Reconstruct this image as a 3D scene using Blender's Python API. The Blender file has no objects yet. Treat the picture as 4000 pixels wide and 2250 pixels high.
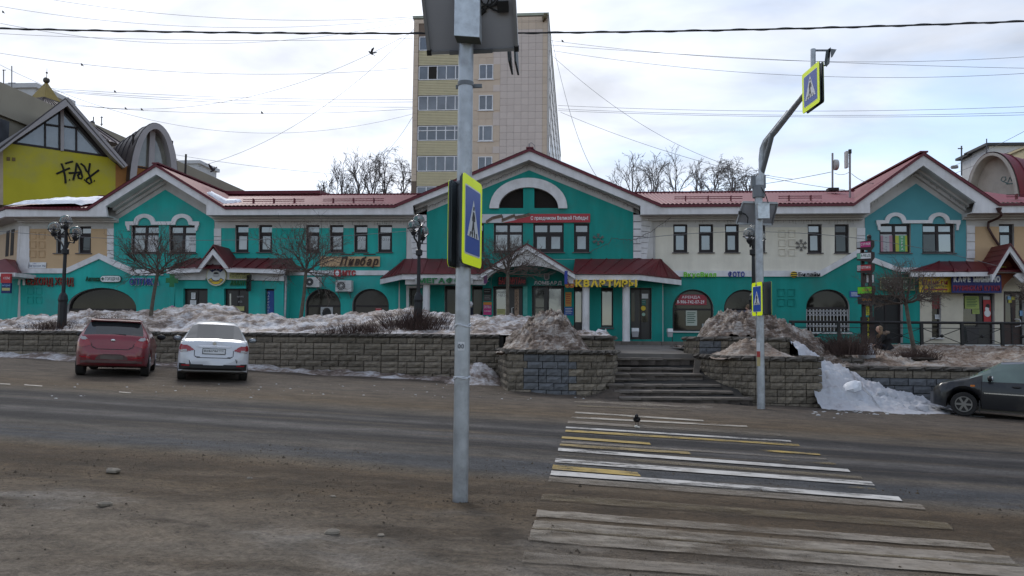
import bpy, bmesh, math, random
from mathutils import Vector, Matrix, noise
from mathutils.geometry import tessellate_polygon
random.seed(7)
SC = bpy.context.scene
COL = SC.collection
# ---------------------------------------------------------------- camera
YAW, PITCH, ROLL, CAMH, SLOPE, FPX = .0835, .0642, .00886, 1.516, .0368, 3020.0
fwd = Vector((-math.sin(YAW)*math.cos(PITCH), math.cos(YAW)*math.cos(PITCH), math.sin(PITCH)))
r0 = Vector((math.cos(YAW), math.sin(YAW), 0)); u0 = r0.cross(fwd)
RGT = r0*math.cos(ROLL)+u0*math.sin(ROLL); UPV = u0*math.cos(ROLL)-r0*math.sin(ROLL)
CAM = Vector((0, 0, CAMH))
cam = bpy.data.objects.new('camera', bpy.data.cameras.new('camera')); COL.objects.link(cam)
cam.matrix_world = Matrix(((RGT.x, UPV.x, -fwd.x, CAM.x), (RGT.y, UPV.y, -fwd.y, CAM.y), (RGT.z, UPV.z, -fwd.z, CAM.z), (0, 0, 0, 1)))
cam.data.sensor_width = 36; cam.data.lens = 36*FPX/4000; cam.data.clip_end = 3000; cam.data.clip_start = .1
SC.camera = cam
# ---------------------------------------------------------------- sky and sun (sun veiled by thin cloud, behind the shops to the left)
SUN_AZ, SUN_EL = math.radians(-26), math.radians(38)      # azimuth from +Y towards +X
SUND = Vector((math.sin(SUN_AZ)*math.cos(SUN_EL), math.cos(SUN_AZ)*math.cos(SUN_EL), math.sin(SUN_EL)))
w = bpy.data.worlds.new('World'); SC.world = w; w.use_nodes = True
nt = w.node_tree; nt.nodes.clear()
def wn(t, **k):
    n = nt.nodes.new(t)
    for a, b in k.items(): setattr(n, a, b)
    return n
out = wn('ShaderNodeOutputWorld'); bg = wn('ShaderNodeBackground'); nt.links.new(bg.outputs[0], out.inputs[0])
sky = wn('ShaderNodeTexSky', sky_type='NISHITA', sun_disc=False, sun_elevation=SUN_EL, sun_rotation=SUN_AZ, air_density=1.0, dust_density=.5, ozone_density=1.4)
tc = wn('ShaderNodeTexCoord'); sep = wn('ShaderNodeSeparateXYZ'); nt.links.new(tc.outputs['Generated'], sep.inputs[0])
addz = wn('ShaderNodeMath', operation='ADD'); nt.links.new(sep.outputs[2], addz.inputs[0]); addz.inputs[1].default_value = .22
mx = wn('ShaderNodeMath', operation='MAXIMUM'); nt.links.new(addz.outputs[0], mx.inputs[0]); mx.inputs[1].default_value = .08
dv = []
for i in (0, 1):
    d = wn('ShaderNodeMath', operation='DIVIDE'); nt.links.new(sep.outputs[i], d.inputs[0]); nt.links.new(mx.outputs[0], d.inputs[1]); dv.append(d)
cmb = wn('ShaderNodeCombineXYZ'); nt.links.new(dv[0].outputs[0], cmb.inputs[0]); nt.links.new(dv[1].outputs[0], cmb.inputs[1])
mp = wn('ShaderNodeMapping'); nt.links.new(cmb.outputs[0], mp.inputs[0]); mp.inputs['Scale'].default_value = (1.0, 1.5, 1); mp.inputs['Rotation'].default_value = (0, 0, .5); mp.inputs['Location'].default_value = (3.1, 1.7, 0)
nz = wn('ShaderNodeTexNoise'); nt.links.new(mp.outputs[0], nz.inputs['Vector']); nz.inputs['Scale'].default_value = 1.15; nz.inputs['Detail'].default_value = 6; nz.inputs['Roughness'].default_value = .52; nz.inputs['Distortion'].default_value = .5
dot = wn('ShaderNodeVectorMath', operation='DOT_PRODUCT'); nt.links.new(tc.outputs['Generated'], dot.inputs[0]); dot.inputs[1].default_value = SUND
dmax = wn('ShaderNodeMath', operation='MAXIMUM'); nt.links.new(dot.outputs['Value'], dmax.inputs[0]); dmax.inputs[1].default_value = 0
glow = wn('ShaderNodeMath', operation='POWER'); nt.links.new(dmax.outputs[0], glow.inputs[0]); glow.inputs[1].default_value = 7
# cloud cover: noise, thicker round the sun
cov = wn('ShaderNodeMath', operation='MULTIPLY_ADD'); nt.links.new(glow.outputs[0], cov.inputs[0]); cov.inputs[1].default_value = .55; nt.links.new(nz.outputs['Fac'], cov.inputs[2])
ramp = wn('ShaderNodeMapRange', interpolation_type='SMOOTHSTEP'); nt.links.new(cov.outputs[0], ramp.inputs[0])
ramp.inputs[1].default_value = .36; ramp.inputs[2].default_value = .78; ramp.inputs[3].default_value = .28; ramp.inputs[4].default_value = .98
# cloud brightness
cb = wn('ShaderNodeMath', operation='MULTIPLY_ADD'); nt.links.new(glow.outputs[0], cb.inputs[0]); cb.inputs[1].default_value = 2.6; cb.inputs[2].default_value = 4.7
nz2 = wn('ShaderNodeTexNoise'); nt.links.new(mp.outputs[0], nz2.inputs['Vector']); nz2.inputs['Scale'].default_value = 2.3; nz2.inputs['Detail'].default_value = 5; nz2.inputs['Distortion'].default_value = .3
shd = wn('ShaderNodeMapRange'); nt.links.new(nz2.outputs['Fac'], shd.inputs[0]); shd.inputs[1].default_value = .3; shd.inputs[2].default_value = .68; shd.inputs[3].default_value = 1.16; shd.inputs[4].default_value = .66
cbm = wn('ShaderNodeMath', operation='MULTIPLY'); nt.links.new(cb.outputs[0], cbm.inputs[0]); nt.links.new(shd.outputs[0], cbm.inputs[1])
ccol = wn('ShaderNodeVectorMath', operation='SCALE'); ccol.inputs[0].default_value = (.93, .97, 1.065); nt.links.new(cbm.outputs[0], ccol.inputs['Scale'])
mix = wn('ShaderNodeMix', data_type='RGBA'); nt.links.new(ramp.outputs[0], mix.inputs[0]); nt.links.new(sky.outputs[0], mix.inputs[6]); nt.links.new(ccol.outputs[0], mix.inputs[7])
nt.links.new(mix.outputs[2], bg.inputs[0]); bg.inputs[1].default_value = .105
sd = bpy.data.lights.new('sun', 'SUN'); sd.energy = .7; sd.angle = math.radians(16); sd.color = (1, .95, .88)
so = bpy.data.objects.new('sun', sd); COL.objects.link(so); so.rotation_euler = (-SUND).to_track_quat('-Z', 'Y').to_euler(); so.location = (0, 0, 60)
SC.view_settings.view_transform = 'Standard'; SC.view_settings.look = 'None'; SC.view_settings.gamma = 1; SC.view_settings.use_curve_mapping = False
SC.view_settings.exposure = .98
SC.cycles.max_bounces = 6; SC.cycles.diffuse_bounces = 3; SC.cycles.transparent_max_bounces = 12; SC.cycles.caustics_reflective = False; SC.cycles.caustics_refractive = False

# ---------------------------------------------------------------- pixel to place helpers (surveying the photo)
def ray(px, py): return fwd + RGT*((px-2000)/FPX) - UPV*((py-1125)/FPX)
def P(px, py, Y):
    d = ray(px, py); return CAM + d*(Y/d.y)
def gz(x): return -SLOPE*max(-40, min(40, x))
def G(px, py):
    d = ray(px, py); return CAM + d*(-CAMH/(d.z+SLOPE*d.x))
def PZ(px, py, z):
    d = ray(px, py); return CAM + d*((z-CAMH)/d.z)
def U(px, py, Y):        # metres per photo pixel at that depth
    return (P(px+1, py, Y)-P(px, py, Y)).length

# ---------------------------------------------------------------- materials
MATS = {}
def mat(name, col=(.5, .5, .5), rough=.75, metal=0.0, var=.10, scale=2.5, bump=0.0, bscale=40, spec=.4, emit=0, coat=0, rnd=0.0, streak=None, dirt=None):
    if name in MATS: return MATS[name]
    m = bpy.data.materials.new(name); m.use_nodes = True; t = m.node_tree; n = t.nodes; L = t.links
    b = n['Principled BSDF']; b.inputs['Roughness'].default_value = rough; b.inputs['Metallic'].default_value = metal
    b.inputs['Specular IOR Level'].default_value = spec
    if coat: b.inputs['Coat Weight'].default_value = coat; b.inputs['Coat Roughness'].default_value = .08
    c = n.new('ShaderNodeTexCoord'); z = n.new('ShaderNodeTexNoise'); z.inputs['Scale'].default_value = scale; z.inputs['Detail'].default_value = 5
    L.new(c.outputs['Object'], z.inputs['Vector'])
    if streak:
        mp = n.new('ShaderNodeMapping'); L.new(c.outputs['Object'], mp.inputs[0]); mp.inputs['Scale'].default_value = streak; L.new(mp.outputs[0], z.inputs['Vector'])
    mr = n.new('ShaderNodeMapRange'); L.new(z.outputs['Fac'], mr.inputs[0]); mr.inputs[1].default_value = .3; mr.inputs[2].default_value = .7; mr.inputs[3].default_value = 1-var; mr.inputs[4].default_value = 1+var
    val = mr.outputs[0]
    if rnd:
        oi = n.new('ShaderNodeObjectInfo'); r2 = n.new('ShaderNodeMapRange'); L.new(oi.outputs['Random'], r2.inputs[0]); r2.inputs[3].default_value = 1-rnd; r2.inputs[4].default_value = 1+rnd
        mm = n.new('ShaderNodeMath'); mm.operation = 'MULTIPLY'; L.new(val, mm.inputs[0]); L.new(r2.outputs[0], mm.inputs[1]); val = mm.outputs[0]
    vs = n.new('ShaderNodeVectorMath'); vs.operation = 'SCALE'; vs.inputs[0].default_value = col; L.new(val, vs.inputs['Scale'])
    cout = vs.outputs[0]
    if dirt:     # (colour, amount, scale): stains with their own shape
        z3 = n.new('ShaderNodeTexNoise'); z3.inputs['Scale'].default_value = dirt[2]; z3.inputs['Detail'].default_value = 8; z3.inputs['Roughness'].default_value = .65; L.new(c.outputs['Object'], z3.inputs['Vector'])
        m3 = n.new('ShaderNodeMapRange'); L.new(z3.outputs['Fac'], m3.inputs[0]); m3.inputs[1].default_value = .48; m3.inputs[2].default_value = .68; m3.inputs[4].default_value = dirt[1]
        mx3 = n.new('ShaderNodeMix'); mx3.data_type = 'RGBA'; L.new(m3.outputs[0], mx3.inputs[0]); L.new(cout, mx3.inputs[6]); mx3.inputs[7].default_value = (*dirt[0], 1); cout = mx3.outputs[2]
    L.new(cout, b.inputs['Base Color'])
    if emit:
        b.inputs['Emission Strength'].default_value = emit; b.inputs['Emission Color'].default_value = (*col, 1)
    if bump:
        z2 = n.new('ShaderNodeTexNoise'); z2.inputs['Scale'].default_value = bscale; z2.inputs['Detail'].default_value = 6; L.new(c.outputs['Object'], z2.inputs['Vector'])
        bp = n.new('ShaderNodeBump'); bp.inputs['Strength'].default_value = bump; bp.inputs['Distance'].default_value = .02; L.new(z2.outputs['Fac'], bp.inputs['Height']); L.new(bp.outputs[0], b.inputs['Normal'])
    MATS[name] = m; return m
def glass(name, base, ior, rough=.06, var=.3):
    if name in MATS: return MATS[name]
    m = mat(name, base, rough=rough, var=var, scale=.8, spec=.5); m.node_tree.nodes['Principled BSDF'].inputs['IOR'].default_value = ior
    return m

# ---------------------------------------------------------------- mesh helpers
class MB:
    def __init__(s): s.v = []; s.f = []
    def quad(s, a, b, c, d):
        i = len(s.v); s.v += [Vector(a), Vector(b), Vector(c), Vector(d)]; s.f.append((i, i+1, i+2, i+3)); return s
    def hexa(s, p):      # 8 points: bottom 4 ccw, top 4
        i = len(s.v); s.v += [Vector(q) for q in p]
        for f in ((3, 2, 1, 0), (4, 5, 6, 7), (0, 1, 5, 4), (1, 2, 6, 5), (2, 3, 7, 6), (3, 0, 4, 7)): s.f.append(tuple(i+k for k in f))
        return s
    def box(s, x0, x1, y0, y1, z0, z1):
        return s.hexa([(x0, y0, z0), (x1, y0, z0), (x1, y1, z0), (x0, y1, z0), (x0, y0, z1), (x1, y0, z1), (x1, y1, z1), (x0, y1, z1)])
    def bar(s, a, b, w, h=None, up=(0, 0, 1)):   # rectangular bar from a to b
        a, b = Vector(a), Vector(b); h = h or w; d = (b-a).normalized(); up = Vector(up)
        if abs(d.dot(up)) > .98: up = Vector((0, 1, 0))
        x = d.cross(up).normalized()*(w/2); y = x.cross(d).normalized()*(h/2)
        return s.hexa([a-x-y, a+x-y, b+x-y, b-x-y, a-x+y, a+x+y, b+x+y, b-x+y])
    def tube(s, pts, r, n=8, cap=True):
        pts = [Vector(p) for p in pts]; R = r if isinstance(r, (list, tuple)) else [r]*len(pts)
        base = len(s.v); prev = None
        for k, p in enumerate(pts):
            d = (pts[min(k+1, len(pts)-1)]-pts[max(k-1, 0)])
            d = d.normalized() if d.length > 1e-9 else Vector((0, 0, 1))
            if prev is None: prev = Vector((1, 0, 0)) if abs(d.x) < .9 else Vector((0, 1, 0))
            x = prev - d*prev.dot(d); x = x.normalized() if x.length > 1e-6 else d.orthogonal().normalized(); prev = x; y = d.cross(x)
            for j in range(n):
                a = 2*math.pi*j/n; s.v.append(p+(x*math.cos(a)+y*math.sin(a))*R[k])
        for k in range(len(pts)-1):
            for j in range(n):
                a = base+k*n+j; b = base+k*n+(j+1) % n; s.f.append((a, b, b+n, a+n))
        if cap:
            s.f.append(tuple(base+j for j in reversed(range(n)))); e = base+(len(pts)-1)*n; s.f.append(tuple(e+j for j in range(n)))
        return s
    def lathe(s, c, prof, n=16, axis='Z'):       # prof: list of (radius, height)
        c = Vector(c); base = len(s.v)
        for r, h in prof:
            for j in range(n):
                a = 2*math.pi*j/n
                o = (r*math.cos(a), r*math.sin(a), h) if axis == 'Z' else ((r*math.cos(a), -h, r*math.sin(a)) if axis == 'Y' else (h, r*math.cos(a), r*math.sin(a)))
                s.v.append(c+Vector(o))
        for k in range(len(prof)-1):
            for j in range(n):
                a = base+k*n+j; b = base+k*n+(j+1) % n; s.f.append((a, b, b+n, a+n))
        s.f.append(tuple(base+j for j in reversed(range(n)))); e = base+(len(prof)-1)*n; s.f.append(tuple(e+j for j in range(n)))
        return s
    def ball(s, c, r, n=10, m=7, sq=(1, 1, 1)):
        pr = [(max(.02, math.sin(math.pi*k/m))*1.0, -math.cos(math.pi*k/m)) for k in range(m+1)]
        i = len(s.v); s.lathe((0, 0, 0), pr, n); c = Vector(c)
        for k in range(i, len(s.v)): q = s.v[k]; s.v[k] = c+Vector((q.x*r*sq[0], q.y*r*sq[1], q.z*r*sq[2]))
        return s
    def prism(s, poly, y0, y1, holes=()):        # polygon in XZ [(x,z)], extruded from y0 (front) to y1, with holes
        loops = [[Vector((p[0], p[1], 0)) for p in poly]]+[[Vector((p[0], p[1], 0)) for p in h] for h in holes]
        tris = tessellate_polygon(loops); flat = [p for l in loops for p in l]; i = len(s.v); n = len(flat)
        s.v += [Vector((p.x, y0, p.y)) for p in flat]+[Vector((p.x, y1, p.y)) for p in flat]
        for t in tris:
            a, b, c = (flat[k] for k in t); cw = (b.x-a.x)*(c.y-a.y)-(b.y-a.y)*(c.x-a.x)
            t = t if cw > 0 else t[::-1]
            s.f.append(tuple(i+k for k in t)); s.f.append(tuple(i+n+k for k in reversed(t)))
        o = 0
        for l in loops:
            m = len(l)
            for k in range(m):
                a = i+o+k; b = i+o+(k+1) % m; s.f.append((b, a, a+n, b+n))
            o += m
        return s
    def grid(s, fn, nu, nv):
        i = len(s.v)
        for a in range(nu+1):
            for b in range(nv+1): s.v.append(Vector(fn(a/nu, b/nv)))
        for a in range(nu):
            for b in range(nv):
                k = i+a*(nv+1)+b; s.f.append((k, k+nv+1, k+nv+2, k+1))
        return s
    def xf(s, M):
        s.v = [M @ p for p in s.v]; return s
    def mesh(s, name, m, smooth=None):
        me = bpy.data.meshes.new(name); me.from_pydata([tuple(p) for p in s.v], [], s.f); me.materials.append(m)
        if smooth is not None:
            me.shade_smooth()
            if smooth < 3.1: me.set_sharp_from_angle(angle=smooth)
        return me
    def build(s, name, m, parent=None, smooth=None, fix=False):
        me = s.mesh(name, m, smooth)
        if fix:
            bm = bmesh.new(); bm.from_mesh(me); bmesh.ops.recalc_face_normals(bm, faces=bm.faces); bm.to_mesh(me); bm.free()
        return link(name, me, parent)
def link(name, me, parent=None):
    o = bpy.data.objects.new(name, me); COL.objects.link(o)
    if parent is not None:
        o.parent = parent
        # geometry is given in world space unless the parent root was moved: keep world placement
        if parent.get('_local') is None: o.matrix_parent_inverse = parent_inv(parent)
    return o
def parent_inv(p):
    if p.parent is not None: return Matrix.Identity(4)
    return (Matrix.Translation(p.location) @ p.rotation_euler.to_matrix().to_4x4()).inverted()
def tag(o, label=None, cat=None, group=None, kind=None):
    if label: o['label'] = label
    if cat: o['category'] = cat
    if group: o['group'] = group
    if kind: o['kind'] = kind
    return o
def thing(name, label, cat, loc=(0, 0, 0), rz=0, group=None, local=False):
    o = bpy.data.objects.new(name, None); COL.objects.link(o); o.location = loc; o.rotation_euler = (0, 0, rz); o.empty_display_size = .1
    if local: o['_local'] = 1
    return tag(o, label, cat, group)
def part(name, m, parent, fn, smooth=None, fix=False):
    b = MB(); fn(b); o = b.build(name, m, parent, smooth, fix)
    if parent is not None and parent.get('_local'): o['_local'] = 1
    return o
def arc(cx, cz, rx, rz, a0=0, a1=180, n=16):
    return [(cx+rx*math.cos(math.radians(a0+(a1-a0)*k/n)), cz+rz*math.sin(math.radians(a0+(a1-a0)*k/n))) for k in range(n+1)]
def nz3(x, y, z=0, s=1.0, o=4): return noise.fractal(Vector((x*s, y*s, z*s)), .7, 2.1, o)
LETTERS = {}
def glyph(ch, shear, off):
    k = (ch, shear, off)
    if k not in LETTERS:
        cu = bpy.data.curves.new('t', 'FONT'); cu.body = ch; cu.size = 1; cu.shear = shear; cu.offset = off; cu.resolution_u = 2
        o = bpy.data.objects.new('t', cu); me = bpy.data.meshes.new_from_object(o)
        vs = [(v.co.x, v.co.y) for v in me.vertices]; fs = [tuple(p.vertices) for p in me.polygons]
        bpy.data.objects.remove(o); bpy.data.curves.remove(cu); bpy.data.meshes.remove(me)
        xs = [q[0] for q in vs] or [0, .28]
        LETTERS[k] = (vs, fs, min(xs), max(xs))
    return LETTERS[k]
def text(parent, s, x, z, width, height, m, y=0.0, depth=.03, shear=0, off=.012, single=False, gap=.11, name='letter', vertical=False):
    """lettering facing -Y in the parent's local frame; x,z = lower left; width may be None"""
    items = []; adv = 0
    for ch in s:
        if ch == ' ': adv += .34; continue
        vs, fs, a, b = glyph(ch, shear, off); items.append((ch, adv, a, b)); adv += (b-a)+gap
    tot = max(.1, adv-gap); sz = height/.73; sx = (width/tot) if width else sz
    allb = MB()
    for q, (ch, ad, a, b) in enumerate(items):
        vs, fs, _, _ = glyph(ch, shear, off); bb = MB() if not single else allb
        if vertical: ox, oz = x-(b-a)*sx/2, z-q*height*1.35
        else: ox, oz = x+ad*sx, z
        i = len(bb.v); n = len(vs)
        bb.v += [Vector((ox+(vx-a)*sx, y, oz+vz*sz)) for vx, vz in vs]
        for f in fs: bb.f.append(tuple(i+k for k in f))
        if depth > 0:
            bb.v += [Vector((ox+(vx-a)*sx, y+depth, oz+vz*sz)) for vx, vz in vs]
            ed = {}
            for f in fs:
                for k in range(len(f)):
                    e = (f[k], f[(k+1) % len(f)]); ed[e] = 1
            for (p, r) in ed:
                if (r, p) not in ed: bb.f.append((i+r, i+p, i+n+p, i+n+r))
        if not single: o = bb.build(name, m, parent); o['_local'] = 1
    if single and allb.v: o = allb.build(name, m, parent); o['_local'] = 1; return o
def sroot(name, label, px, py, Y, cat='sign', rz=0, group=None):
    return thing(name, label, cat, P(px, py, Y), rz, group, local=True)
# ================================================================ GROUND AND ROAD
RD = -.061                                     # the road runs along (1, RD)
def vacross(p): return p.y - RD*p.x            # distance across the road
def VR(py, px=776): return vacross(G(px, py))
def ground_material():
    m = bpy.data.materials.new('road_dirt_asphalt'); m.use_nodes = True; t = m.node_tree; n = t.nodes; L = t.links; b = n['Principled BSDF']
    N = lambda k, **a: [(lambda q: [setattr(q, x, y) for x, y in a.items()] and q or q)(n.new(k))][0]
    c = N('ShaderNodeTexCoord'); sp = N('ShaderNodeSeparateXYZ'); L.new(c.outputs['Object'], sp.inputs[0])
    v = N('ShaderNodeMath', operation='MULTIPLY_ADD'); L.new(sp.outputs[0], v.inputs[0]); v.inputs[1].default_value = -RD; L.new(sp.outputs[1], v.inputs[2])
    def nz(scale, sx=1, sy=1, det=6, ro=.55, loc=(0, 0, 0)):
        mp = N('ShaderNodeMapping'); L.new(c.outputs['Object'], mp.inputs[0]); mp.inputs['Scale'].default_value = (sx, sy, 1); mp.inputs['Rotation'].default_value = (0, 0, -math.atan(RD)); mp.inputs['Location'].default_value = loc
        z = N('ShaderNodeTexNoise'); L.new(mp.outputs[0], z.inputs['Vector']); z.inputs['Scale'].default_value = scale; z.inputs['Detail'].default_value = det; z.inputs['Roughness'].default_value = ro; return z.outputs['Fac']
    wob = N('ShaderNodeMath', operation='MULTIPLY_ADD'); L.new(nz(.25, .35, 1), wob.inputs[0]); wob.inputs[1].default_value = .9; wob.inputs[2].default_value = -.45
    v2 = N('ShaderNodeMath', operation='ADD'); L.new(v.outputs[0], v2.inputs[0]); L.new(wob.outputs[0], v2.inputs[1])
    v0, v1 = 3.0, 26.0
    mr = N('ShaderNodeMapRange'); L.new(v2.outputs[0], mr.inputs[0]); mr.inputs[1].default_value = v0; mr.inputs[2].default_value = v1
    rp = N('ShaderNodeValToRGB'); L.new(mr.outputs[0], rp.inputs[0]); e = rp.color_ramp.elements
    DIRT, DKD, ASP, DKA, LT, BLU = (.112, .078, .046), (.066, .044, .025), (.056, .051, .049), (.034, .031, .031), (.105, .097, .092), (.068, .069, .073)
    stops = [(3.0, (.190, .158, .122)), (VR(2060), (.172, .140, .105)), (VR(1960), (.132, .100, .068)), (VR(1900), DIRT), (VR(1850), DKD), (VR(1815), DKD), (VR(1792), DIRT), (VR(1770), (.10, .085, .068)), (VR(1755), BLU), (VR(1715), BLU), (VR(1700), (.098, .085, .073)), (VR(1686), (.09, .08, .07)), (VR(1672), DKA), (VR(1655), DKA), (VR(1642), LT), (VR(1632), LT), (VR(1622), DKA), (VR(1604), DKA), (VR(1596), LT), (VR(1588), ASP), (VR(1574), DKA), (VR(1560), (.10, .084, .066)), (VR(1535), DIRT), (VR(1490), (.105, .084, .066)), (26, (.09, .07, .055))]
    stops = sorted(((q-v0)/(v1-v0), col) for q, col in stops)
    while len(e) < len(stops): e.new(.5)
    for q, (pos, col) in zip(e, stops): q.position = max(0, min(1, pos)); q.color = (*col, 1)
    # exposed greyish concrete patches in the trampled dirt near the camera
    pm = N('ShaderNodeMapRange'); pm.interpolation_type = 'SMOOTHSTEP'; L.new(nz(.42, .8, 1.5, 7, .58, (4.2, 2.3, 0)), pm.inputs[0]); pm.inputs[1].default_value = .50; pm.inputs[2].default_value = .62; pm.inputs[4].default_value = .8
    near = N('ShaderNodeMapRange'); L.new(v2.outputs[0], near.inputs[0]); near.inputs[1].default_value = VR(1880); near.inputs[2].default_value = VR(1960)
    pf = N('ShaderNodeMath', operation='MULTIPLY'); L.new(pm.outputs[0], pf.inputs[0]); L.new(near.outputs[0], pf.inputs[1])
    m1 = N('ShaderNodeMix', data_type='RGBA'); L.new(pf.outputs[0], m1.inputs[0]); L.new(rp.outputs[0], m1.inputs[6]); m1.inputs[7].default_value = (.25, .225, .195, 1)
    dk = N('ShaderNodeMapRange'); dk.interpolation_type = 'SMOOTHSTEP'; L.new(nz(.8, .45, 1.5, 8, .62, (9.1, 3.3, 0)), dk.inputs[0]); dk.inputs[1].default_value = .50; dk.inputs[2].default_value = .64; dk.inputs[4].default_value = .75
    dkf = N('ShaderNodeMath', operation='MULTIPLY'); L.new(dk.outputs[0], dkf.inputs[0]); nr2 = N('ShaderNodeMapRange'); L.new(v2.outputs[0], nr2.inputs[0]); nr2.inputs[1].default_value = VR(1770); nr2.inputs[2].default_value = VR(1850); L.new(nr2.outputs[0], dkf.inputs[1])
    m1b = N('ShaderNodeMix', data_type='RGBA'); L.new(dkf.outputs[0], m1b.inputs[0]); L.new(m1.outputs[2], m1b.inputs[6]); m1b.inputs[7].default_value = (.058, .040, .024, 1); m1 = m1b
    # dry dust and mud, streaked along the road
    dm = N('ShaderNodeMapRange'); L.new(nz(1.6, .16, 1.6, 8, .62), dm.inputs[0]); dm.inputs[1].default_value = .50; dm.inputs[2].default_value = .72; dm.inputs[4].default_value = .6
    m2 = N('ShaderNodeMix', data_type='RGBA'); L.new(dm.outputs[0], m2.inputs[0]); L.new(m1.outputs[2], m2.inputs[6]); m2.inputs[7].default_value = (.15, .115, .078, 1)
    fm = N('ShaderNodeMapRange'); L.new(nz(2.8, .7, 1, 9, .68), fm.inputs[0]); fm.inputs[1].default_value = .25; fm.inputs[2].default_value = .75; fm.inputs[3].default_value = .5; fm.inputs[4].default_value = 1.5
    vs = N('ShaderNodeVectorMath', operation='SCALE'); L.new(m2.outputs[2], vs.inputs[0]); L.new(fm.outputs[0], vs.inputs['Scale'])
    gr = N('ShaderNodeMapRange'); L.new(nz(22, 1, 1, 8, .78), gr.inputs[0]); gr.inputs[1].default_value = .3; gr.inputs[2].default_value = .7; gr.inputs[3].default_value = .5; gr.inputs[4].default_value = 1.5
    vs2 = N('ShaderNodeVectorMath', operation='SCALE'); L.new(vs.outputs[0], vs2.inputs[0]); L.new(gr.outputs[0], vs2.inputs['Scale'])
    spk = N('ShaderNodeMapRange'); L.new(nz(11, .75, 1.3, 5, .8, (5, 5, 0)), spk.inputs[0]); spk.inputs[1].default_value = .60; spk.inputs[2].default_value = .70; spk.inputs[3].default_value = 1.0; spk.inputs[4].default_value = .6  # dark specks painted into the near dirt for the shadows of clods
    spn = N('ShaderNodeMix', data_type='FLOAT'); L.new(nr2.outputs[0], spn.inputs[0]); spn.inputs[2].default_value = 1.0; L.new(spk.outputs[0], spn.inputs[3])
    vs3 = N('ShaderNodeVectorMath', operation='SCALE'); L.new(vs2.outputs[0], vs3.inputs[0]); L.new(spn.outputs[0], vs3.inputs['Scale']); L.new(vs3.outputs[0], b.inputs['Base Color'])
    b.inputs['Roughness'].default_value = .86; b.inputs['Specular IOR Level'].default_value = .25
    bp = N('ShaderNodeBump'); bp.inputs['Strength'].default_value = .9; bp.inputs['Distance'].default_value = .05
    ad = N('ShaderNodeMath', operation='MULTIPLY_ADD'); L.new(nz(9, .8, 1, 9, .7), ad.inputs[0]); ad.inputs[1].default_value = 1.0; L.new(nz(55, 1, 1, 4), ad.inputs[2])
    L.new(ad.outputs[0], bp.inputs['Height']); L.new(bp.outputs[0], b.inputs['Normal'])
    return m
GM = ground_material(); MATS['gm'] = GM
M_EARTH = mat('bare_earth', (.09, .072, .055), .95, var=.3, scale=.3)
def big(b):
    xs = [-900, -300, -90, -40, 40, 90, 300, 900]; ys = [-300, -60, 0, 30, 60, 120, 400, 1500]; n = len(ys)
    for x in xs:
        for y in ys: b.v.append(Vector((x, y, gz(x)-.12)))
    for i in range(len(xs)-1):
        for j in range(n-1): k = i*n+j; b.f.append((k, k+n, k+n+1, k+1))
tag(part('ground', M_EARTH, None, big), kind='structure')
def vback(x): return 25.2 + RD*x
def rut(x, y):
    v = y-RD*x; near = max(0, min(1, (9.2-v)/2.0)); far = max(0, min(1, (v-17)/2))
    a = .030*nz3(x, y, 3, .9, 5)+.016*nz3(x, y, 5, 4.0, 4)
    if x > -.6 and y < 9.5: near *= max(.12, 1-(x+.6)/.9)
    return a*near + .03*far*nz3(x, y, 8, 1.2) + .07*math.exp(-((v-8.9)/.55)**2)*max(0, .5+nz3(x, y, 1, .5))*near
def roadgrid(b):
    # finer near the camera
    xs = [-60, -45, -35]+[-30+.5*i for i in range(52)]+[-4+.075*i for i in range(115)]+[4.7+.5*i for i in range(58)]+[36, 45, 60]
    ys = [-12, -4]+[2.0+.07*i for i in range(120)]+[10.5+.25*i for i in range(60)]+[25.6, 26.5]
    n = len(ys)
    for x in xs:
        for y in ys: b.v.append(Vector((x, y+RD*x, gz(x)+rut(x, y+RD*x))))
    for i in range(len(xs)-1):
        for j in range(n-1): k = i*n+j; b.f.append((k, k+n, k+n+1, k+1))
road = tag(part('road', GM, None, roadgrid, smooth=3.14), kind='structure')
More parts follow.
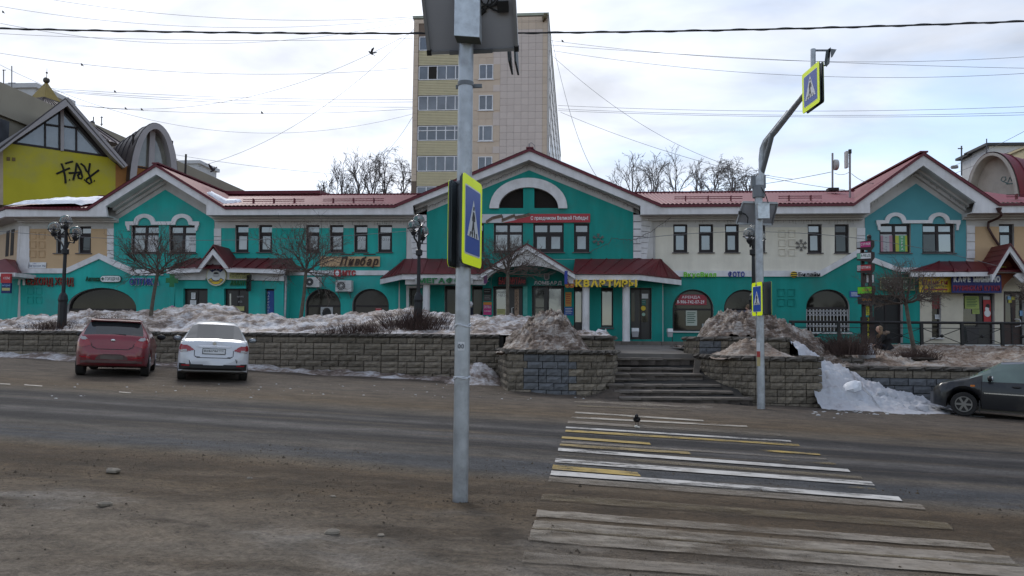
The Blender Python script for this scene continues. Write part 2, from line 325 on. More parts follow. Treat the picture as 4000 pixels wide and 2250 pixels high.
# ---------------------------------------------------------------- crossing stripes (worn paint)
def paint(name, col, wear, dust, soft=.06, top=1.0):
    m = mat(name, col, .7, var=.16, scale=3, dirt=((.16, .125, .085), dust, 3.5)); t = m.node_tree; n = t.nodes; L = t.links; b = n['Principled BSDF']; o = n['Material Output']
    c = n.new('ShaderNodeTexCoord'); mp = n.new('ShaderNodeMapping'); L.new(c.outputs['Object'], mp.inputs[0]); mp.inputs['Scale'].default_value = (.55, 1.3, 1)
    z = n.new('ShaderNodeTexNoise'); L.new(mp.outputs[0], z.inputs['Vector']); z.inputs['Scale'].default_value = 5.5; z.inputs['Detail'].default_value = 9; z.inputs['Roughness'].default_value = .72
    zl = n.new('ShaderNodeTexNoise'); L.new(c.outputs['Object'], zl.inputs['Vector']); zl.inputs['Scale'].default_value = .55; zl.inputs['Detail'].default_value = 4; ml = n.new('ShaderNodeMath'); ml.operation = 'MULTIPLY_ADD'; L.new(zl.outputs['Fac'], ml.inputs[0]); ml.inputs[1].default_value = 1.0; sb_ = n.new('ShaderNodeMath'); sb_.operation = 'SUBTRACT'; L.new(z.outputs['Fac'], sb_.inputs[0]); sb_.inputs[1].default_value = .5; L.new(sb_.outputs[0], ml.inputs[2])
    mr = n.new('ShaderNodeMapRange'); L.new(ml.outputs[0], mr.inputs[0]); mr.inputs[1].default_value = wear-soft; mr.inputs[2].default_value = wear+soft; mr.inputs[4].default_value = top
    tr = n.new('ShaderNodeBsdfTransparent'); mx = n.new('ShaderNodeMixShader'); L.new(mr.outputs[0], mx.inputs[0]); L.new(tr.outputs[0], mx.inputs[1]); L.new(b.outputs[0], mx.inputs[2]); L.new(mx.outputs[0], o.inputs[0])
    return m
PW = [paint('white_paint_fresh', (.47, .45, .42), .40, .5, .10), paint('white_paint_worn', (.40, .36, .30), .43, .6, .16, .95), paint('white_paint_dusty', (.22, .185, .145), .45, .9, .2, .8), paint('white_paint_trodden', (.29, .25, .20), .46, .8, .2, .85)]
PY = [paint('yellow_paint_fresh', (.36, .245, .05), .42, .5, .10), paint('yellow_paint_worn', (.27, .19, .06), .46, .6, .14, .9), paint('yellow_paint_dusty', (.17, .13, .07), .50, .9, .2, .7)]
def zc(x, y): return 2000+x/1.288, 1500+y/1.288
STR = [('w', 2, 315, 86, 1000, 116, 9), ('y', 2, 330, 108, 900, 132, 7), ('w', 1, 318, 141, 960, 183, 8), ('w', 1, 300, 166, 1180, 212, 8), ('w', 2, 282, 188, 1350, 253, 12),
       ('w', 0, 272, 217, 1400, 287, 8), ('y', 0, 270, 233, 1440, 306, 10), ('y', 0, 252, 266, 690, 298, 11), ('y', 0, 1130, 324, 1545, 353, 9), ('w', 2, 250, 290, 1580, 378, 9), ('y', 1, 242, 303, 890, 345, 13), ('y', 1, 1360, 380, 1625, 402, 9),
       ('w', 0, 234, 325, 1690, 432, 15), ('y', 2, 228, 350, 1755, 468, 15), ('w', 0, 220, 378, 1808, 496, 20), ('y', 0, 206, 411, 630, 448, 22), ('y', 1, 1690, 517, 1826, 529, 9), ('w', 0, 198, 440, 1945, 572, 22),
       ('w', 2, 188, 470, 2060, 612, 26), ('y', 2, 152, 556, 2190, 704, 36), ('w', 3, 128, 640, 2400, 808, 34), ('w', 3, 112, 690, 2500, 872, 44), ('w', 3, 96, 742, 2640, 936, 56), ('w', 2, 60, 850, 2700, 1050, 50), ('y', 2, 112, 728, 2560, 915, 12)]
for c_, wv, xa, ya, xb, yb, h in STR:
    def f(b, a0=G(*zc(xa, ya)), a1=G(*zc(xa-h*.25, ya+h)), b0=G(*zc(xb, yb)), b1=G(*zc(xb+h*.9, yb+h))):
        b.grid(lambda u, v: (lambda w_: (w_.x, w_.y, gz(w_.x)+rut(w_.x, w_.y)+.012))(a0.lerp(b0, u).lerp(a1.lerp(b1, u), v)), max(20, int((b0-a0).length/.06)), 5)
    part('white_stripe' if c_ == 'w' else 'yellow_stripe', (PW if c_ == 'w' else PY)[wv], road, f)
def lane_dashes(b):
    pass
for (xa, ya, xb, yb) in ((95, 1503, 165, 1508), (465, 1531, 512, 1535), (0, 1499, 40, 1501)):
    def f(b, xa=xa, ya=ya, xb=xb, yb=yb):
        q = [G(xa, ya), G(xa, ya+4), G(xb, yb+4), G(xb, yb)]
        for p in q: p.z = gz(p.x)+rut(p.x, p.y)+.012
        b.quad(*q)
    part('white_stripe', PW[1], road, f)
# ================================================================ TERRACE, PLAZA
M_PLAZA = mat('plaza_asphalt', (.15, .135, .12), .9, var=.2, scale=1.2, bump=.4, bscale=60, dirt=((.1, .08, .06), .6, 1.1))
def terr(b):
    b.grid(lambda u, v: (-45+90*u, (24.6 if abs(-45+90*u-2) > 6 else 24.6)+28*v, 1.0), 30, 4)
tag(part('terrace', M_EARTH, None, lambda b: b.box(-45, 6.8, 26.6, 60, .2, 1.05).box(6.8, 45, 31, 60, .2, 1.05)), kind='structure')
tag(part('plaza', M_PLAZA, None, lambda b: b.hexa([(.3, 23.6, .6), (4.3, 23.6, .6), (4.3, 34.2, .6), (.3, 34.2, .6), (.3, 23.6, 1.075), (4.3, 23.6, 1.075), (4.3, 34.2, 1.25), (.3, 34.2, 1.25)])), kind='structure')
tag(part('pavement', M_PLAZA, None, lambda b: b.box(-30, .3, 30.5, 37, .6, 1.30).box(4.3, 30, 30.5, 37, .6, 1.29).box(.3, 4.3, 34.2, 37, .6, 1.30)), kind='structure')
# ================================================================ RETAINING WALLS of rock faced blocks
M_BLK = mat('block_concrete', (.200, .168, .128), .92, var=.35, scale=4, bump=.6, bscale=25, rnd=.28, dirt=((.055, .048, .04), .75, 2.2))
M_BLKP = mat('block_painted_grey', (.125, .130, .138), .8, var=.18, scale=4, bump=.4, bscale=25, rnd=.14, dirt=((.07, .066, .06), .5, 2.2))
M_CAP = mat('coping_concrete', (.105, .092, .078), .92, var=.3, scale=5, bump=.5, bscale=25, rnd=.25)
M_CORE = mat('wall_core', (.03, .027, .024), .95)
def blockmesh(seed, m, rough=.018):
    rs = random.Random(seed); b = MB(); nx, nz_ = 3, 2; e = .035; idx = {}
    def vert(x, y, z): b.v.append(Vector((x, y, z))); return len(b.v)-1
    # front face bulged, unit block 1 x 1 (x,z in 0..1), front towards -Y
    for i in range(nx+1):
        for j in range(nz_+1):
            ed = i in (0, nx) or j in (0, nz_)
            idx[i, j] = vert(i/nx if not ed else min(1-e*.5, max(e*.5, i/nx)), (-.004 if ed else -.03)+rs.uniform(-rough, rough), min(1-e, max(e, j/nz_)))
    for i in range(nx):
        for j in range(nz_): b.f.append((idx[i, j], idx[i+1, j], idx[i+1, j+1], idx[i, j+1]))
    ring = [idx[i, 0] for i in range(nx+1)]+[idx[nx, j] for j in range(1, nz_+1)]+[idx[i, nz_] for i in range(nx-1, -1, -1)]+[idx[0, j] for j in range(nz_-1, 0, -1)]
    back = []
    for k in ring:
        p = b.v[k]; x = 0.006 if p.x < .1 else (.994 if p.x > .9 else p.x); z = 0.01 if p.z < .1 else (.99 if p.z > .9 else p.z)
        back.append(vert(x, .16, z))
    n = len(ring)
    for k in range(n): b.f.append((ring[(k+1) % n], ring[k], back[k], back[(k+1) % n]))
    return b.mesh('block', m)
BLK = {m.name: [blockmesh(i, m) for i in range(6)] for m in (M_BLK, M_BLKP)}
CAPS = [blockmesh(20+i, M_CAP, .012) for i in range(5)]
def wall_run(root, pts, ztop, course, blen, zbot, painted=None, capw=.27, cap_h=.13, rs=random.Random(3), depth=.3, cap_out=.05, rowcut=None):
    """courses of blocks along the plan polyline pts, from ztop down to the ground; coping stones on top"""
    for a, b_ in zip(pts, pts[1:]):
        a = Vector((a[0], a[1], 0)); c = Vector((b_[0], b_[1], 0)); L = (c-a).length; d = (c-a)/L; ang = math.atan2(d.y, d.x); nrm = Vector((d.y, -d.x, 0))
        row = 0; z = ztop-cap_h
        while True:
            z1 = z-course
            if z < min(zbot(a.x), zbot(c.x))-.02: break
            s = 0; off = (row % 2)*blen*.5; first = True
            while s < L-.02:
                l = (blen*(.5 if first and off else 1))*rs.choice((1, 1, 1, .5 if blen > .35 else 1, 1)); first = False
                l = min(l, L-s)
                if L-s-l < .1: l = L-s
                p = a+d*s; mid = a+d*(s+l/2)
                if z > zbot(mid.x)-.03:
                    pn = painted and painted(mid.x, s/L, row); ms = BLK[(M_BLKP if pn else M_BLK).name]
                    o = link('block', rs.choice(ms), None); o.parent = root; o.matrix_parent_inverse = parent_inv(root)
                    o.location = p+nrm*rs.uniform(0, .012)+Vector((0, 0, z1)); o.rotation_euler = (0, 0, ang); o.scale = (l*.985, 1, course*.97)
                s += l
            z = z1; row += 1
        s = 0
        while s < L-.02:
            l = min(capw*rs.uniform(.85, 1.15), L-s)
            if L-s-l < .09: l = L-s
            o = link('coping_stone', rs.choice(CAPS), None); o.parent = root; o.matrix_parent_inverse = parent_inv(root)
            p = a+d*s+nrm*(cap_out+rs.uniform(0, .015)); o.location = p+Vector((0, 0, ztop-cap_h+rs.uniform(-.006, .01))); o.rotation_euler = (0, 0, ang); o.scale = (l*.975, 2.2, cap_h*rs.uniform(.88, 1.0)); s += l
def core(root, poly, z0, z1):    # dark fill behind the joints
    b = MB(); n = len(poly)
    for p in poly: b.v.append(Vector((p[0], p[1], z0(p[0]))))
    for p in poly: b.v.append(Vector((p[0], p[1], z1)))
    for k in range(n): b.f.append((k, (k+1) % n, n+(k+1) % n, n+k))
    b.f.append(tuple(range(n, 2*n))); b.build('core', M_CORE, root, fix=True)
gdown = lambda x: gz(x)-.05
# long wall on the left
lw = thing('retaining_wall', 'long brown block retaining wall behind the red and white cars', 'wall', (-14, 25, gz(-14)))
LWP = [(-31, 26.05), (-2.42, 24.28)]
wall_run(lw, LWP, 1.62, .19, .57, gdown, capw=.29)
core(lw, [(-31, 26.13), (-2.3, 24.36), (-2.3, 26.3), (-31, 27.2)], lambda x: gz(x)-.3, 1.55)
# planter left of the stairs
pl = thing('planter', 'block planter left of the stairs with grey painted middle', 'planter', (-.5, 22, gz(0)))
PLP = [(-2.42, 24.2), (-1.83, 21.0), (-.2, 20.72), (.55, 20.9), (1.0, 21.45), (1.16, 22.5)]
wall_run(pl, PLP, 1.21, .19, .42, gdown, painted=lambda x, t, r: -1.45+.12*(r % 3) < x < -.05+.12*(r % 2), capw=.27)
core(pl, [(-2.35, 24.2), (-1.75, 21.1), (-.2, 20.82), (.5, 20.99), (.9, 21.5), (1.08, 22.6), (1.05, 24.4), (-2.3, 24.4)], lambda x: gz(x)-.3, 1.12)
pu = thing('planter', 'small upper tier wall stub beside the top of the stairs, left side', 'planter', (.8, 23.5, 1.0))
wall_run(pu, [(.0, 23.6), (1.12, 23.5), (1.15, 24.6)], 1.60, .2, .5, lambda x: 1.0, capw=.5)
core(pu, [(.0, 23.68), (1.04, 23.58), (1.07, 24.6), (.0, 24.6)], lambda x: .8, 1.52)
pr = thing('planter', 'curved block planter right of the stairs behind the tall sign pole', 'planter', (5, 22, gz(5)))
PRP = [(3.5, 23.3), (3.75, 22.3), (4.15, 21.6), (4.75, 21.15), (5.5, 21.05), (6.45, 21.15), (6.55, 23.2)]
wall_run(pr, PRP, 1.09, .185, .37, gdown, capw=.4)
core(pr, [(3.6, 23.4), (3.84, 22.35), (4.22, 21.68), (4.78, 21.24), (5.5, 21.15), (6.36, 21.25), (6.46, 23.5), (3.6, 23.5)], lambda x: gz(x)-.3, 1.0)
pq = thing('planter', 'upper block tier above the curved planter right of the stairs', 'planter', (5, 23.6, 1))
wall_run(pq, [(3.36, 24.7), (3.42, 24.0), (3.66, 23.5), (6.25, 23.45), (6.3, 24.6)], 1.61, .2, .42, lambda x: .9, painted=lambda x, t, r: 3.7 < x < 4.35, capw=.5)
core(pq, [(3.44, 24.7), (3.5, 24.05), (3.7, 23.58), (6.17, 23.53), (6.22, 24.7)], lambda x: .8, 1.53)
rw = thing('retaining_wall', 'low grey painted block wall behind the dark car and broken snow', 'wall', (10, 23, gz(10)))
wall_run(rw, [(7.9, 23.35), (12.7, 23.0), (12.75, 24.4)], .80, .215, .50, gdown, painted=lambda x, t, r: r > 0 and x < 12.2, capw=.5)
core(rw, [(7.9, 23.43), (12.6, 23.09), (12.65, 24.6), (7.9, 24.6)], lambda x: gz(x)-.3, .72)
rv = thing('retaining_wall', 'short stepped block wall half buried by the snow slope', 'wall', (8, 24.3, .3))
wall_run(rv, [(7.2, 24.3), (8.6, 24.2), (8.65, 24.9)], .98, .2, .5, lambda x: .3, capw=.5)
core(rv, [(7.2, 24.38), (8.52, 24.28), (8.56, 25), (7.2, 25)], lambda x: .2, .9)
# ================================================================ STAIRS
M_STEP = mat('step_concrete', (.150, .128, .108), .92, var=.25, scale=5, bump=.5, bscale=30, rnd=.2, dirt=((.06, .05, .042), .6, 2.5))
M_RISE = mat('riser_brick', (.085, .070, .060), .92, var=.3, scale=5, bump=.5, bscale=30, rnd=.25)
st = thing('stairs', 'worn concrete slab steps leading up to the shops', 'stairs', (2.3, 21.5, -.05))
EDG = [(1555, 2420, 2941), (1528, 2400, 2862), (1503, 2372, 2813), (1479, 2388, 2778), (1460, 2390, 2745), (1438, 2390, 2735), (1416, 2390, 2724), (1400, 2390, 2719), (1378, 2390, 2716)]
rs = random.Random(11); prevz = -.3; NS = len(EDG)
YS = []
for i, (py, xl, xr) in enumerate(EDG):
    z = .02+(1.085-.02)*i/(NS-1); YS.append((z, PZ(xl, py-2, z), PZ(xr, py, z)))
for i, (z, A, B_) in enumerate(YS):
    nb = (YS[i+1][1].y if i+1 < NS else A.y+.5)+.25
    x = A.x
    def slab(nm, x0, x1, y0a, y1a, z0, z1, m, k=.012):
        j = lambda: rs.uniform(-k, k)
        o = MB().hexa([(x0+.004, y0a+j(), z0), (x1-.004, y0a+j(), z0), (x1-.004, y1a, z0), (x0+.004, y1a, z0), (x0+.004, y0a+j(), z1+j()*.7), (x1-.004, y0a+j(), z1+j()*.7), (x1-.004, y1a, z1), (x0+.004, y1a, z1)]).build(nm, m, st); return o
    while x < B_.x-.05:
        l = rs.choice((.5, .5, .46, .55)); x1 = min(x+l, B_.x)
        if B_.x-x1 < .15: x1 = B_.x
        t = (x-A.x)/(B_.x-A.x); yy = A.y+(B_.y-A.y)*t
        slab('tread_slab', x, x1, yy, max(nb, yy+.5), z-.055, z, M_STEP, .014); x = x1
    x = A.x+.05
    while x < B_.x-.05:
        l = rs.choice((.25, .3, .24, .36)); x1 = min(x+l, B_.x)
        t = (x-A.x)/(B_.x-A.x); yy = A.y+(B_.y-A.y)*t+.035
        slab('riser_brick', x, x1, yy, yy+.2, max(z-.21, gz(x)-.08), z-.058, M_RISE, .012); x = x1
MB().hexa([(.9, YS[0][1].y+.35, -.4), (4.4, YS[0][1].y+.45, -.4), (4.4, 24, -.4), (.9, 24, -.4), (.9, YS[0][1].y+.4, -.1), (4.4, YS[0][1].y+.5, -.1), (4.2, 24, .95), (.9, 24, .95)]).build('core', M_CORE, st)
kb = thing('kerb', 'low broken stone kerb step in front of the shop doors', 'kerb', (2.3, 34, 1.25))
x = .2
while x < 4.4:
    l = rs.uniform(.5, 1.1)
    MB().hexa([(x, 34.05+rs.uniform(0, .05), 1.1), (x+l-.02, 34.05+rs.uniform(0, .05), 1.1), (x+l-.02, 34.5, 1.1), (x, 34.5, 1.1), (x, 34.05, 1.40), (x+l-.02, 34.06, 1.39), (x+l-.02, 34.5, 1.40), (x, 34.5, 1.40)]).build('kerb_stone', M_STEP, kb); x += l
tag(part('shop_step', M_STEP, None, lambda b: b.box(-8, 5.2, 34.52, 37, 1.2, 1.405)), kind='structure')
tag(part('broken_slab', M_STEP, None, lambda b: b.hexa([(0, -.06, 0), (.18, -.06, .02), (.18, .03, .02), (0, .03, 0), (.08, -.02, .52), (.24, -.02, .5), (.24, .07, .5), (.08, .07, .52)]).xf(Matrix.Translation((3.30, 22.55, .42)))), 'broken concrete slab leaning on the stair side', 'slab')
# ================================================================ SNOW
def snow_mat(name, white, dirtc, lo, hi, sc=1.1, fine=7):
    m = bpy.data.materials.new(name); m.use_nodes = True; t = m.node_tree; n = t.nodes; L = t.links; b = n['Principled BSDF']; c = n.new('ShaderNodeTexCoord')
    def nzn(s, det, ro, sc3=(1, 1, 1)):
        mp = n.new('ShaderNodeMapping'); L.new(c.outputs['Object'], mp.inputs[0]); mp.inputs['Scale'].default_value = sc3
        z = n.new('ShaderNodeTexNoise'); L.new(mp.outputs[0], z.inputs['Vector']); z.inputs['Scale'].default_value = s; z.inputs['Detail'].default_value = det; z.inputs['Roughness'].default_value = ro; return z.outputs['Fac']
    a = nzn(sc, 9, .66, (1, 1, 2.2)); f = nzn(fine, 6, .7, (1, 1, 2.4))
    s = n.new('ShaderNodeMath'); s.operation = 'MULTIPLY_ADD'; L.new(f, s.inputs[0]); s.inputs[1].default_value = .55; L.new(a, s.inputs[2])
    mr = n.new('ShaderNodeMapRange'); L.new(s.outputs[0], mr.inputs[0]); mr.inputs[1].default_value = lo; mr.inputs[2].default_value = hi
    rp = n.new('ShaderNodeValToRGB'); L.new(mr.outputs[0], rp.inputs[0]); e = rp.color_ramp.elements
    e[0].color = (*dirtc, 1); e[1].color = (*white, 1); q = e.new(.35); q.color = (dirtc[0]*2.6, dirtc[1]*2.6, dirtc[2]*2.7, 1); q = e.new(.65); q.color = tuple(.5*(white[i]+dirtc[i]*2.5) for i in range(3))+(1,)
    L.new(rp.outputs[0], b.inputs['Base Color']); b.inputs['Roughness'].default_value = .7; b.inputs['Specular IOR Level'].default_value = .3
    bp = n.new('ShaderNodeBump'); bp.inputs['Strength'].default_value = .6; bp.inputs['Distance'].default_value = .05; L.new(f, bp.inputs['Height']); L.new(bp.outputs[0], b.inputs['Normal'])
    return m
S_BANK = snow_mat('dirty_snow', (.66, .645, .65), (.085, .065, .052), .60, .93, 1.1, 6)
S_MOUND = snow_mat('muddy_snow', (.43, .395, .36), (.055, .038, .027), .64, .95, 1.6, 9)
S_BROWN = snow_mat('thawed_soil_snow', (.42, .385, .345), (.075, .052, .036), .62, .96, 1.1, 10)
S_ICE = snow_mat('grey_ice_snow', (.46, .48, .52), (.17, .165, .165), .50, .95, 1.0, 5)
S_WHITE = snow_mat('roof_snow', (.78, .79, .82), (.55, .55, .57), .4, .8, 1, 4)
def sst(t): t = max(0, min(1, t)); return t*t*(3-2*t)
def interp(tab, x):
    if x <= tab[0][0]: return tab[0][1]
    for (a, va), (b, vb) in zip(tab, tab[1:]):
        if x <= b: t = (x-a)/(b-a); return va+(vb-va)*sst(t)
    return tab[-1][1]
YCR = 28.6
def clump(x, y, s): d = noise.voronoi(Vector((x*s, y*s, .3)))[0]; return .5-d[0]
CREST = [(-150, 1246), (0, 1242), (200, 1228), (330, 1214), (480, 1213), (600, 1214), (700, 1203), (790, 1192), (870, 1197), (960, 1213), (1050, 1226), (1150, 1237), (1300, 1236), (1420, 1226), (1500, 1212), (1600, 1206), (1700, 1222), (1800, 1226), (1900, 1232), (2000, 1236), (2100, 1245), (2200, 1290)]
CR = [(P(px, py, YCR).x, P(px, py, YCR).z) for px, py in CREST]
def bank_z(x, y):
    yf = 26.05+(x+31)*(24.28-26.05)/(31-2.42)+.25; zc_ = interp(CR, x); zf = 1.60
    if y < YCR: t = (y-yf)/(YCR-yf); z = zf+(zc_-zf)*sst(.12+t*.88) if t > 0 else zf
    else: t = (y-YCR)/4.2; z = zc_+(1.25-zc_)*sst(t)
    env = min(1, max(0, (y-yf)/.6))
    lum = abs(nz3(x, y*1.3, 0, 1.6, 5)); return z+env*(.14*nz3(x, y, 2, .8, 4)+.12*(.35-lum)+.06*nz3(x, y, 7, 5.5, 3)+.16*clump(x+.2*nz3(x, y, 2, 2), y, 2.3)+.07*clump(x, y, 6.5)-.06)
def bankgrid(b):
    nx, ny = 330, 76
    def fn(u, v):
        x = -32+u*33.2; yf = 26.05+(x+31)*(24.28-26.05)/(31-2.42)+.06; y = yf+v*(33.2-yf); return (x, y, bank_z(x, y)-(.4 if v >= .999 or u > .999 else 0))
    b.grid(fn, nx, ny)
tag(part('snow_bank', S_BANK, None, bankgrid, smooth=3.14), kind='structure')
def moundgrid(name, label, m, x0, x1, y0, y1, fn, nx=110, ny=90, cat='snow pile'):
    o = part(name, m, None, lambda b: b.grid(lambda u, v: (x0+(x1-x0)*u, y0+(y1-y0)*v, fn(x0+(x1-x0)*u, y0+(y1-y0)*v)), nx, ny), smooth=3.14)
    return tag(o, label, cat)
def rough(x, y, a=1.0): return a*(.14*nz3(x, y, 1, 1.3, 4)+.12*(.3-abs(nz3(x, y, 4, 2.6, 4)))+.06*nz3(x, y, 9, 8, 3)+.13*clump(x+.2*nz3(x, y, 2, 3), y, 3.4)+.06*clump(x, y, 8))
def moundL(x, y):
    dx = x+.72+.18*nz3(x, y, 6, .9); sx = 1.06 if dx < 0 else .86
    g = math.exp(-abs(dx/sx)**3.0-abs((y-23.4)/1.6)**2.6)
    g2 = .42*math.exp(-((x+2.0)/.7)**2-((y-24.6)/.9)**2)
    return 1.06+1.2*g+g2+rough(x, y, 1.35)*(.25+min(1, g*1.6))-.35*max(0, 21.12-y)*2
moundgrid('snow_pile', 'big brown mound of muddy snow heaped on the left planter', S_MOUND, -2.2, 1.02, 21.1, 26.6, moundL)
def slopeR(x, y):    # thawing slope from the railing down to the low wall
    t = sst((y-23.3)/8.2); z = .76+.56*t
    z += .22*math.exp(-((x-9.3)/1.6)**2-((y-26.5)/1.6)**2)+.5*sst((8.6-x)/2.2)*sst((29.5-y)/3)*sst((y-23.4)/1)
    if x > 12.3: z += .35*sst((x-12.3)/2.5)*sst((29-y)/4)
    return z+rough(x, y, .75)*(.3+.7*sst((y-23.3)/.8))
def moundR(x, y):
    dx = x-4.75+.2*nz3(x, y, 6, .8); sx = .80 if dx < 0 else 2.3
    g = math.exp(-abs(dx/sx)**2.4-abs((y-25.0)/1.35)**2.2)
    base = 1.25+(min(1.25, slopeR(max(x, 7.3), y)-.1)-1.25)*sst((x-6.2)/1.2)
    return base+1.1*g+rough(x, y, 1.3)*(.25+min(1, g*1.5))+.3*math.exp(-((x-7.2)/1.3)**2-((y-25.6)/1.2)**2)
moundgrid('snow_pile', 'tall mound of muddy snow on the upper right tier, ridge falling right', S_MOUND, 3.5, 9.6, 23.55, 29.5, moundR, 150, 110)
def moundR2(x, y):
    g = math.exp(-abs((x-4.95)/.85)**2.2-abs((y-22.6)/.95)**2.2); return .97+.55*g+rough(x, y, .7)*(.2+g)
moundgrid('snow_pile', 'low brown pile of thawing soil and snow in the curved planter', S_BROWN, 3.72, 6.4, 21.35, 23.5, moundR2, 80, 60)
tag(part('snow_slope', S_BROWN, None, lambda b: b.grid(lambda u, v: (7.3+16*u, 23.2+9.0*v, slopeR(7.3+16*u, 23.2+9.0*v)-(.3 if v == 1 else 0)), 220, 120), smooth=3.14), kind='structure')
def iceslope(x, y):
    e = 1.0-(x-6.2)/4.6
    h = max(0, e)**1.25*1.78*sst((y-20.0)/3.6)
    if y > 23.2: h = max(0, h)+.16*(y-23.2)*max(0, e)
    return gz(x)+h-.05+(.75*rough(x, y)+.03*nz3(x, y, 3, 9, 2))*min(1, h*3+.1)+(.045*nz3(x, y, 5, 2.4) if h < .05 else 0)
tag(part('snow_bank', S_ICE, None, lambda b: b.grid(lambda u, v: (6.25+6.0*u, 20.0+(5.2 if 6.25+6.0*u < 7.8 else 3.25)*v, iceslope(6.25+6.0*u, 20.0+(5.2 if 6.25+6.0*u < 7.8 else 3.25)*v)), 150, 90), smooth=3.14), 'smooth grey snow and ice sliding down beside the curved planter onto the road', 'snow bank')
def snowstrip(b):     # melting rim along the long wall foot
    def fn(u, v):
        x = -31+29*u; yb = 26.05+(x+31)*(24.28-26.05)/28.6; wd = .55+.35*nz3(x, 0, 2, .5)
        y = yb-wd*(1-v)*1.6; h = .14+.10*nz3(x, y, 1, .9); return (x, y, gz(x)+rut(x, y)-.02+h*sst(v)*1.1+.03*nz3(x, y, 1, 4)*sst(v*3))
    b.grid(fn, 260, 10)
tag(part('snow_rim', S_BANK, None, snowstrip, smooth=3.14), kind='structure')
def cornerpile(x, y): g = math.exp(-((x+3.0)/.72)**2-((y-23.7)/.7)**2); return gz(x)-.1+.72*g+rough(x, y, .7)*(.1+g)
moundgrid('snow_pile', 'small heap of grey snow in the corner of wall and planter', S_BANK, -4.3, -1.95, 22.2, 24.3, cornerpile, 70, 60)
def dirtheap(x, y): g = math.exp(-((x-1.05)/.55)**2-((y-20.75)/.4)**2); return gz(x)-.05+.27*g+rough(x, y, .4)*g
moundgrid('soil_heap', 'small heap of dark soil at the bottom left of the stairs', mat('soil', (.065, .05, .038), .95, var=.35, scale=6, bump=.8, bscale=20), .1, 2.0, 20.1, 21.4, dirtheap, 50, 40, 'soil')
# chunks of broken ice
CH = [(3330, 1530, .34, 'large white slab of broken snow on top of the slide'), (3293, 1562, .22, 'oblong snow chunk lying on the grey slide below the large slab'), (3447, 1545, .16, 'upper left of the snow lumps strewn by the low wall'), (3478, 1560, .20, 'flat snow lump beside the heap of grey snow by the low wall'), (3490, 1584, .24, 'pointed snow block at the foot of the snow slide'), (3528, 1590, .25, 'square snow block at the foot of the snow slide'), (3552, 1572, .17, 'leaning snow lump against the low grey wall'), (3615, 1580, .16, 'small snow lump against the low wall nearest the dark car'), (3606, 1612, .20, 'rounded snow block on the road nearest the dark car'), (3560, 1610, .15, 'small flat ice piece at the road edge by the snow slide'), (3440, 1602, .13, 'thin ice shard lying at the road edge below the slide')]
for k, (px, py, r, lb) in enumerate(CH):
    g = G(px, py); rr = random.Random(50+k)
    if k < 2: g = P(px, py, 21.6+.2*k)
    elif k < 4: g = P(px, py, 21.7)
    b = MB().ball((0, 0, 0), 1, 8, 5); cut = [Vector((rr.uniform(-1, 1), rr.uniform(-1, 1), rr.uniform(-.6, 1))).normalized() for _ in range(7)]
    for i, v_ in enumerate(b.v):
        for c_ in cut:
            d_ = v_.dot(c_)
            if d_ > .62: v_ = v_-c_*(d_-.62)
        b.v[i] = Vector((v_.x*r*rr.uniform(.95, 1.05), v_.y*r*.8, v_.z*r*(.75 if k else .6)))
    ang = rr.uniform(-.6, .6); b.xf(Matrix.Translation(g+Vector((0, 0, r*.45))) @ Matrix.Rotation(ang, 4, 'Z') @ Matrix.Rotation(rr.uniform(-.3, .3), 4, 'Y'))
    tag(b.build('snow_chunk', S_WHITE if k < 2 else S_ICE, None, smooth=.6), lb, 'snow chunk', 'broken snow chunks')
lump = MB().ball((0, 0, 0), .27, 14, 9, (1, .8, 1.05))
for i, v_ in enumerate(lump.v): lump.v[i] = v_*(1+.12*nz3(v_.x, v_.y, v_.z, 3))
tag(lump.xf(Matrix.Translation(P(3385, 1388, 25.3))).build('snow_chunk', S_ICE, None, smooth=3.14), 'rounded grey snowball lump lying on the thawed slope', 'snow chunk', 'broken snow chunks')
# gravel and clods in the foreground, ice crumbs along the far kerb
def clods(b):
    rr = random.Random(5)
    for k in range(9000):
        v = 4.2+5.2*rr.random()**.8; x = rr.uniform(-6.5, 5.5); y = v+RD*x
        if nz3(x, y, 11, .7) < .05 and rr.random() < .88: continue
        if k < 260: x = -1.0+rr.gauss(.05, .28); y = 7.12+rr.gauss(0, .09)
        r = .003+.010*rr.random()**2.5+(.018*rr.random() if rr.random() < .04 else 0); z = gz(x)+rut(x, y)
        i = len(b.v); a0 = rr.uniform(0, 6)
        for j in range(4): a = a0+j*1.57; b.v.append(Vector((x+r*1.2*math.cos(a)*rr.uniform(.7, 1.2), y+r*math.sin(a)*rr.uniform(.7, 1.2), z-.002)))
        b.v.append(Vector((x+rr.uniform(-.3, .3)*r, y, z+r*rr.uniform(.6, 1.1))))
        for j in range(4): b.f.append((i+j, i+(j+1) % 4, i+4))
tag(part('gravel', mat('clod', (.085, .064, .044), .95, var=.45, scale=9), None, clods), 'small clods and gravel scattered over the dirt verge', 'gravel', kind='stuff')
for px, py, s, lb in ((440, 1848, .05, 'flat brown stone near the road edge, farthest left'), (410, 1978, .045, 'grey stone in the dirt at far left foreground'), (1298, 2088, .04, 'pale lumpy stone in the middle of the dirt verge'), (1488, 2094, .022, 'small pale stone right of the lumpy stone'), (1300, 1945, .02, 'small light pebble lying left of the near sign pole'), (975, 1870, .022, 'small dark stone at the edge of the dirt strip')):
    b = MB().ball((0, 0, 0), s, 8, 5, (1.5, 1, .6)); rr = random.Random(int(px))
    for i, v_ in enumerate(b.v): b.v[i] = v_*(1+rr.uniform(-.2, .2))
    g = G(px, py); tag(b.xf(Matrix.Translation(g+Vector((0, 0, s*.3+rut(g.x, g.y))))).build('stone', mat('stone', (.22, .19, .15), .9, var=.2, scale=20), None, smooth=.5), lb, 'stone', 'loose stones on the verge')
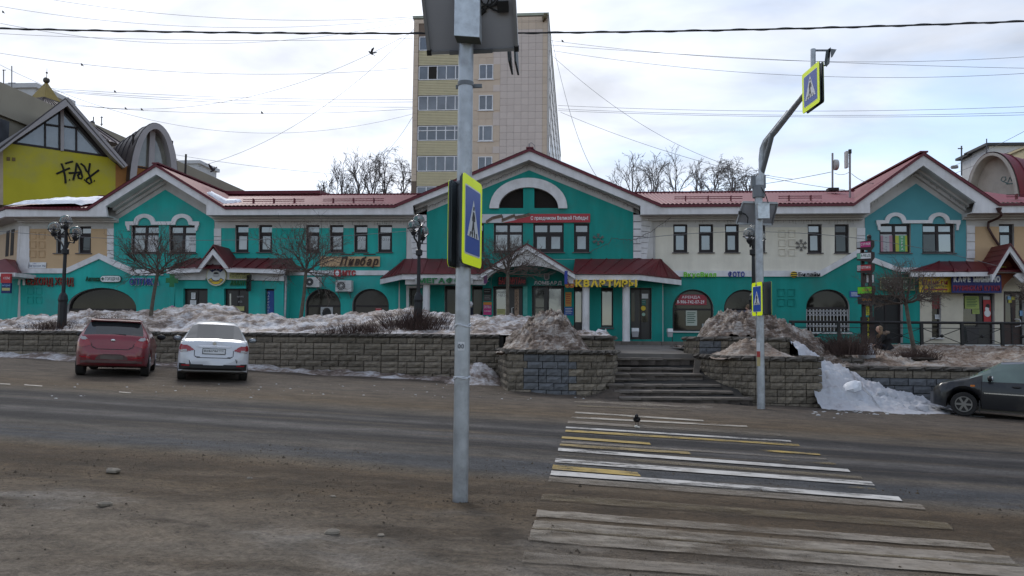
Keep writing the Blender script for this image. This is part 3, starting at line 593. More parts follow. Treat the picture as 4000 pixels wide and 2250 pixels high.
def crumbs(b):
    rr = random.Random(9)
    for k in range(260):
        g = G(rr.uniform(3170, 3680), rr.gauss(1612, 7)) if k < 70 else G(rr.uniform(200, 2400), rr.uniform(1500, 1560))
        if k >= 70 and rr.random() < .4: continue
        r = (.008+.03*rr.random()**2)*(1 if k < 70 else .6); b.ball(g+Vector((0, 0, .005+rut(g.x, g.y))), r, 5, 3, (1.6, 1.2, .5))
tag(part('ice_crumbs', mat('ice_crumb', (.5, .5, .5), .6, var=.2), None, crumbs), 'tiny ice crumbs scattered on the far road edge', 'ice', kind='stuff')
# ================================================================ THE SHOP BUILDING
YE, YW, YC = 35.2, 36.2, 35.8
TURQ = mat('turquoise_plaster', (.026, .40, .35), .85, var=.11, scale=1.2, streak=(2.2, 2.2, .3), bump=.15, bscale=120, dirt=((.07, .29, .27), .75, .6))
EMER = mat('emerald_plaster', (.012, .265, .225), .85, var=.12, scale=1.2, streak=(2.2, 2.2, .3), bump=.15, bscale=120, dirt=((.04, .195, .165), .75, .5))
TEAL = mat('teal_plaster', (.09, .30, .33), .85, var=.05, scale=1.2, bump=.15, bscale=120)  # bluer, greyer plaster tone of the right gable
BEIGE = mat('sand_plaster', (.56, .385, .225), .88, var=.05, scale=1.4, bump=.15, bscale=120)
CREAM = mat('cream_plaster', (.74, .69, .58), .88, var=.07, scale=1.4, streak=(2.2, 2.2, .25), bump=.15, bscale=120, dirt=((.58, .53, .44), .45, .8))
PALEB = mat('pale_plaster', (.60, .54, .43), .88, var=.06, scale=1.4, bump=.15, bscale=120, dirt=((.42, .37, .29), .4, 1.3))
WHT = mat('white_trim', (.72, .70, .70), .8, var=.09, scale=1.5, streak=(2.5, 2.5, .5), dirt=((.48, .45, .42), .5, 1.1))
GREYW = mat('grey_white_frieze', (.56, .54, .52), .85, var=.08, scale=1.5, dirt=((.40, .37, .33), .6, .9))
REDM = mat('red_roof_metal', (.185, .018, .035), .55, metal=0, var=.15, scale=.8, spec=.35, dirt=((.15, .045, .05), .4, .7))
REDC = mat('red_canopy_metal', (.125, .014, .018), .5, var=.16, scale=1.2, spec=.5, dirt=((.075, .03, .03), .5, 1.3))
REDT = mat('red_trim', (.12, .008, .018), .45, var=.08)
DKF = mat('dark_brown_frame', (.018, .012, .012), .55, var=.15)
GL = [glass('sky_glass', (.05, .055, .06), 2.6), glass('blind_glass', (.17, .18, .19), 2.1, var=.12), glass('dim_glass', (.016, .018, .02), 1.6), glass('shop_glass', (.014, .012, .010), 1.38, var=.6), glass('paper_glass', (.42, .43, .44), 1.8, var=.12)]
sb = thing('shop_building', 'long two storey green and cream shop arcade with red roofs and gables', 'building', (-3, 36, 1.3))
def xz(px, py, Y): p = P(px, py, Y); return (p.x, p.z)
def poly(pts, Y): return [xz(a, b, Y) for a, b in pts]
def rect(a, b, c, d): return [(a, d), (b, d), (b, c), (a, c)]
def archp(px0, px1, top, spr, bot, n=18):
    c = (px0+px1)/2; a = (px1-px0)/2
    return [(px0, bot), (px1, bot)]+[(c+a*math.cos(math.pi*k/n), spr-(spr-top)*math.sin(math.pi*k/n)) for k in range(n+1)]
def pan(name, m, pts, Y, t=.015, holes=(), parent=sb, back=0):
    return MB().prism(poly(pts, Y), Y-t, Y+back, [poly(h, Y) for h in holes]).build(name, m, parent)
def field(m, x0, x1, top, bottom, wins, Y=YW):     # rectangular plaster field notched by windows that reach above it
    pts = list(bottom)+[(x1, top)]
    for r in sorted(wins, reverse=True): pts += [(r[1], top), (r[1], r[3]), (r[0], r[3]), (r[0], top)]
    return pan('wall_field', m, pts+[(x0, top)], Y)
def band(b, pth, dz0, dz1, y0, y1):
    for (xa, za), (xb, zb) in zip(pth, pth[1:]):
        b.hexa([(xa, y0, za+dz0), (xb, y0, zb+dz0), (xb, y1, zb+dz0), (xa, y1, za+dz0), (xa, y0, za+dz1), (xb, y0, zb+dz1), (xb, y1, zb+dz1), (xa, y1, za+dz1)])
def window(r, Y, cols=1, tr=.30, panes=(0, 0), inset=.16, sill=True, fw=4.2, lower=9, parent=sb, rights=None, transom=True):
    px0, px1, py0, py1 = r; Yf = Y+inset; ((x0, z1), (x1, z0)) = (xz(px0, py0, Y), xz(px1, py1, Y)); u = U(px0, py0, Y); f = fw*u; lo = lower*u
    b = MB(); zt = z1-(z1-z0)*tr; cells = []
    b.box(x0, x0+f, Yf-.05, Yf+.05, z0, z1).box(x1-f, x1, Yf-.05, Yf+.05, z0, z1).box(x0+f, x1-f, Yf-.05, Yf+.05, z1-f, z1).box(x0+f, x1-f, Yf-.05, Yf+.05, z0, z0+f)
    cw = (x1-x0-f)/cols
    if transom: b.box(x0+f, x1-f, Yf-.049, Yf+.05, zt-f*.7, zt+f*.7)
    for c in range(1, cols): xm = x0+f/2+cw*c; b.box(xm-f*.75, xm+f*.75, Yf-.051, Yf+.05, z0+f, z1-f)
    for c in range(cols):
        a0 = x0+f/2+cw*c+f*.5; a1 = x0+f/2+cw*(c+1)-f*.5
        if lower and transom:
            s = lo*.62
            b.box(a0, a0+s, Yf-.035, Yf+.04, z0+f, zt-f*.7).box(a1-s, a1, Yf-.035, Yf+.04, z0+f, zt-f*.7).box(a0+s, a1-s, Yf-.035, Yf+.04, z0+f, z0+f+s).box(a0+s, a1-s, Yf-.035, Yf+.04, zt-f*.7-s, zt-f*.7)
        cells.append((a0, a1, zt, z1-f*.5, panes[0])); cells.append((a0, a1, z0+f*.5, zt, panes[1] if not isinstance(panes[1], tuple) else panes[1][c]))
        if not transom: cells[-2:] = [(a0, a1, z0+f*.5, z1-f*.5, panes[1] if not isinstance(panes[1], tuple) else panes[1][c])]
    wo = b.build('window', DKF, parent)
    for a0, a1, q0, q1, g in cells:
        tl = random.uniform(-.006, .006); MB().hexa([(a0, Yf+.0+tl, q0), (a1, Yf-tl, q0), (a1, Yf+.02, q0), (a0, Yf+.02, q0), (a0, Yf+tl*.5, q1), (a1, Yf-tl, q1), (a1, Yf+.02, q1), (a0, Yf+.02, q1)]).build('pane', GL[g], wo)
    if sill: MB().box(x0-.06, x1+.06, Y-.10, Y+inset, z0-.045, z0-.004).build('sill', mat('sill_metal', (.10, .085, .085), .5, var=.1), wo)
    return wo
# --- outline of the eaves (top of the white fascia)
EV = [(22, 817), (342, 823), (610, 651), (881, 819), (1541, 812), (2070, 591), (2583, 810), (3335, 805), (3607, 607), (3902, 805), (4150, 803)]
EP = [xz(a, b, YE) for a, b in EV]
def evz(x):
    for (xa, za), (xb, zb) in zip(EP, EP[1:]):
        if x <= xb: return za+(zb-za)*(x-xa)/(xb-xa)
    return EP[-1][1]
# fascia with returns where the gables open
FB = [(22, 846), (418, 846), (412, 806), (610, 681), (806, 801), (806, 840), (1615, 838), (1612, 803), (2067, 624), (2502, 804), (2502, 838), (3399, 832), (3399, 793), (3607, 646), (3812, 790), (3800, 832), (4150, 830)]
fp = [xz(a, b, YE) for a, b in EV]+[xz(a, b, YE) for a, b in reversed(FB)]
MB().prism(fp, YE, YE+.14).build('fascia', WHT, sb)
b = MB(); band(b, EP, .002, .12, YE-.08, YE+.2); b.build('roof_edge', REDT, sb)
def inner(b, k0, k1, dzt, dzb, y0, y1):      # boxed soffit and mouldings stepping back to the wall
    band(b, [xz(*FB[k], YE) for k in range(k0, k1)], dzb, dzt, y0, y1)
b = MB()
for a, z in ((0, 2), (5, 7), (10, 12), (15, 17)): inner(b, a, z, .06, .01, YE+.14, YW)
for a, z in ((2, 5), (7, 10), (12, 15)): inner(b, a, z, .08, .012, YE+.14, YW)
b.build('soffit', GREYW, sb)
b = MB()
for a, z in ((0, 2), (5, 7), (10, 12), (15, 17)): inner(b, a, z, .01, -.07, YW-.42, YW); inner(b, a, z, -.07, -.16, YW-.2, YW)
for a, z in ((2, 5), (7, 10), (12, 15)): inner(b, a, z, .01, -.10, YW-.42, YW); inner(b, a, z, -.10, -.26, YW-.16, YW)
b.build('cornice', GREYW, sb)
# --- main walls (pale body) with openings
WL2 = [(919, 971, 879, 985), (1011, 1063, 879, 985), (1195, 1248, 879, 985), (1288, 1342, 879, 985), (1383, 1436, 879, 985), (1477, 1532, 879, 985)]
WLG = [(513, 621, 881, 989), (661, 766, 881, 989)]; WLB = [(220, 266, 884, 989), (307, 356, 884, 989)]
WC = [(1830, 1890, 872, 985), (1929, 2043, 872, 984), (2083, 2202, 872, 985), (2242, 2302, 872, 985)]
WR2 = [(2630, 2685, 876, 986), (2730, 2786, 876, 986), (2832, 2886, 876, 986), (2937, 2989, 876, 986), (3155, 3210, 876, 988), (3260, 3316, 876, 988)]
WRG = [(3435, 3557, 875, 988), (3602, 3729, 875, 988)]; WRB = [(3902, 3961, 875, 990)]
ARL = [(262, 533, 1124, 1205, 1240), (1192, 1331, 1128, 1192, 1300), (1376, 1519, 1128, 1192, 1300)]
ARR = [(2627, 2787, 1130, 1205, 1293), (2828, 2985, 1131, 1205, 1293), (3149, 3318, 1130, 1200, 1297)]
rr4 = lambda r: rect(r[0], r[1], r[2], r[3])
HL = [rr4(r) for r in WL2+WLG+WLB]+[archp(*a) for a in ARL]
HR = [rr4(r) for r in WR2+WRG+WRB]+[archp(*a) for a in ARR]+[rect(3411, 3527, 1152, 1340), rect(3640, 3676, 1146, 1318), rect(3762, 3885, 1146, 1343), rect(3920, 4002, 1138, 1345)]
def wallbody(name, x0, x1, Y, holes, zb=1.05):
    xs = [x0]+[p[0] for p in EP if x0 < p[0] < x1]+[x1]
    pl_ = [(x0, zb), (x1, zb)]+[(x, evz(x)-.03) for x in reversed(xs)]
    return MB().prism(pl_, Y, Y+.32, [poly(h, Y) for h in holes]).build(name, GREYW, sb)
XL0 = xz(80, 1000, YW)[0]; XC0 = xz(1587, 1000, YW)[0]; XC1 = xz(2560, 1000, YW)[0]; XR1 = xz(4150, 1000, YW)[0]
wallbody('wall', XL0, XC0+.6, YW, HL); wallbody('wall', XC1-.6, XR1, YW, HR)
# dark rooms behind the openings
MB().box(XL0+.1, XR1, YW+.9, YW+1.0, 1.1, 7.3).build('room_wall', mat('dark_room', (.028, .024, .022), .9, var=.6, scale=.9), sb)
MB().box(XL0+.1, XR1, YW+.33, YW+.9, 4.25, 4.3).build('floor_slab', M_CORE, sb)
# painted fields
field(BEIGE, 118, 425, 894, [(118, 1050), (262, 1050), (391, 995), (425, 1010)], WLB)
GLP = [(445, 1075), (838, 1075), (838, 861), (809, 840), (646, 741), (450, 864), (445, 868)]
pan('wall_field', TURQ, GLP, YW, .018, [rr4(r) for r in WLG])
field(TURQ, 865, 1587, 891, [(865, 1058), (1587, 1058)], WL2)
pan('wall_field', TURQ, [(80, 1345), (1640, 1345), (1640, 1076), (525, 1076), (391, 1011), (268, 1068), (80, 1068)], YW, .012, [archp(*a) for a in ARL])
field(CREAM, 2560, 3346, 888, [(2560, 1060), (3205, 1060), (3346, 985)], WR2)
pan('wall_field', EMER, [(2560, 1345), (3593, 1345), (3593, 1060), (3503, 1060), (3342, 1004), (3205, 1076), (2560, 1076)], YW, .012, [archp(*a) for a in ARR]+[rect(3411, 3527, 1152, 1340)])
pan('wall_field', TEAL, [(3378, 1012), (3378, 852), (3578, 717), (3773, 850), (3773, 1062), (3503, 1062)], YW, .018, [rr4(r) for r in WRG])
field(BEIGE, 3806, 4150, 885, [(3806, 1062), (4150, 1062)], WRB)
pan('wall_field', PALEB, [(3594, 1345), (4150, 1345), (4150, 1063), (3594, 1063)], YW, .012, [rect(3640, 3676, 1146, 1318), rect(3762, 3885, 1146, 1343), rect(3920, 4002, 1138, 1345)])
# string courses with their little pediments
pan('string_course', WHT, [(76, 1068), (268, 1068), (391, 1012), (522, 1076), (640, 1076), (640, 1053), (532, 1053), (391, 990), (262, 1049), (76, 1049)], YW, .11)
pan('string_course', WHT, [(1125, 1075), (1520, 1075), (1520, 1057), (1125, 1057)], YW, .08)
pan('string_course', WHT, [(2560, 1081), (3205, 1081), (3342, 1004), (3503, 1062), (3600, 1062), (3600, 1046), (3510, 1046), (3342, 979), (3202, 1058), (2560, 1058)], YW, .11)
# quoins: stacked white stones with grooves
def quoin(px0, px1, py0, py1, n, Y=YW, t=.06):
    for k in range(n):
        a = py0+(py1-py0)*k/n; c = py0+(py1-py0)*(k+1)/n; pan('quoin_stone', WHT, rect(px0, px1, a+1.4, c-1.4), Y, t)
quoin(421, 446, 892, 1008, 4); quoin(838, 865, 892, 1056, 5); quoin(3346, 3378, 890, 985, 3); quoin(3775, 3806, 880, 1010, 4)
pan('corner_pilaster', WHT, rect(78, 118, 884, 1050), YW, .07)
# relief squares pressed into the plaster
def relief(px0, px1, py0, py1, cols, rows, m):
    w_ = (px1-px0)/cols; h_ = (py1-py0)/rows
    for i in range(cols):
        for j in range(rows):
            a = px0+w_*i+w_*.14; c = py0+h_*j+h_*.12; d_ = a+w_*.72; e_ = c+h_*.76; t = 2.0
            b = MB()
            for q in (rect(a, d_, c, c+t), rect(a, a+t, c+t, e_), rect(d_-t, d_, c+t, e_), rect(a+t, d_-t, e_-t, e_)): b.prism(poly(q, YW), YW-.055, YW-.012)
            b.build('relief_frame', m, sb)
relief(112, 182, 902, 1010, 2, 3, BEIGE); relief(103, 170, 1118, 1190, 2, 2, TURQ); relief(1093, 1162, 893, 975, 2, 2, TURQ); relief(3036, 3112, 894, 1004, 2, 3, CREAM); relief(3032, 3110, 1124, 1200, 2, 2, EMER)
# window eyebrows on the side gables
def eyebrow(ws, x0, x1, top, bot, drop):
    c = [(r[0]+r[1])/2 for r in ws]; ro, ri = 41, 26; out_ = [(x0, bot-2), (x0, top)]
    for q in c: out_ += [(q-ro*math.cos(math.pi*k/12), top-(ro-11)*math.sin(math.pi*k/12)) for k in range(13)]
    out_ += [(x1, top), (x1, bot-2), (x1-5, bot+8), (x1-8, drop), (x1-16, drop), (x1-16, bot)]
    for q in reversed(c): out_ += [(q+ri*math.cos(math.pi*k/12), bot-2-(ri+2)*math.sin(math.pi*k/12)) for k in range(13)]
    out_ += [(x0+16, bot), (x0+16, drop), (x0+8, drop), (x0+5, bot+8)]
    pan('window_eyebrow', WHT, out_, YW-.018, .09)
eyebrow(WLG, 493, 780, 866, 881, 902); eyebrow(WRG, 3421, 3749, 861, 875, 900)
# --- projecting centre block
xa, xb = xz(1620, 1000, YC)[0], xz(2521, 1000, YC)[0]; xi, xj = xz(1666, 1000, YC)[0], xz(2474, 1000, YC)[0]
LUN = [(1949, 813), (2181, 813)]+[(2065+116*math.cos(math.pi*k/20), 813-80*math.sin(math.pi*k/20)) for k in range(21)]
GRC = [rect(1590+10, 1640, 1125, 1330), rect(1737, 1782, 1116, 1330), rect(1843, 1886, 1116, 1330), rect(1926, 2042, 1118, 1330), rect(2078, 2204, 1116, 1330), rect(2242, 2276, 1118, 1300), rect(2348, 2395, 1124, 1278), rect(2462, 2545, 1124, 1326)]
HC = [rr4(r) for r in WC]+[LUN]
xs = [xi]+[p[0] for p in EP if xi < p[0] < xj]+[xj]
MB().prism([(xi, 4.1), (xj, 4.1)]+[(x, evz(x)-.03) for x in reversed(xs)], YC, YC+.3, [poly(h, YC) for h in HC]).build('wall', GREYW, sb)
MB().prism([(xz(1560, 1000, YC)[0], 1.05), (xz(2590, 1000, YC)[0], 1.05), (xz(2590, 1000, YC)[0], 4.1), (xz(1560, 1000, YC)[0], 4.1)], YC, YC+.3, [poly(h, YC) for h in GRC]).build('wall', GREYW, sb)
def chamfer(px, side):
    x0 = xz(px, 1000, YC)[0]; x1 = x0+side*.55
    b = MB()
    for k in range(8):
        za, zb = xz(px, 1012-(1012-838)*k/8, YC)[1]+.012, xz(px, 1012-(1012-838)*(k+1)/8, YC)[1]-.012
        o = MB().hexa([(x0, YC-.05, za), (x1, YW-.02, za), (x1, YW+.2, za), (x0, YC+.2, za), (x0, YC-.05, zb), (x1, YW-.02, zb), (x1, YW+.2, zb), (x0, YC+.2, zb)] if side > 0 else [(x1, YW-.02, za), (x0, YC-.05, za), (x0, YC+.2, za), (x1, YW+.2, za), (x1, YW-.02, zb), (x0, YC-.05, zb), (x0, YC+.2, zb), (x1, YW+.2, zb)]).build('quoin_stone', WHT, sb)
    b.hexa([(min(x0, x1), YC+.02, 4), (max(x0, x1), YC+.02, 4), (max(x0, x1), YW+.2, 4), (min(x0, x1), YW+.2, 4), (min(x0, x1), YW-.0, 7.6), (max(x0, x1), YW-.0, 7.6), (max(x0, x1), YW+.2, 7.6), (min(x0, x1), YW+.2, 7.6)]).build('pier_core', GREYW, sb)
chamfer(1630, -1); chamfer(2505, 1)
quoin(1630, 1667, 838, 1010, 6, YC, .05); quoin(2474, 2505, 838, 1010, 6, YC, .05)
CG = [(1668, 1012), (2473, 1012), (2473, 830), (2067, 665), (1668, 828)]
pan('wall_field', EMER, CG, YC, .018, HC)
pan('wall_field', EMER, [(1562, 1345), (2588, 1345), (2588, 1014), (1562, 1014)], YC, .016, GRC)
# lunette: white arch, louvres, mullion
arc_o = [(1913, 815), (1949, 815)]+[(2065-116*math.cos(math.pi*k/20), 813-80*math.sin(math.pi*k/20)) for k in range(21)]+[(2181, 815), (2216, 815), (2216, 806)]+[(2065+150*math.cos(math.pi*k/20), 806-110*math.sin(math.pi*k/20)) for k in range(1, 20)]+[(1913, 806)]
pan('arch_trim', WHT, arc_o, YC-.018, .12)
pan('mullion', EMER, [(2044, 814), (2087, 814), (2087, 733), (2044, 733)], YC, .017, back=.2)
lv = MB()
for k in range(22):
    py = 811-k*3.6; hw = 116*math.sqrt(max(0, 1-((813-py)/80)**2)); p0 = xz(2065-hw, py, YC); p1 = xz(2065+hw, py, YC)
    if hw > 12: MB().hexa([(p0[0], YC+.10, p0[1]-.012), (p1[0], YC+.10, p1[1]-.012), (p1[0], YC+.16, p1[1]+.02), (p0[0], YC+.16, p0[1]+.02), (p0[0], YC+.10, p0[1]), (p1[0], YC+.10, p1[1]), (p1[0], YC+.16, p1[1]+.032), (p0[0], YC+.16, p0[1]+.032)]).build('louvre_slat', mat('louvre', (.035, .026, .022), .7), sb)
pan('louvre_back', M_CORE, rect(1940, 2190, 720, 815), YC+.27, .02)
# --- windows
rw_ = random.Random(4)
for i, r in enumerate(WL2): window(r, YW, 1, .30, (0, 1) if i > 0 else (0, 4), fw=6)
for r, pn in zip(WLG, ((0, (1, 4)), (0, (2, 4)))): window(r, YW, 2, .30, (0, pn[1]), fw=6, lower=0)
for i, r in enumerate(WLB): window(r, YW, 1, .30, (0, 4 if i == 0 else 2), fw=7)
window(WC[0], YC, 1, .30, (0, 0), fw=7); window(WC[1], YC, 2, .34, (0, 0), fw=7, lower=0); window(WC[2], YC, 2, .34, (0, 1), fw=7, lower=12); window(WC[3], YC, 1, .34, (0, 1), fw=8, lower=9)
for i, r in enumerate(WR2): window(r, YW, 1, .30, (0 if i < 5 else 2, 1 if i < 5 else 2), fw=6, lower=9 if i != 5 else 3)
window(WRG[0], YW, 2, .30, (0, (4, 4)), fw=7, lower=0); window(WRG[1], YW, 2, .30, (0, (2, 0)), fw=7, lower=0)
for r in WRB: window(r, YW, 1, .30, (0, 1), fw=6, lower=5)
def archwin(a, Y, bars=(0,), low=True, sill=True):
    px0, px1, top, spr, bot = a; Yf = Y+.2; outl = poly(archp(px0, px1, top, spr, bot), Y); inn = poly(archp(px0+6, px1-6, top+6, spr, bot-5), Y)
    wo = MB().prism(outl, Yf-.05, Yf+.05, [inn]).build('shop_window', DKF, sb)
    MB().prism(inn, Yf, Yf+.02).build('pane', GL[3], wo)
    z = xz(px0, spr+2, Y)[1]; x0, x1 = xz(px0+6, spr, Y)[0], xz(px1-6, spr, Y)[0]; bb = MB().box(x0, x1, Yf-.04, Yf-.002, z-.05, z+.03)
    for t in bars: x = x0+(x1-x0)*t; bb.box(x-.02, x+.02, Yf-.03, Yf-.003, xz(px0, bot, Y)[1], z+.6 if 0 else z-.05)
    bb.build('window_bar', DKF, wo)
    if sill: MB().box(x0-.15, x1+.15, Y-.10, Y+.15, xz(px0, bot, Y)[1]-.07, xz(px0, bot, Y)[1]-.004).build('sill', GREYW, wo)
    return wo
for a in ARL: archwin(a, YW)
for a in ARR: archwin(a, YW)
# lit ceiling lamps glimpsed through shop windows
lamp = mat('fluorescent_tube', (1, .97, .9), .5, emit=2.2, var=0)
for px, py, Y, l in ((480, 1160, YW+.75, .5), (1005-520, 1166, YW+.7, .45), (1862, 1142, YC+.7, .35), (1866, 1150, YC+.7, .25)):
    q = P(px, py, Y); MB().box(q.x-l/2, q.x+l/2, q.y, q.y+.06, q.z, q.z+.03).build('ceiling_lamp', lamp, sb)
# --- roofs
ZR = P(1300, 762, 42.5).z
def corr(b, x0, x1, y0, z0, y1, z1, pitch=.19, amp=.022, clip=None):
    n = int((x1-x0)/pitch*4)
    for k in range(n+1):
        x = x0+(x1-x0)*k/n; d_ = amp*(1, .3, -1, .3)[k % 4]
        b.v += [Vector((x, y0, z0+d_)), Vector((x, y1, z1+d_))]
    i = len(b.v)-2*(n+1)
    for k in range(n): b.f.append((i+2*k, i+2*k+2, i+2*k+3, i+2*k+1))
roof = None
def zmain(y, e): return e+(ZR-e)*(y-YE+.12)/(42.5-YE+.12)
def main_roof(a, c, gl, gr_):     # clipped along the valleys with the neighbouring gables
    global roof
    e = EP[c][1]+.13; x0 = EP[gl][0] if gl is not None else EP[a][0]-.3; x1 = EP[gr_][0] if gr_ is not None else EP[c][0]; pitch = .19; n = int((x1-x0)/pitch*4); b = MB()
    for k in range(n+1):
        x = x0+(x1-x0)*k/n; d_ = .022*(1, .3, -1, .3)[k % 4]; y0 = YE-.12
        if x < EP[a][0] or x > EP[c][0]:
            zg = evz(x)+.12; y0 = min(42.4, max(y0, YE-.12+(zg-e)/(ZR-e)*(42.5-YE+.12)-.1))
        b.v += [Vector((x, y0, zmain(y0, e)+d_)), Vector((x, 42.5, ZR+d_))]
    for k in range(n): b.f.append((2*k, 2*k+2, 2*k+3, 2*k+1))
    o = b.build('roof', REDM, sb); roof = roof or o
for q in ((0, 1, None, 2), (3, 4, 2, 5), (6, 7, 5, 8), (9, 10, 8, None)): main_roof(*q)
MB().bar((EP[0][0], 42.5, ZR+.02), (EP[-1][0], 42.5, ZR+.02), .3, .06).build('ridge_cap', REDT, roof)
MB().hexa([(EP[0][0], 42.55, ZR-.05), (EP[-1][0], 42.55, ZR-.05), (EP[-1][0], 49.5, 7.3), (EP[0][0], 49.5, 7.3), (EP[0][0], 42.5, ZR), (EP[-1][0], 42.5, ZR), (EP[-1][0], 49.5, 7.35), (EP[0][0], 49.5, 7.35)]).build('rear_slope', REDM, roof)
MB().box(EP[0][0]+1, EP[-1][0], 49, 49.3, 1, 7.3).build('rear_wall', GREYW, sb)
def gable_roof(k):
    (xl, zl), (xm, zm), (xr, zr) = EP[k-1], EP[k], EP[k+1]; up = .12; Yb = 44.5; n = int((Yb-YE)/.19*4)
    bb = MB()
    for (xa_, za_, xb_, zb_) in ((xl, zl, xm, zm), (xm, zm, xr, zr)):
        i = len(bb.v)
        for q in range(n+1):
            y = YE-.1+(Yb-YE)*q/n; d_ = .02*(1, .3, -1, .3)[q % 4]; bb.v += [Vector((xa_, y, za_+up+d_)), Vector((xb_, y, zb_+up+d_))]
        for q in range(n): bb.f.append((i+2*q, i+2*q+1, i+2*q+3, i+2*q+2))
    g = bb.build('gable_roof', REDM, sb)
    MB().bar((xm, YE-.1, zm+up+.03), (xm, Yb, zm+up+.03), .34, .07).build('ridge_cap', REDT, g)
    MB().prism([(xl+.1, zl-.1), (xr-.1, zr-.1), (xm, zm)], Yb-.1, Yb).build('rear_gable', GREYW, g)
for k in (2, 5, 8): gable_roof(k)
# snow guards along the eaves
def guard(px0, px1, Y=36.3):
    z = EP[4][1]+.13+(ZR-EP[4][1]-.13)*(Y-YE+.12)/(42.5-YE+.12); a, c = P(px0, 790, Y), P(px1, 790, Y); g = MB()
    for dz in (.10, .19): g.tube([(a.x, Y-.04, z+dz), (c.x, Y-.04, z+dz)], .018, 6)
    o = g.build('snow_guard', REDT, roof)
    n = max(2, int((c.x-a.x)/.8))
    for k in range(n):
        x = a.x+(c.x-a.x)*(k+.5)/n; MB().prism([(x-.02, z), (x+.02, z), (x+.02, z+.24), (x-.02, z+.24)], Y-.07, Y+.12).build('guard_bracket', REDT, roof)
guard(950, 1190); guard(1262, 1500); guard(2634, 2900); guard(3040, 3210); guard(3930, 4100)
# raised skylight strip on the left roof
z1 = P(1100, 756, 43).z; a, c = P(880, 756, 43), P(1268, 756, 43)
MB().hexa([(a.x, 42.2, z1-.16), (c.x, 42.2, z1-.16), (c.x, 44, z1+.0), (a.x, 44, z1+.0), (a.x, 42.2, z1+.02), (c.x, 42.2, z1+.02), (c.x, 44, z1+.16), (a.x, 44, z1+.16)]).build('roof_lantern', REDT, roof)
# roof snow
def roofsnow(name, lb, pts, fz, th):
    b_ = MB(); xs_ = [p[0] for p in pts]; 
    o = tag(pts and b_.grid(lambda u, v: fz(u, v), 60, 24).build(name, S_WHITE, None, smooth=3.14), lb, 'snow'); return o
x0, x1 = EP[0][0]-.1, EP[1][0]-.35
def rs1(u, v):
    x = x0+(x1-x0)*u; y = YE+.02+3.2*v*(.55+.45*sst(u*1.5)); z = EP[0][1]+.15+(ZR-EP[0][1]-.13)*(y-YE+.12)/(42.5-YE+.12); e = min(1, 6*min(v+.06, 1-v))*min(1, 10*min(u+.02, 1.02-u)); return (x, y, z-.03+.26*max(0, e)*(1+.25*nz3(x, y, 0, 1.2))*(.4+.6*sst(u*3)))
roofsnow('roof_snow', 'slab of white snow lying on the red roof at far left', [(0, 0)], rs1, .2)
def rs2(u, v):
    a_ = P(850, 765, 37.6); x = a_.x+1.1*u*1.25-.1+.3*v; y = YE+.7+1.9*v; zb = max(EP[3][1]+.13+(ZR-EP[3][1]-.13)*(y-YE+.12)/(42.5-YE+.12), EP[2][1]+.12+(EP[3][1]-EP[2][1])*(x-EP[2][0])/(EP[3][0]-EP[2][0])); e = max(0, 1-((u-.5)/.5)**2-((v-.5)/.5)**2+.5*nz3(x, y, 3, 2)); return (x, y, zb-.06+.25*min(1, e*2.2))
roofsnow('roof_snow', 'small patch of snow in the valley right of the left gable', [(0, 0)], rs2, .2)
# --- left chamfered corner of the building
cx, cy = XL0, YW; dxl, dyl = -math.cos(math.radians(38)), math.sin(math.radians(38))
def cw(s, z, out_=0): return (cx+dxl*s-out_*dyl, cy+dyl*s+out_*dxl, z)    # outward normal of the chamfer is (-sin,-cos)
def cpan(name, m, s0, s1, z0, z1, o0, o1):
    MB().hexa([cw(s0, z0, o0), cw(s1, z0, o0), cw(s1, z0, o1), cw(s0, z0, o1), cw(s0, z1, o0), cw(s1, z1, o0), cw(s1, z1, o1), cw(s0, z1, o1)]).build(name, m, sb, fix=True)
zb1, zt1 = xz(80, 1049, YW)[1], xz(80, 894, YW)[1]
cpan('wall', GREYW, 0, 5, 1.05, EP[0][1], -.3, 0); cpan('wall_field', mat('peach_plaster', (.55, .40, .27), .88, var=.05), .3, 5, zb1, zt1, 0, .015); cpan('wall_field', TURQ, 0, 5, 1.05, zb1-.24, 0, .014); cpan('string_course', WHT, -.05, 5, zb1-.24, zb1, 0, .1); cpan('corner_pilaster', WHT, -.05, .32, zb1, zt1+.1, 0, .08)
cpan('fascia', WHT, -.5, 5, EP[0][1]-.36, EP[0][1]-.02, .72, .86); cpan('soffit', GREYW, -.5, 5, EP[0][1]-.35, EP[0][1]-.28, 0, .72); cpan('roof_edge', REDT, -.5, 5, EP[0][1], EP[0][1]+.12, .6, .92)
for s in (1.15, 2.0): cpan('window', DKF, s, s+.55, zb1+.75, zt1+.1, .016, .03)
# side entrance canopy at far left edge
q0 = P(0, 1062, 34.9); MB().hexa([(q0.x-1.8, 34.6, q0.z-.04), (P(72, 1062, 34.9).x, 34.9, q0.z-.04), (P(72, 1062, 36).x, 36.4, q0.z-.04), (q0.x-1.8, 36.4, q0.z-.04), (q0.x-1.6, 36.0, q0.z+.5), (P(14, 1010, 35.6).x, 35.7, q0.z+.72), (P(14, 1010, 35.6).x, 36.4, q0.z+.72), (q0.x-1.6, 36.4, q0.z+.6)]).build('canopy_roof', REDC, sb, fix=True)
MB().box(q0.x-1.8, P(68, 1070, 34.9).x, 34.75, 36.2, q0.z-.24, q0.z-.05).build('canopy_fascia', WHT, sb)
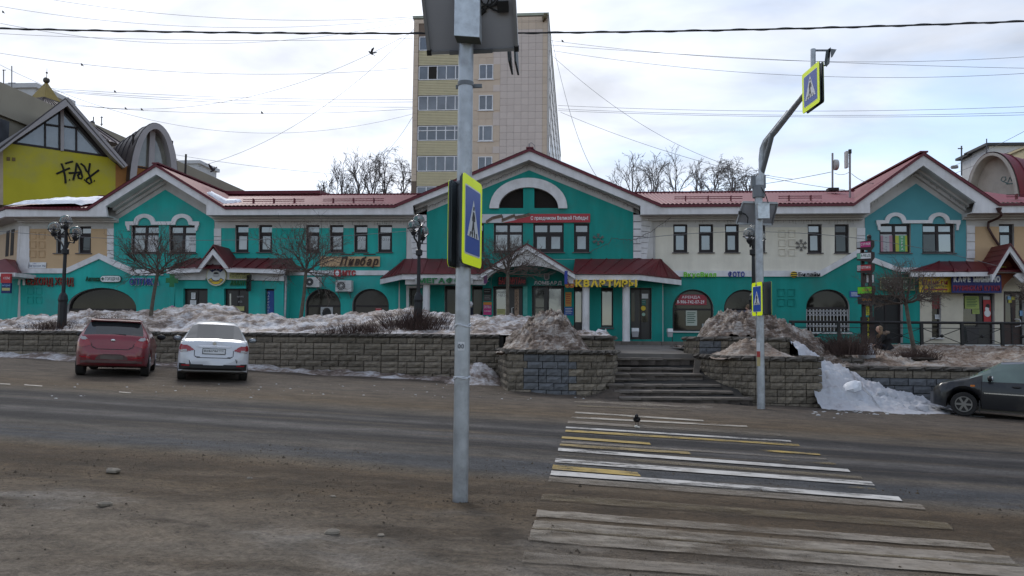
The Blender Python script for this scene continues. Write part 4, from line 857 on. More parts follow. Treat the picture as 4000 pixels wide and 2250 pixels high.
# ---------------------------------------------------------------- LEFT SHOP BAY with red canopy and pointed gablet
YB1 = YW-.95
BH = [rect(716, 811, 1127, 1310), rect(875, 971, 1127, 1310), rect(1035, 1071, 1128, 1310)]
MB().prism(poly(rect(684, 1108, 1090, 1330), YB1), YB1, YB1+.3, [poly(h, YB1) for h in BH]).build('bay_wall', TURQ, sb)
def hx(a, c, d_, e, z0, z1): return [(a[0], a[1], z0), (c[0], c[1], z0), (d_[0], d_[1], z0), (e[0], e[1], z0), (a[0], a[1], z1), (c[0], c[1], z1), (d_[0], d_[1], z1), (e[0], e[1], z1)]
xl_, xr_ = xz(684, 1100, YB1)[0], xz(1108, 1100, YB1)[0]; z_0, z_1 = 1.1, xz(700, 1090, YB1)[1]
MB().hexa(hx((xl_-.75, YW-.02), (xl_, YB1), (xl_, YW), (xl_-.75, YW), z_0, z_1)).build('bay_wall', TURQ, sb, fix=True)
MB().box(xr_-.3, xr_, YB1+.3, YW, z_0, z_1).build('bay_wall', TURQ, sb)
FR = [(672, 1094), (806, 1094), (812, 1080), (822, 1066), (847, 1056), (872, 1066), (884, 1082), (888, 1093), (1112, 1098), (1112, 1050), (893, 1046), (838, 985), (781, 1048), (672, 1050)]
pan('canopy_frieze', WHT, FR, YB1-.02, .12)
pan('canopy_tympanum', TURQ, [(806, 1094), (888, 1094), (880, 1070), (847, 1054), (815, 1070)], YB1-.02, .03)
YF1 = YB1-.55
FB1 = [(655, 1070), (783, 1064), (835, 996), (893, 1064), (1118, 1070), (1118, 1052), (900, 1047), (837, 972), (775, 1046), (655, 1052)]
pan('canopy_fascia', WHT, FB1, YF1, .12)
xcl, xcr = xz(655, 1050, YF1)[0], xz(1118, 1050, YF1)[0]; ze = xz(700, 1047, YF1)[1]; zt = xz(750, 1009, YW)[1]
MB().hexa([(xcl, YF1-.15, ze-.02), (xcr, YF1-.15, ze-.05), (xcr+.2, YW, ze), (xcl-.55, YW, ze), (xcl+.35, YW-.05, zt), (xcr-.35, YW-.05, zt), (xcr-.35, YW, zt), (xcl+.35, YW, zt)]).build('canopy_roof', REDC, sb, fix=True)
def seam(p, q, parent=sb): MB().bar(p, q, .03, .05).build('roof_seam', REDC, parent)
for k in range(10):
    t = (k+.5)/10; x = xcl+(xcr-xcl)*t; seam((x, YF1-.13, ze+.01), (x+(.25 if t < .1 else 0), YW-.06, zt+.01))
# gablet
xa_, za_ = xz(840, 960, YF1); xl2, zl2 = xz(775, 1048, YF1); xr2, zr2 = xz(902, 1048, YF1)
for (x_, z_) in ((xl2, zl2), (xr2, zr2)):
    MB().hexa([(x_, YF1-.2, z_-.03), (xa_, YF1-.2, za_-.03), (xa_, YW, za_-.03), (x_, YW, z_-.03), (x_, YF1-.2, z_+.05), (xa_, YF1-.2, za_+.05), (xa_, YW, za_+.05), (x_, YW, z_+.05)]).build('gablet_roof', REDC, sb, fix=True)
# bay doors
M_DOOR = mat('dark_door', (.016, .012, .011), .35, var=.3, scale=2, spec=.5)
def door(r, Y, leaves=1, m=None, glassy=None, inset=.2, parent=sb, name='door'):
    px0, px1, py0, py1 = r; (x0, z1), (x1, z0) = xz(px0, py0, Y), xz(px1, py1, Y); Yf = Y+inset
    d_ = MB().box(x0, x1, Yf, Yf+.05, z0, z1).build(name, m or M_DOOR, parent)
    fr = MB().box(x0, x0+.06, Yf-.03, Yf-.002, z0, z1).box(x1-.06, x1, Yf-.03, Yf-.002, z0, z1).box(x0+.06, x1-.06, Yf-.03, Yf-.002, z1-.08, z1)
    for k in range(1, leaves): xm = x0+(x1-x0)*k/leaves; fr.box(xm-.035, xm+.035, Yf-.028, Yf-.002, z0, z1-.08)
    fr.build('door_frame', DKF, d_)
    for (a, c, e, f_, g) in glassy or (): MB().prism(poly(rect(a, c, e, f_), Y), Yf-.012, Yf-.004).build('pane', g if not isinstance(g, int) else GL[g], d_)
    return d_
door((716, 811, 1127, 1320), YB1, 2); door((875, 971, 1127, 1320), YB1, 2, glassy=[(890, 896, 1146, 1210, 1)])
BLUEP = mat('blue_print', (.035, .085, .30), .6, var=.15)
door((1035, 1071, 1128, 1320), YB1, 1, glassy=[(1035, 1064, 1133, 1300, BLUEP)])
tx = thing('door_print', 'tall blue print with vertical white lettering in the narrow doorway', 'poster', P(1049, 1150, YB1+.18), 0, local=True)
text(tx, 'ПАРИКМАХЕР', 0, 0, None, .10, mat('print_white', (.65, .68, .72), .7), depth=0, single=True, vertical=True, name='lettering', off=0)
# drainpipe of the bay
DP = mat('galvanised_pipe', (.42, .44, .46), .45, metal=.5, var=.2, scale=6)
px_ = xz(1117, 1100, YB1+.1)[0]; MB().tube([(px_+.05, YB1-.1, xz(1117, 1078, YB1)[1]), (px_+.02, YB1+.05, xz(1117, 1095, YB1)[1]), (px_, YB1+.1, 3.2), (px_-.04, YB1+.1, 1.3)], .06, 10).build('drainpipe', DP, sb, smooth=.6)
# ---------------------------------------------------------------- CENTRE CANOPY with columns and arched gablet
YF2 = YC-1.75
CL, CRt = 1490, 2664
xA, xB = xz(1572, 1080, YF2)[0], xz(2500, 1080, YF2)[0]; zE = xz(1800, 1071, YF2)[1]; zT = xz(1720, 1011, YC)[1]
xA2, xB2 = xz(1484, 1090, YW-.15)[0], xz(2664, 1097, YW-.3)[0]
def sl(n_, pts): MB().hexa(pts).build(n_, REDC, sb, fix=True)
xTa, xTb = xz(1585, 1010, YC)[0], xz(2580, 1010, YC)[0]
xg0, xg1 = xz(1893, 1071, YF2)[0], xz(2238, 1071, YF2)[0]
xga, xgb = (xz(1893, 1071, YC)[0]-.1, xz(2238, 1071, YC)[0]+.1)
for (q0_, q1_, t0_, t1_) in ((xA, xg0, xTa, xga), (xg1, xB, xgb, xTb)): MB().hexa([(q0_, YF2-.1, zE), (q1_, YF2-.1, zE), (t1_, YC, zT-.06), (t0_, YC, zT-.06), (q0_, YF2-.1, zE+.05), (q1_, YF2-.1, zE+.05), (t1_, YC-.02, zT), (t0_, YC-.02, zT)]).build('canopy_roof', REDC, sb, fix=True)
for (q_, w_, tx_) in ((xA, xA2, xTa), (xB, xB2, xTb)):     # hipped ends running back to the side walls
    bb = MB(); i = 0; bb.v = [Vector((q_, YF2-.1, zE+.05)), Vector((w_, YW-.1, zE-.02)), Vector((tx_, YC-.02, zT)), Vector((q_, YF2-.1, zE-.01)), Vector((w_, YW-.1, zE-.08)), Vector((tx_, YC, zT-.1))]
    bb.f = [(0, 1, 2), (3, 5, 4), (0, 3, 4, 1), (1, 4, 5, 2), (2, 5, 3, 0)]; bb.build('canopy_hip', REDC, sb, fix=True)
for k in range(17):
    t = (k+.5)/17; x = xA+(xB-xA)*t; xt = xTa+(xTb-xTa)*t
    if not (xg0 < x < xg1): seam((x, YF2-.08, zE+.06), (xt, YC-.04, zT+.01))
for k in range(1, 6):
    t = k/6
    for (q_, w_, tx_) in ((xA, xA2, xTa), (xB, xB2, xTb)):
        p_ = Vector((q_, YF2-.1, zE+.05)).lerp(Vector((w_, YW-.1, zE-.02)), t); seam(p_, p_.lerp(Vector((tx_, YC-.02, zT)), .96)+Vector((0, 0, .01)))
# fascia ring
zf0, zf1 = zE-.24, zE-.012
MB().box(xA, xg0+.05, YF2, YF2+.12, zf0, zf1).build('canopy_fascia', WHT, sb); MB().box(xg1-.05, xB, YF2, YF2+.12, zf0, zf1).build('canopy_fascia', WHT, sb)
for (q_, w_) in ((xA, xA2), (xB, xB2)):
    a_, c_ = (w_, q_) if w_ < q_ else (q_, w_)
    ya, yc = (YW-.1, YF2) if w_ < q_ else (YF2, YW-.1)
    MB().hexa([(a_, ya, zf0-(.08 if ya > yc else 0)), (c_, yc, zf0-(.08 if yc > ya else 0)), (c_, yc+.12, zf0), (a_, ya+.12, zf0), (a_, ya, zf1-(.07 if ya > yc else 0)), (c_, yc, zf1-(.07 if yc > ya else 0)), (c_, yc+.12, zf1), (a_, ya+.12, zf1)]).build('canopy_fascia', WHT, sb)
MB().box(xA, xg0, YF2+.12, YC, zf0+.03, zf0+.06).build('canopy_ceiling', GREYW, sb); MB().box(xg1, xB, YF2+.12, YC, zf0+.03, zf0+.06).build('canopy_ceiling', GREYW, sb)
MB().box(xA+.1, xg0+.02, YF2+.13, YF2+.3, zf0-.22, zf0+.02).build('canopy_beam', GREYW, sb); MB().box(xg1-.02, xB-.1, YF2+.13, YF2+.3, zf0-.22, zf0+.02).build('canopy_beam', GREYW, sb)
# arched gablet
PXA = 2059; AR = [(1886, 1108)]+[(1902, 1108)]+[(2062-158*math.cos(math.pi*k/22), 1100-62*math.sin(math.pi*k/22)) for k in range(1, 22)]+[(2222, 1108), (2240, 1108), (2240, 1068), (2060, 960), (1886, 1066)]
pan('gablet_front', GREYW, AR, YF2-.05, .15)
for (xa1, ya1) in ((1880, 1070), (2246, 1072)):
    p0, p1 = xz(xa1, ya1, YF2-.25), xz(PXA, 957, YF2-.25)
    MB().hexa([(p0[0], YF2-.35, p0[1]-.20), (p1[0], YF2-.35, p1[1]-.20), (p1[0], YF2-.23, p1[1]-.20), (p0[0], YF2-.23, p0[1]-.20), (p0[0], YF2-.35, p0[1]), (p1[0], YF2-.35, p1[1]), (p1[0], YF2-.23, p1[1]), (p0[0], YF2-.23, p0[1])]).build('bargeboard', WHT, sb, fix=True)
    MB().hexa([(p0[0], YF2-.42, p0[1]+.004), (p1[0], YF2-.42, p1[1]+.004), (p1[0], YC, p1[1]+.004), (p0[0], YC, p0[1]+.004), (p0[0], YF2-.42, p0[1]+.07), (p1[0], YF2-.42, p1[1]+.07), (p1[0], YC, p1[1]+.07), (p0[0], YC, p0[1]+.07)]).build('gablet_roof', REDC, sb, fix=True)
# columns
for px in (1663, 2288, 2446):
    q = P(px, 1324, YF2+.35); MB().lathe((q.x, q.y, 1.40), [(.17, 0), (.165, .1), (.16, 2.55), (.165, 2.6)], 20).build('column', WHT, sb, smooth=.6)
# centre doors and windows
door((1600, 1640, 1125, 1330), YC, 1, glassy=[(1606, 1634, 1136, 1300, 3)])
pan('door_surround', WHT, [(1588, 1330), (1588, 1116), (1650, 1116), (1650, 1125), (1598, 1125), (1598, 1330)], YC, .06)
door((1737, 1782, 1116, 1330), YC, 1, glassy=[(1745, 1778, 1125, 1320, 3)]); door((1843, 1886, 1116, 1330), YC, 1, glassy=[(1846, 1882, 1120, 1320, 3)])
door((1926, 2042, 1118, 1330), YC, 2, glassy=[(1938, 1988, 1130, 1300, 1), (2009, 2026, 1129, 1310, mat('kraft_paper', (.36, .25, .18), .8, var=.3, scale=9))])
door((2078, 2204, 1116, 1330), YC, 2, glassy=[(2091, 2124, 1128, 1200, 2), (2138, 2191, 1128, 1300, 1), (2091, 2124, 1204, 1300, 2)])
door((2242, 2276, 1118, 1300), YC, 1, glassy=[(2247, 2273, 1138, 1258, 1)], name='window')
wn_ = door((2348, 2395, 1124, 1278), YC, 1, glassy=[(2353, 2390, 1138, 1270, 1)], name='window')
MB().box(xz(2344, 1280, YC)[0], xz(2398, 1280, YC)[0], YC-.08, YC+.15, xz(2344, 1285, YC)[1], xz(2344, 1279, YC)[1]).build('sill', mat('sill_metal', (.1, .085, .085)), wn_)
door((2462, 2545, 1124, 1326), YC, 2, glassy=[(2466, 2480, 1144, 1255, 3), (2498, 2532, 1146, 1258, 3)])
pan('worn_plaster', mat('worn_turquoise', (.12, .42, .36), .85, var=.2, scale=3), rect(2044, 2060, 1118, 1230), YC-.016, .01)
# ---------------------------------------------------------------- RIGHT CAFE CANOPY
YF3 = YW-1.0
zE3 = xz(3750, 1060, YF3)[1]; zT3 = xz(3700, 1021, YW)[1]; x3a, x3b = xz(3549, 1060, YF3)[0], xz(4150, 1060, YF3)[0]; x3t = xz(3669, 1022, YW)[0]
MB().hexa([(x3a, YF3-.1, zE3-.02), (x3b, YF3-.1, zE3-.02), (x3b, YW, zT3-.06), (x3t, YW, zT3-.06), (x3a, YF3-.1, zE3+.03), (x3b, YF3-.1, zE3+.03), (x3b, YW-.02, zT3), (x3t, YW-.02, zT3)]).build('canopy_roof', REDC, sb, fix=True)
for k in range(9): t = (k+.7)/9; x = x3a+(x3b-x3a)*t; seam((x, YF3-.08, zE3+.04), (max(x+.25, x3t), YW-.05, zT3+.01))
pan('canopy_fascia', WHT, [(3553, 1082), (3882, 1080), (3882, 1063), (3553, 1066)], YF3, .14)
MB().box(x3a, x3b, YF3+.02, YW, zE3-.05, zE3-.03).build('canopy_ceiling', GREYW, sb)
for k, px in enumerate((3730, 3785, 3866)):
    q = P(px, 1058, YF3-.2); MB().box(q.x-.05, q.x+.05, q.y-.04, q.y+.06, q.z-.04, q.z+.10).build('gutter_bracket', REDT, sb)
PK = (3937, 958)
for (xa1, ya1) in ((3868, 1072), (4020, 1076)):
    p0, p1 = xz(xa1, ya1, YF3-.35), xz(*PK, YF3-.35)
    MB().hexa([(p0[0], YF3-.5, p0[1]-.30), (p1[0], YF3-.5, p1[1]-.30), (p1[0], YF3-.36, p1[1]-.30), (p0[0], YF3-.36, p0[1]-.30), (p0[0], YF3-.5, p0[1]), (p1[0], YF3-.5, p1[1]), (p1[0], YF3-.36, p1[1]), (p0[0], YF3-.36, p0[1])]).build('bargeboard', WHT, sb, fix=True)
    MB().hexa([(p0[0], YF3-.58, p0[1]+.004), (p1[0], YF3-.58, p1[1]+.004), (p1[0], YW, p1[1]+.004), (p0[0], YW, p0[1]+.004), (p0[0], YF3-.58, p0[1]+.07), (p1[0], YF3-.58, p1[1]+.07), (p1[0], YW, p1[1]+.07), (p0[0], YW, p0[1]+.07)]).build('gablet_roof', REDC, sb, fix=True)
    for t in (.2, .4, .6, .8): q = Vector((p0[0], 0, p0[1]+.075)).lerp(Vector((p1[0], 0, p1[1]+.075)), t); seam((q.x, YF3-.56, q.z), (q.x, YW-.05, q.z))
RUST = mat('rust_brown_plaster', (.20, .062, .028), .85, var=.15, scale=2)
pan('gablet_panel', RUST, [(3864, 1140), (3910, 1140), (3922, 1112), (3950, 1085), (3966, 1075), (3937, 1010), (3880, 1080)], YF3+.4, .05)
pan('gablet_panel', WHT, [(3957, 1078), (3985, 1104), (4010, 1108), (4150, 1108), (4150, 1070), (3968, 1068)], YF3-.1, .12)
# cafe ground floor openings
door((3411, 3527, 1152, 1340), YW, 2, m=mat('black_opening', (.008, .007, .007), .5), inset=.28)
door((3640, 3676, 1146, 1318), YW, 1, glassy=[(3643, 3672, 1150, 1310, 3)], name='window')
MB().box(xz(3632, 1320, YW)[0], xz(3684, 1320, YW)[0], YW-.12, YW+.15, xz(3640, 1325, YW)[1], xz(3640, 1319, YW)[1]).build('sill', GREYW, sb)
door((3762, 3885, 1146, 1343), YW, 2, glassy=[(3770, 3824, 1155, 1270, 2)]); d2 = door((3920, 4002, 1138, 1345), YW, 2, m=mat('brown_door', (.045, .022, .018), .5, var=.2), glassy=[(3936, 3962, 1150, 1262, 2), (3976, 4000, 1150, 1262, 2)])
q = P(3985, 1262, YW-.02); MB().tube([(q.x-.14, q.y+.15, q.z+.18), (q.x-.06, q.y-.03, q.z+.17), (q.x, q.y-.03, q.z+.1), (q.x, q.y-.03, q.z-.12), (q.x-.14, q.y+.15, q.z-.16)], .022, 8).build('door_handle', WHT, d2, smooth=.6)
# brown drainpipe on the right gable
BP = mat('brown_pipe', (.055, .018, .016), .5, var=.15)
MB().tube([P(3898, 812, YE-.05), P(3905, 826, YE), P(3914, 838, YE), P(3900, 852, YE+.35), P(3862, 868, YW-.12), P(3860, 890, YW-.12), P(3880, 925, YW-.12), P(3902, 958, YW-.12)], .055, 10).build('drainpipe', BP, sb, smooth=.6)
MB().lathe(P(3902, 816, YE-.05), [(.05, -.16), (.11, 0), (.12, .05)], 10).build('gutter_funnel', BP, sb)
# lattice grille in the right arch
gr = MB(); YG_ = YW+.12; ax0, ax1, az0, az1 = xz(3153, 1205, YW)[0], xz(3314, 1205, YW)[0], xz(3200, 1294, YW)[1], xz(3200, 1206, YW)[1]
n = 12; cw_ = (ax1-ax0)/n
for k in range(n+1): x = ax0+cw_*k; gr.bar((x, YG_, az0), (x, YG_, az1-.02), .03, .02)
for k in range(n):
    for q in (.16, .66): 
        z = az0+(az1-az0)*q; h_ = (az1-az0)*.16
        for (sa, sc_) in ((0, 1), (1, 0)): gr.bar((ax0+cw_*(k+sa), YG_-.01, z), (ax0+cw_*(k+sc_), YG_-.01, z+h_), .028, .015).bar((ax0+cw_*(k+sa), YG_-.01, z+h_), (ax0+cw_*(k+sc_), YG_-.01, z+2*h_), .028, .015)
gr.build('lattice_grille', mat('grille_white', (.55, .54, .54), .5), sb)
# ================================================================ TOWER BLOCK
TY = 71.0
T_OR = mat('tile_ochre', (.62, .50, .385), .6, var=.05, rnd=.05, scale=1); T_PK = mat('tile_pinkish', (.64, .55, .49), .6, var=.05, rnd=.05, scale=1)
T_JT = mat('tile_joint', (.20, .15, .115), .9); T_SD = mat('siding_yellow', (.60, .53, .34), .6, var=.05); T_WH = mat('upvc_white', (.78, .78, .79), .5)
tw = thing('tower_block', 'beige tiled nine storey apartment tower behind the central gable', 'building', (-9, 71, 1))
xl, zt = xz(1617, 70, TY); xr = xz(2140, 60, TY)[0]; zt = P(1880, 62, TY).z
MB().box(xl, xr, TY+.06, TY+57, 1, zt-.1).build('wall_core', T_JT, tw); MB().box(xl+(xr-xl)*(1849.4-1617)/523, xl+(xr-xl)*(1957.8-1617)/523, TY+.03, TY+.055, 1, zt-.2).build('window_column', T_OR, tw)
MB().box(xl-.1, xr+.1, TY-.05, TY+57.1, zt-.1, zt+.15).build('parapet', mat('parapet_green', (.35, .38, .30), .6), tw)
BAL = (1637, 1822); FLO = [(138, 193), (253, 309), (371, 429), (489, 547), (608, 668), (727, 787)]; WPX = (1876, 1931); WPY = [(134, 192), (252, 310), (372, 431), (491, 551), (612, 670)]
def tile(x0, x1, z0, z1, m, th): 
    k = (round(x1-x0, 3), round(z1-z0, 3), m.name)
    if k not in TILEM: TILEM[k] = MB().box(.008, x1-x0-.008, 0, .05, .008, z1-z0-.008).mesh('tile', m)
    o = link('facade_tile', TILEM[k]); o.parent = tw; o.matrix_parent_inverse = parent_inv(tw); o.location = (x0, TY, z0); return o
TILEM = {}; xs_ = [1617, 1637]+[1822+i*27.2 for i in range(12)]+[2140]; ys_ = [70, 86]+[92+26.7*i for i in range(24)]
xs_w = [xl+(xr-xl)*(a-1617)/(2140-1617) for a in xs_]; zs = [P(1880, b_, TY).z for b_ in ys_]; nt_ = 0; rest = MB()
for i in range(len(xs_w)-1):
    for j in range(len(zs)-1):
        pa, pb, qa, qb = xs_[i], xs_[i+1], ys_[j], ys_[j+1]
        if i == 1 and qa > 84: continue
        if pb > WPX[0]-1 and pa < WPX[1]+1 and any(qb > w0+2 and qa < w1-2 for w0, w1 in WPY): continue
        och = i < 6 or pa > 2095 or j < 3
        if j < 1: rest.box(xs_w[i]+.008, xs_w[i+1]-.008, TY, TY+.05, zs[j+1]+.008, min(zs[j], zt-.1)-.008); continue
        tile(xs_w[i], xs_w[i+1], zs[j+1], zs[j], T_OR if och else T_PK, 0); nt_ += 1
tag(rest.build('facade_tile', T_OR, tw), kind='stuff')
def tp(px, py): x = xl+(xr-xl)*(px-1617)/(2140-1617); return x, P(1880, py, TY).z
GLT = glass('tower_glass', (.10, .11, .125), 1.9, var=.4)
rT = random.Random(8)
for k, (a, c) in enumerate(FLO):
    x0, z1 = tp(BAL[0]+4, a); x1, z0 = tp(BAL[1]-2, c)
    bo = MB().box(x0, x1, TY+.02, TY+.05, z0, z1).build('balcony_glazing', GLT, tw)
    fr = MB().box(x0, x1, TY-.03, TY+.015, z0, z0+.08).box(x0, x1, TY-.03, TY+.015, z1-.08, z1)
    n = 5
    for q in range(n+1): x = x0+(x1-x0)*q/n; fr.box(x-.045, x+.045, TY-.029, TY+.015, z0+.08, z1-.08)
    if k in (3,): fr.box(x0, x1, TY-.028, TY+.015, z1-.5, z1-.42)
    fr.build('balcony_frame', T_WH, bo)
    if k == 1: MB().box(x0+(x1-x0)*.21, x0+(x1-x0)*.39, TY-.005, TY+.018, z0+.08, z1-.08).build('open_casement', M_CORE, bo)
    zs0, zs1 = tp(0, c+1)[1], tp(0, FLO[k+1][0]-3 if k+1 < len(FLO) else c+60)[1]
    ns = 9; sp_ = MB()
    for q in range(ns):
        za, zb = zs1+(zs0-zs1)*q/ns, zs1+(zs0-zs1)*(q+1)/ns; sp_.hexa([(x0-.05, TY-.02, za), (x1+.05, TY-.02, za), (x1+.05, TY+.1, za), (x0-.05, TY+.1, za), (x0-.05, TY+.02, zb-.01), (x1+.05, TY+.02, zb-.01), (x1+.05, TY+.1, zb-.01), (x0-.05, TY+.1, zb-.01)])
    sp_.build('balcony_siding', T_SD, tw)
za, zb = tp(0, 136)[1], tp(0, 92)[1]
for k, (a, c) in enumerate(WPY):
    x0, z1 = tp(WPX[0], a); x1, z0 = tp(WPX[1], c)
    wo = MB().box(x0, x1, TY+.0, TY+.028, z0, z1).build('window', GLT, tw)
    xm = x0+(x1-x0)*(.52 if k != 3 else .34)
    MB().box(x0, x0+.08, TY-.05, TY-.002, z0, z1).box(x1-.08, x1, TY-.05, TY-.002, z0, z1).box(x0+.08, x1-.08, TY-.05, TY-.002, z0, z0+.08).box(x0+.08, x1-.08, TY-.05, TY-.002, z1-.08, z1).box(xm-.05, xm+.05, TY-.049, TY-.002, z0+.08, z1-.08).build('window_frame', T_WH, wo)
    MB().box(x0-.1, x1+.1, TY-.08, TY-.002, z0-.07, z0-.01).build('sill', T_WH, wo)
    # tiles flanking the window
    for (pa, pb) in ((1849.2, WPX[0]), (WPX[1], 1958)):
        o = MB().box(tp(pa, 0)[0]+.01, tp(pb, 0)[0]-.01, TY, TY+.05, z0, z1).build('facade_tile', T_OR, tw)
# long side of the tower
MB().box(xr-.02, xr+.05, TY-.0, TY+57, 1, zt-.1).build('side_wall', mat('side_panels', (.50, .46, .42), .7, var=.08, scale=.3), tw)
for k in range(8):
    z = 8.5+k*2.8
    for y in range(3, 56, 4): MB().box(xr+.05, xr+.10, TY+y, TY+y+1.7, z, z+1.5).build('side_window', GLT, tw)
q = Vector((xr+.3, TY+16, 18)); tag(MB().box(q.x-.25, q.x+.25, q.y, q.y+.8, q.z, q.z+.9).box(q.x-.3, q.x+.3, q.y-.1, q.y+.9, q.z-.12, q.z-.02).build('air_conditioner', mat('ac_dark', (.09, .09, .09), .6), None), 'small dark air conditioner on the side of the tower block', 'air conditioner')
q = P(2128, 68, TY-.3); tag(MB().ball(q, .25, 8, 6).box(q.x-.1, q.x+.25, q.y, q.y+.3, q.z+.1, q.z+.4).box(q.x-.2, q.x-.05, q.y-.2, q.y+.3, q.z-.3, q.z).build('siren', mat('siren_ochre', (.10, .075, .03), .6), None), 'small siren horn at the top corner of the tower block', 'siren')
# ================================================================ YELLOW CORNER BUILDING (turned 46 degrees)
A46 = math.radians(46); D46 = Vector((math.cos(A46), math.sin(A46), 0)); N46 = Vector((math.sin(A46), -math.cos(A46), 0)); O46 = P(250, 600, 53)
def PL(px, py, off=0):
    d = ray(px, py); o = O46+N46*off; return CAM+d*((o-CAM).dot(N46)/d.dot(N46))
def sz(px, py, off=0): p = PL(px, py, off)-O46; return p.dot(D46), PL(px, py, off).z
M46 = Matrix.Translation((O46.x, O46.y, 0)) @ Matrix.Rotation(A46, 4, 'Z')      # local x along wall, local -y outward
def p46(name, m, pts, o0, o1, parent, holes=()):   # o = outward offset
    return MB().prism([sz(*p) for p in pts], -o0, -o1, [[sz(*p) for p in h] for h in holes]).xf(M46).build(name, m, parent)
YEL = mat('yellow_plaster', (.50, .44, .03), .85, var=.07, scale=.6, dirt=((.36, .33, .12), .7, .35)); ORG = mat('orange_plaster', (.36, .165, .05), .85, var=.06); CONC = mat('pale_concrete_trim', (.36, .34, .34), .8, var=.08, scale=.7); VAULT = mat('brown_vault_metal', (.045, .035, .036), .45, var=.2, scale=.7, spec=.5); PINKM = mat('pinkish_roof_metal', (.30, .245, .23), .5, var=.12, scale=.6); GOLD = mat('gold_roof', (.24, .17, .03), .45, var=.1, metal=.2)
yb = thing('corner_building', 'yellow and orange building with glazed gable, vault dormer and gold spire', 'building', (O46.x, O46.y, 1))
p46('wall', YEL, [(12, 800), (451, 800), (451, 640), (418, 612), (48, 560), (12, 585)], 0, -.4, yb)
p46('wall', mat('beige_edge', (.45, .37, .27), .85), [(-260, 800), (12, 800), (12, 580), (-260, 560)], .02, -.4, yb)
p46('wall', ORG, [(451, 800), (680, 800), (680, 668), (495, 640), (451, 640)], -.01, -.4, yb)
s0 = sz(451, 700); 
BGo = [(-60, 632), (255, 390), (486, 654), (470, 663), (418, 612), (252, 424), (48, 560), (-60, 645)]
p46('bargeboard', CONC, BGo, .95, .6, yb); p46('gable_soffit', CONC, [(-60, 600), (255, 398), (478, 652), (430, 622), (252, 415), (30, 565)], .6, 0, yb)
GT = [(48, 560), (418, 612), (252, 424)]
wg = p46('glazed_gable', glass('gable_glass', (.16, .18, .19), 2.0, var=.25), GT, -.12, -.16, yb)
for a, c, w_ in (((242, 420), (242, 590), 13),): p46('post', CONC, [(a[0]-w_/2, a[1]), (a[0]+w_/2, a[1]), (c[0]+w_/2, c[1]), (c[0]-w_/2, c[1])], .12, -.11, wg)
for q in ([(174, 478), (180, 474), (180, 578), (174, 577)], [(180, 482), (236, 490), (236, 496), (180, 488)], [(296, 496), (302, 492), (302, 592), (296, 591)], [(249, 489), (302, 497), (302, 502), (249, 494)], [(48, 562), (418, 614), (418, 606), (60, 555)], [(230, 440), (236, 436), (236, 587), (230, 586)], [(48, 560), (60, 560), (244, 434), (236, 430)], [(418, 612), (404, 611), (254, 440), (252, 428)]): p46('glazing_bar', DKF, q, .03, -.11, wg)
# roof of the glazed gable running back
p0, p1, p2 = PL(-60, 625, .95), PL(255, 388, .95), PL(488, 654, .95)
for a in (p0, p2):
    b_ = a-N46*9; c_ = p1-N46*9; MB().hexa([a, p1, c_, b_, a+Vector((0, 0, .12)), p1+Vector((0, 0, .12)), c_+Vector((0, 0, .12)), b_+Vector((0, 0, .12))]).build('gable_roof', VAULT, yb, fix=True)
# vault dormer
def vpt(t, grow=0):   # arch outline in the wall plane: t 0..1 from left foot to right foot
    L_, R_ = sz(497, 650), sz(681, 690); T_ = sz(590, 489)[1]; c = (L_[0]+R_[0])/2; a = (R_[0]-L_[0])/2+grow; z0 = R_[1]-1.2; an = math.pi*(1-t)
    return (c+a*math.cos(an), z0+(T_-z0+grow)*max(0, math.sin(an))**.9)
n = 22; outer = [vpt(k/n) for k in range(n+1)]; inn = [vpt(k/n, -.45) for k in range(n+1)]
MB().prism(outer+list(reversed(inn)), -.9, -.45).xf(M46).build('arch_band', CONC, yb); MB().prism(outer+list(reversed(inn)), -.45, .2).xf(M46).build('arch_soffit', CONC, yb)
vg = MB().prism(inn, .12, .16).xf(M46).build('vault_glazing', glass('vault_glass', (.20, .20, .17), 1.9, var=.4), yb)
cx_ = (outer[0][0]+outer[-1][0])/2; zt_ = inn[n//2][1]; zb_ = inn[0][1]
MB().box(cx_-.28, cx_+.12, -.3, .11, zb_, zt_).xf(M46).build('post', CONC, vg)
for x in (cx_-1.4, cx_+1.5, cx_+2.6): MB().box(x-.06, x+.06, -.02, .11, zb_, zt_-(.5 if abs(x-cx_) < 1.6 else 1.4)).xf(M46).build('glazing_bar', DKF, vg)
MB().box(inn[0][0], inn[-1][0], -.03, .11, zb_+1.5, zb_+1.62).xf(M46).build('glazing_bar', DKF, vg)
vb = MB(); o2 = [vpt(k/n, .06) for k in range(n+1)]
vb.grid(lambda u, v: M46 @ Vector((o2[min(n, round(u*n))][0], -.8+9.5*v, o2[min(n, round(u*n))][1])), n, 6); vb.build('vault_roof', VAULT, yb, smooth=.5)
for v in (.9, 2.6, 4.3, 6): MB().tube([M46 @ Vector((a, v, c+.03)) for a, c in o2], .06, 5).build('roof_seam', VAULT, yb)
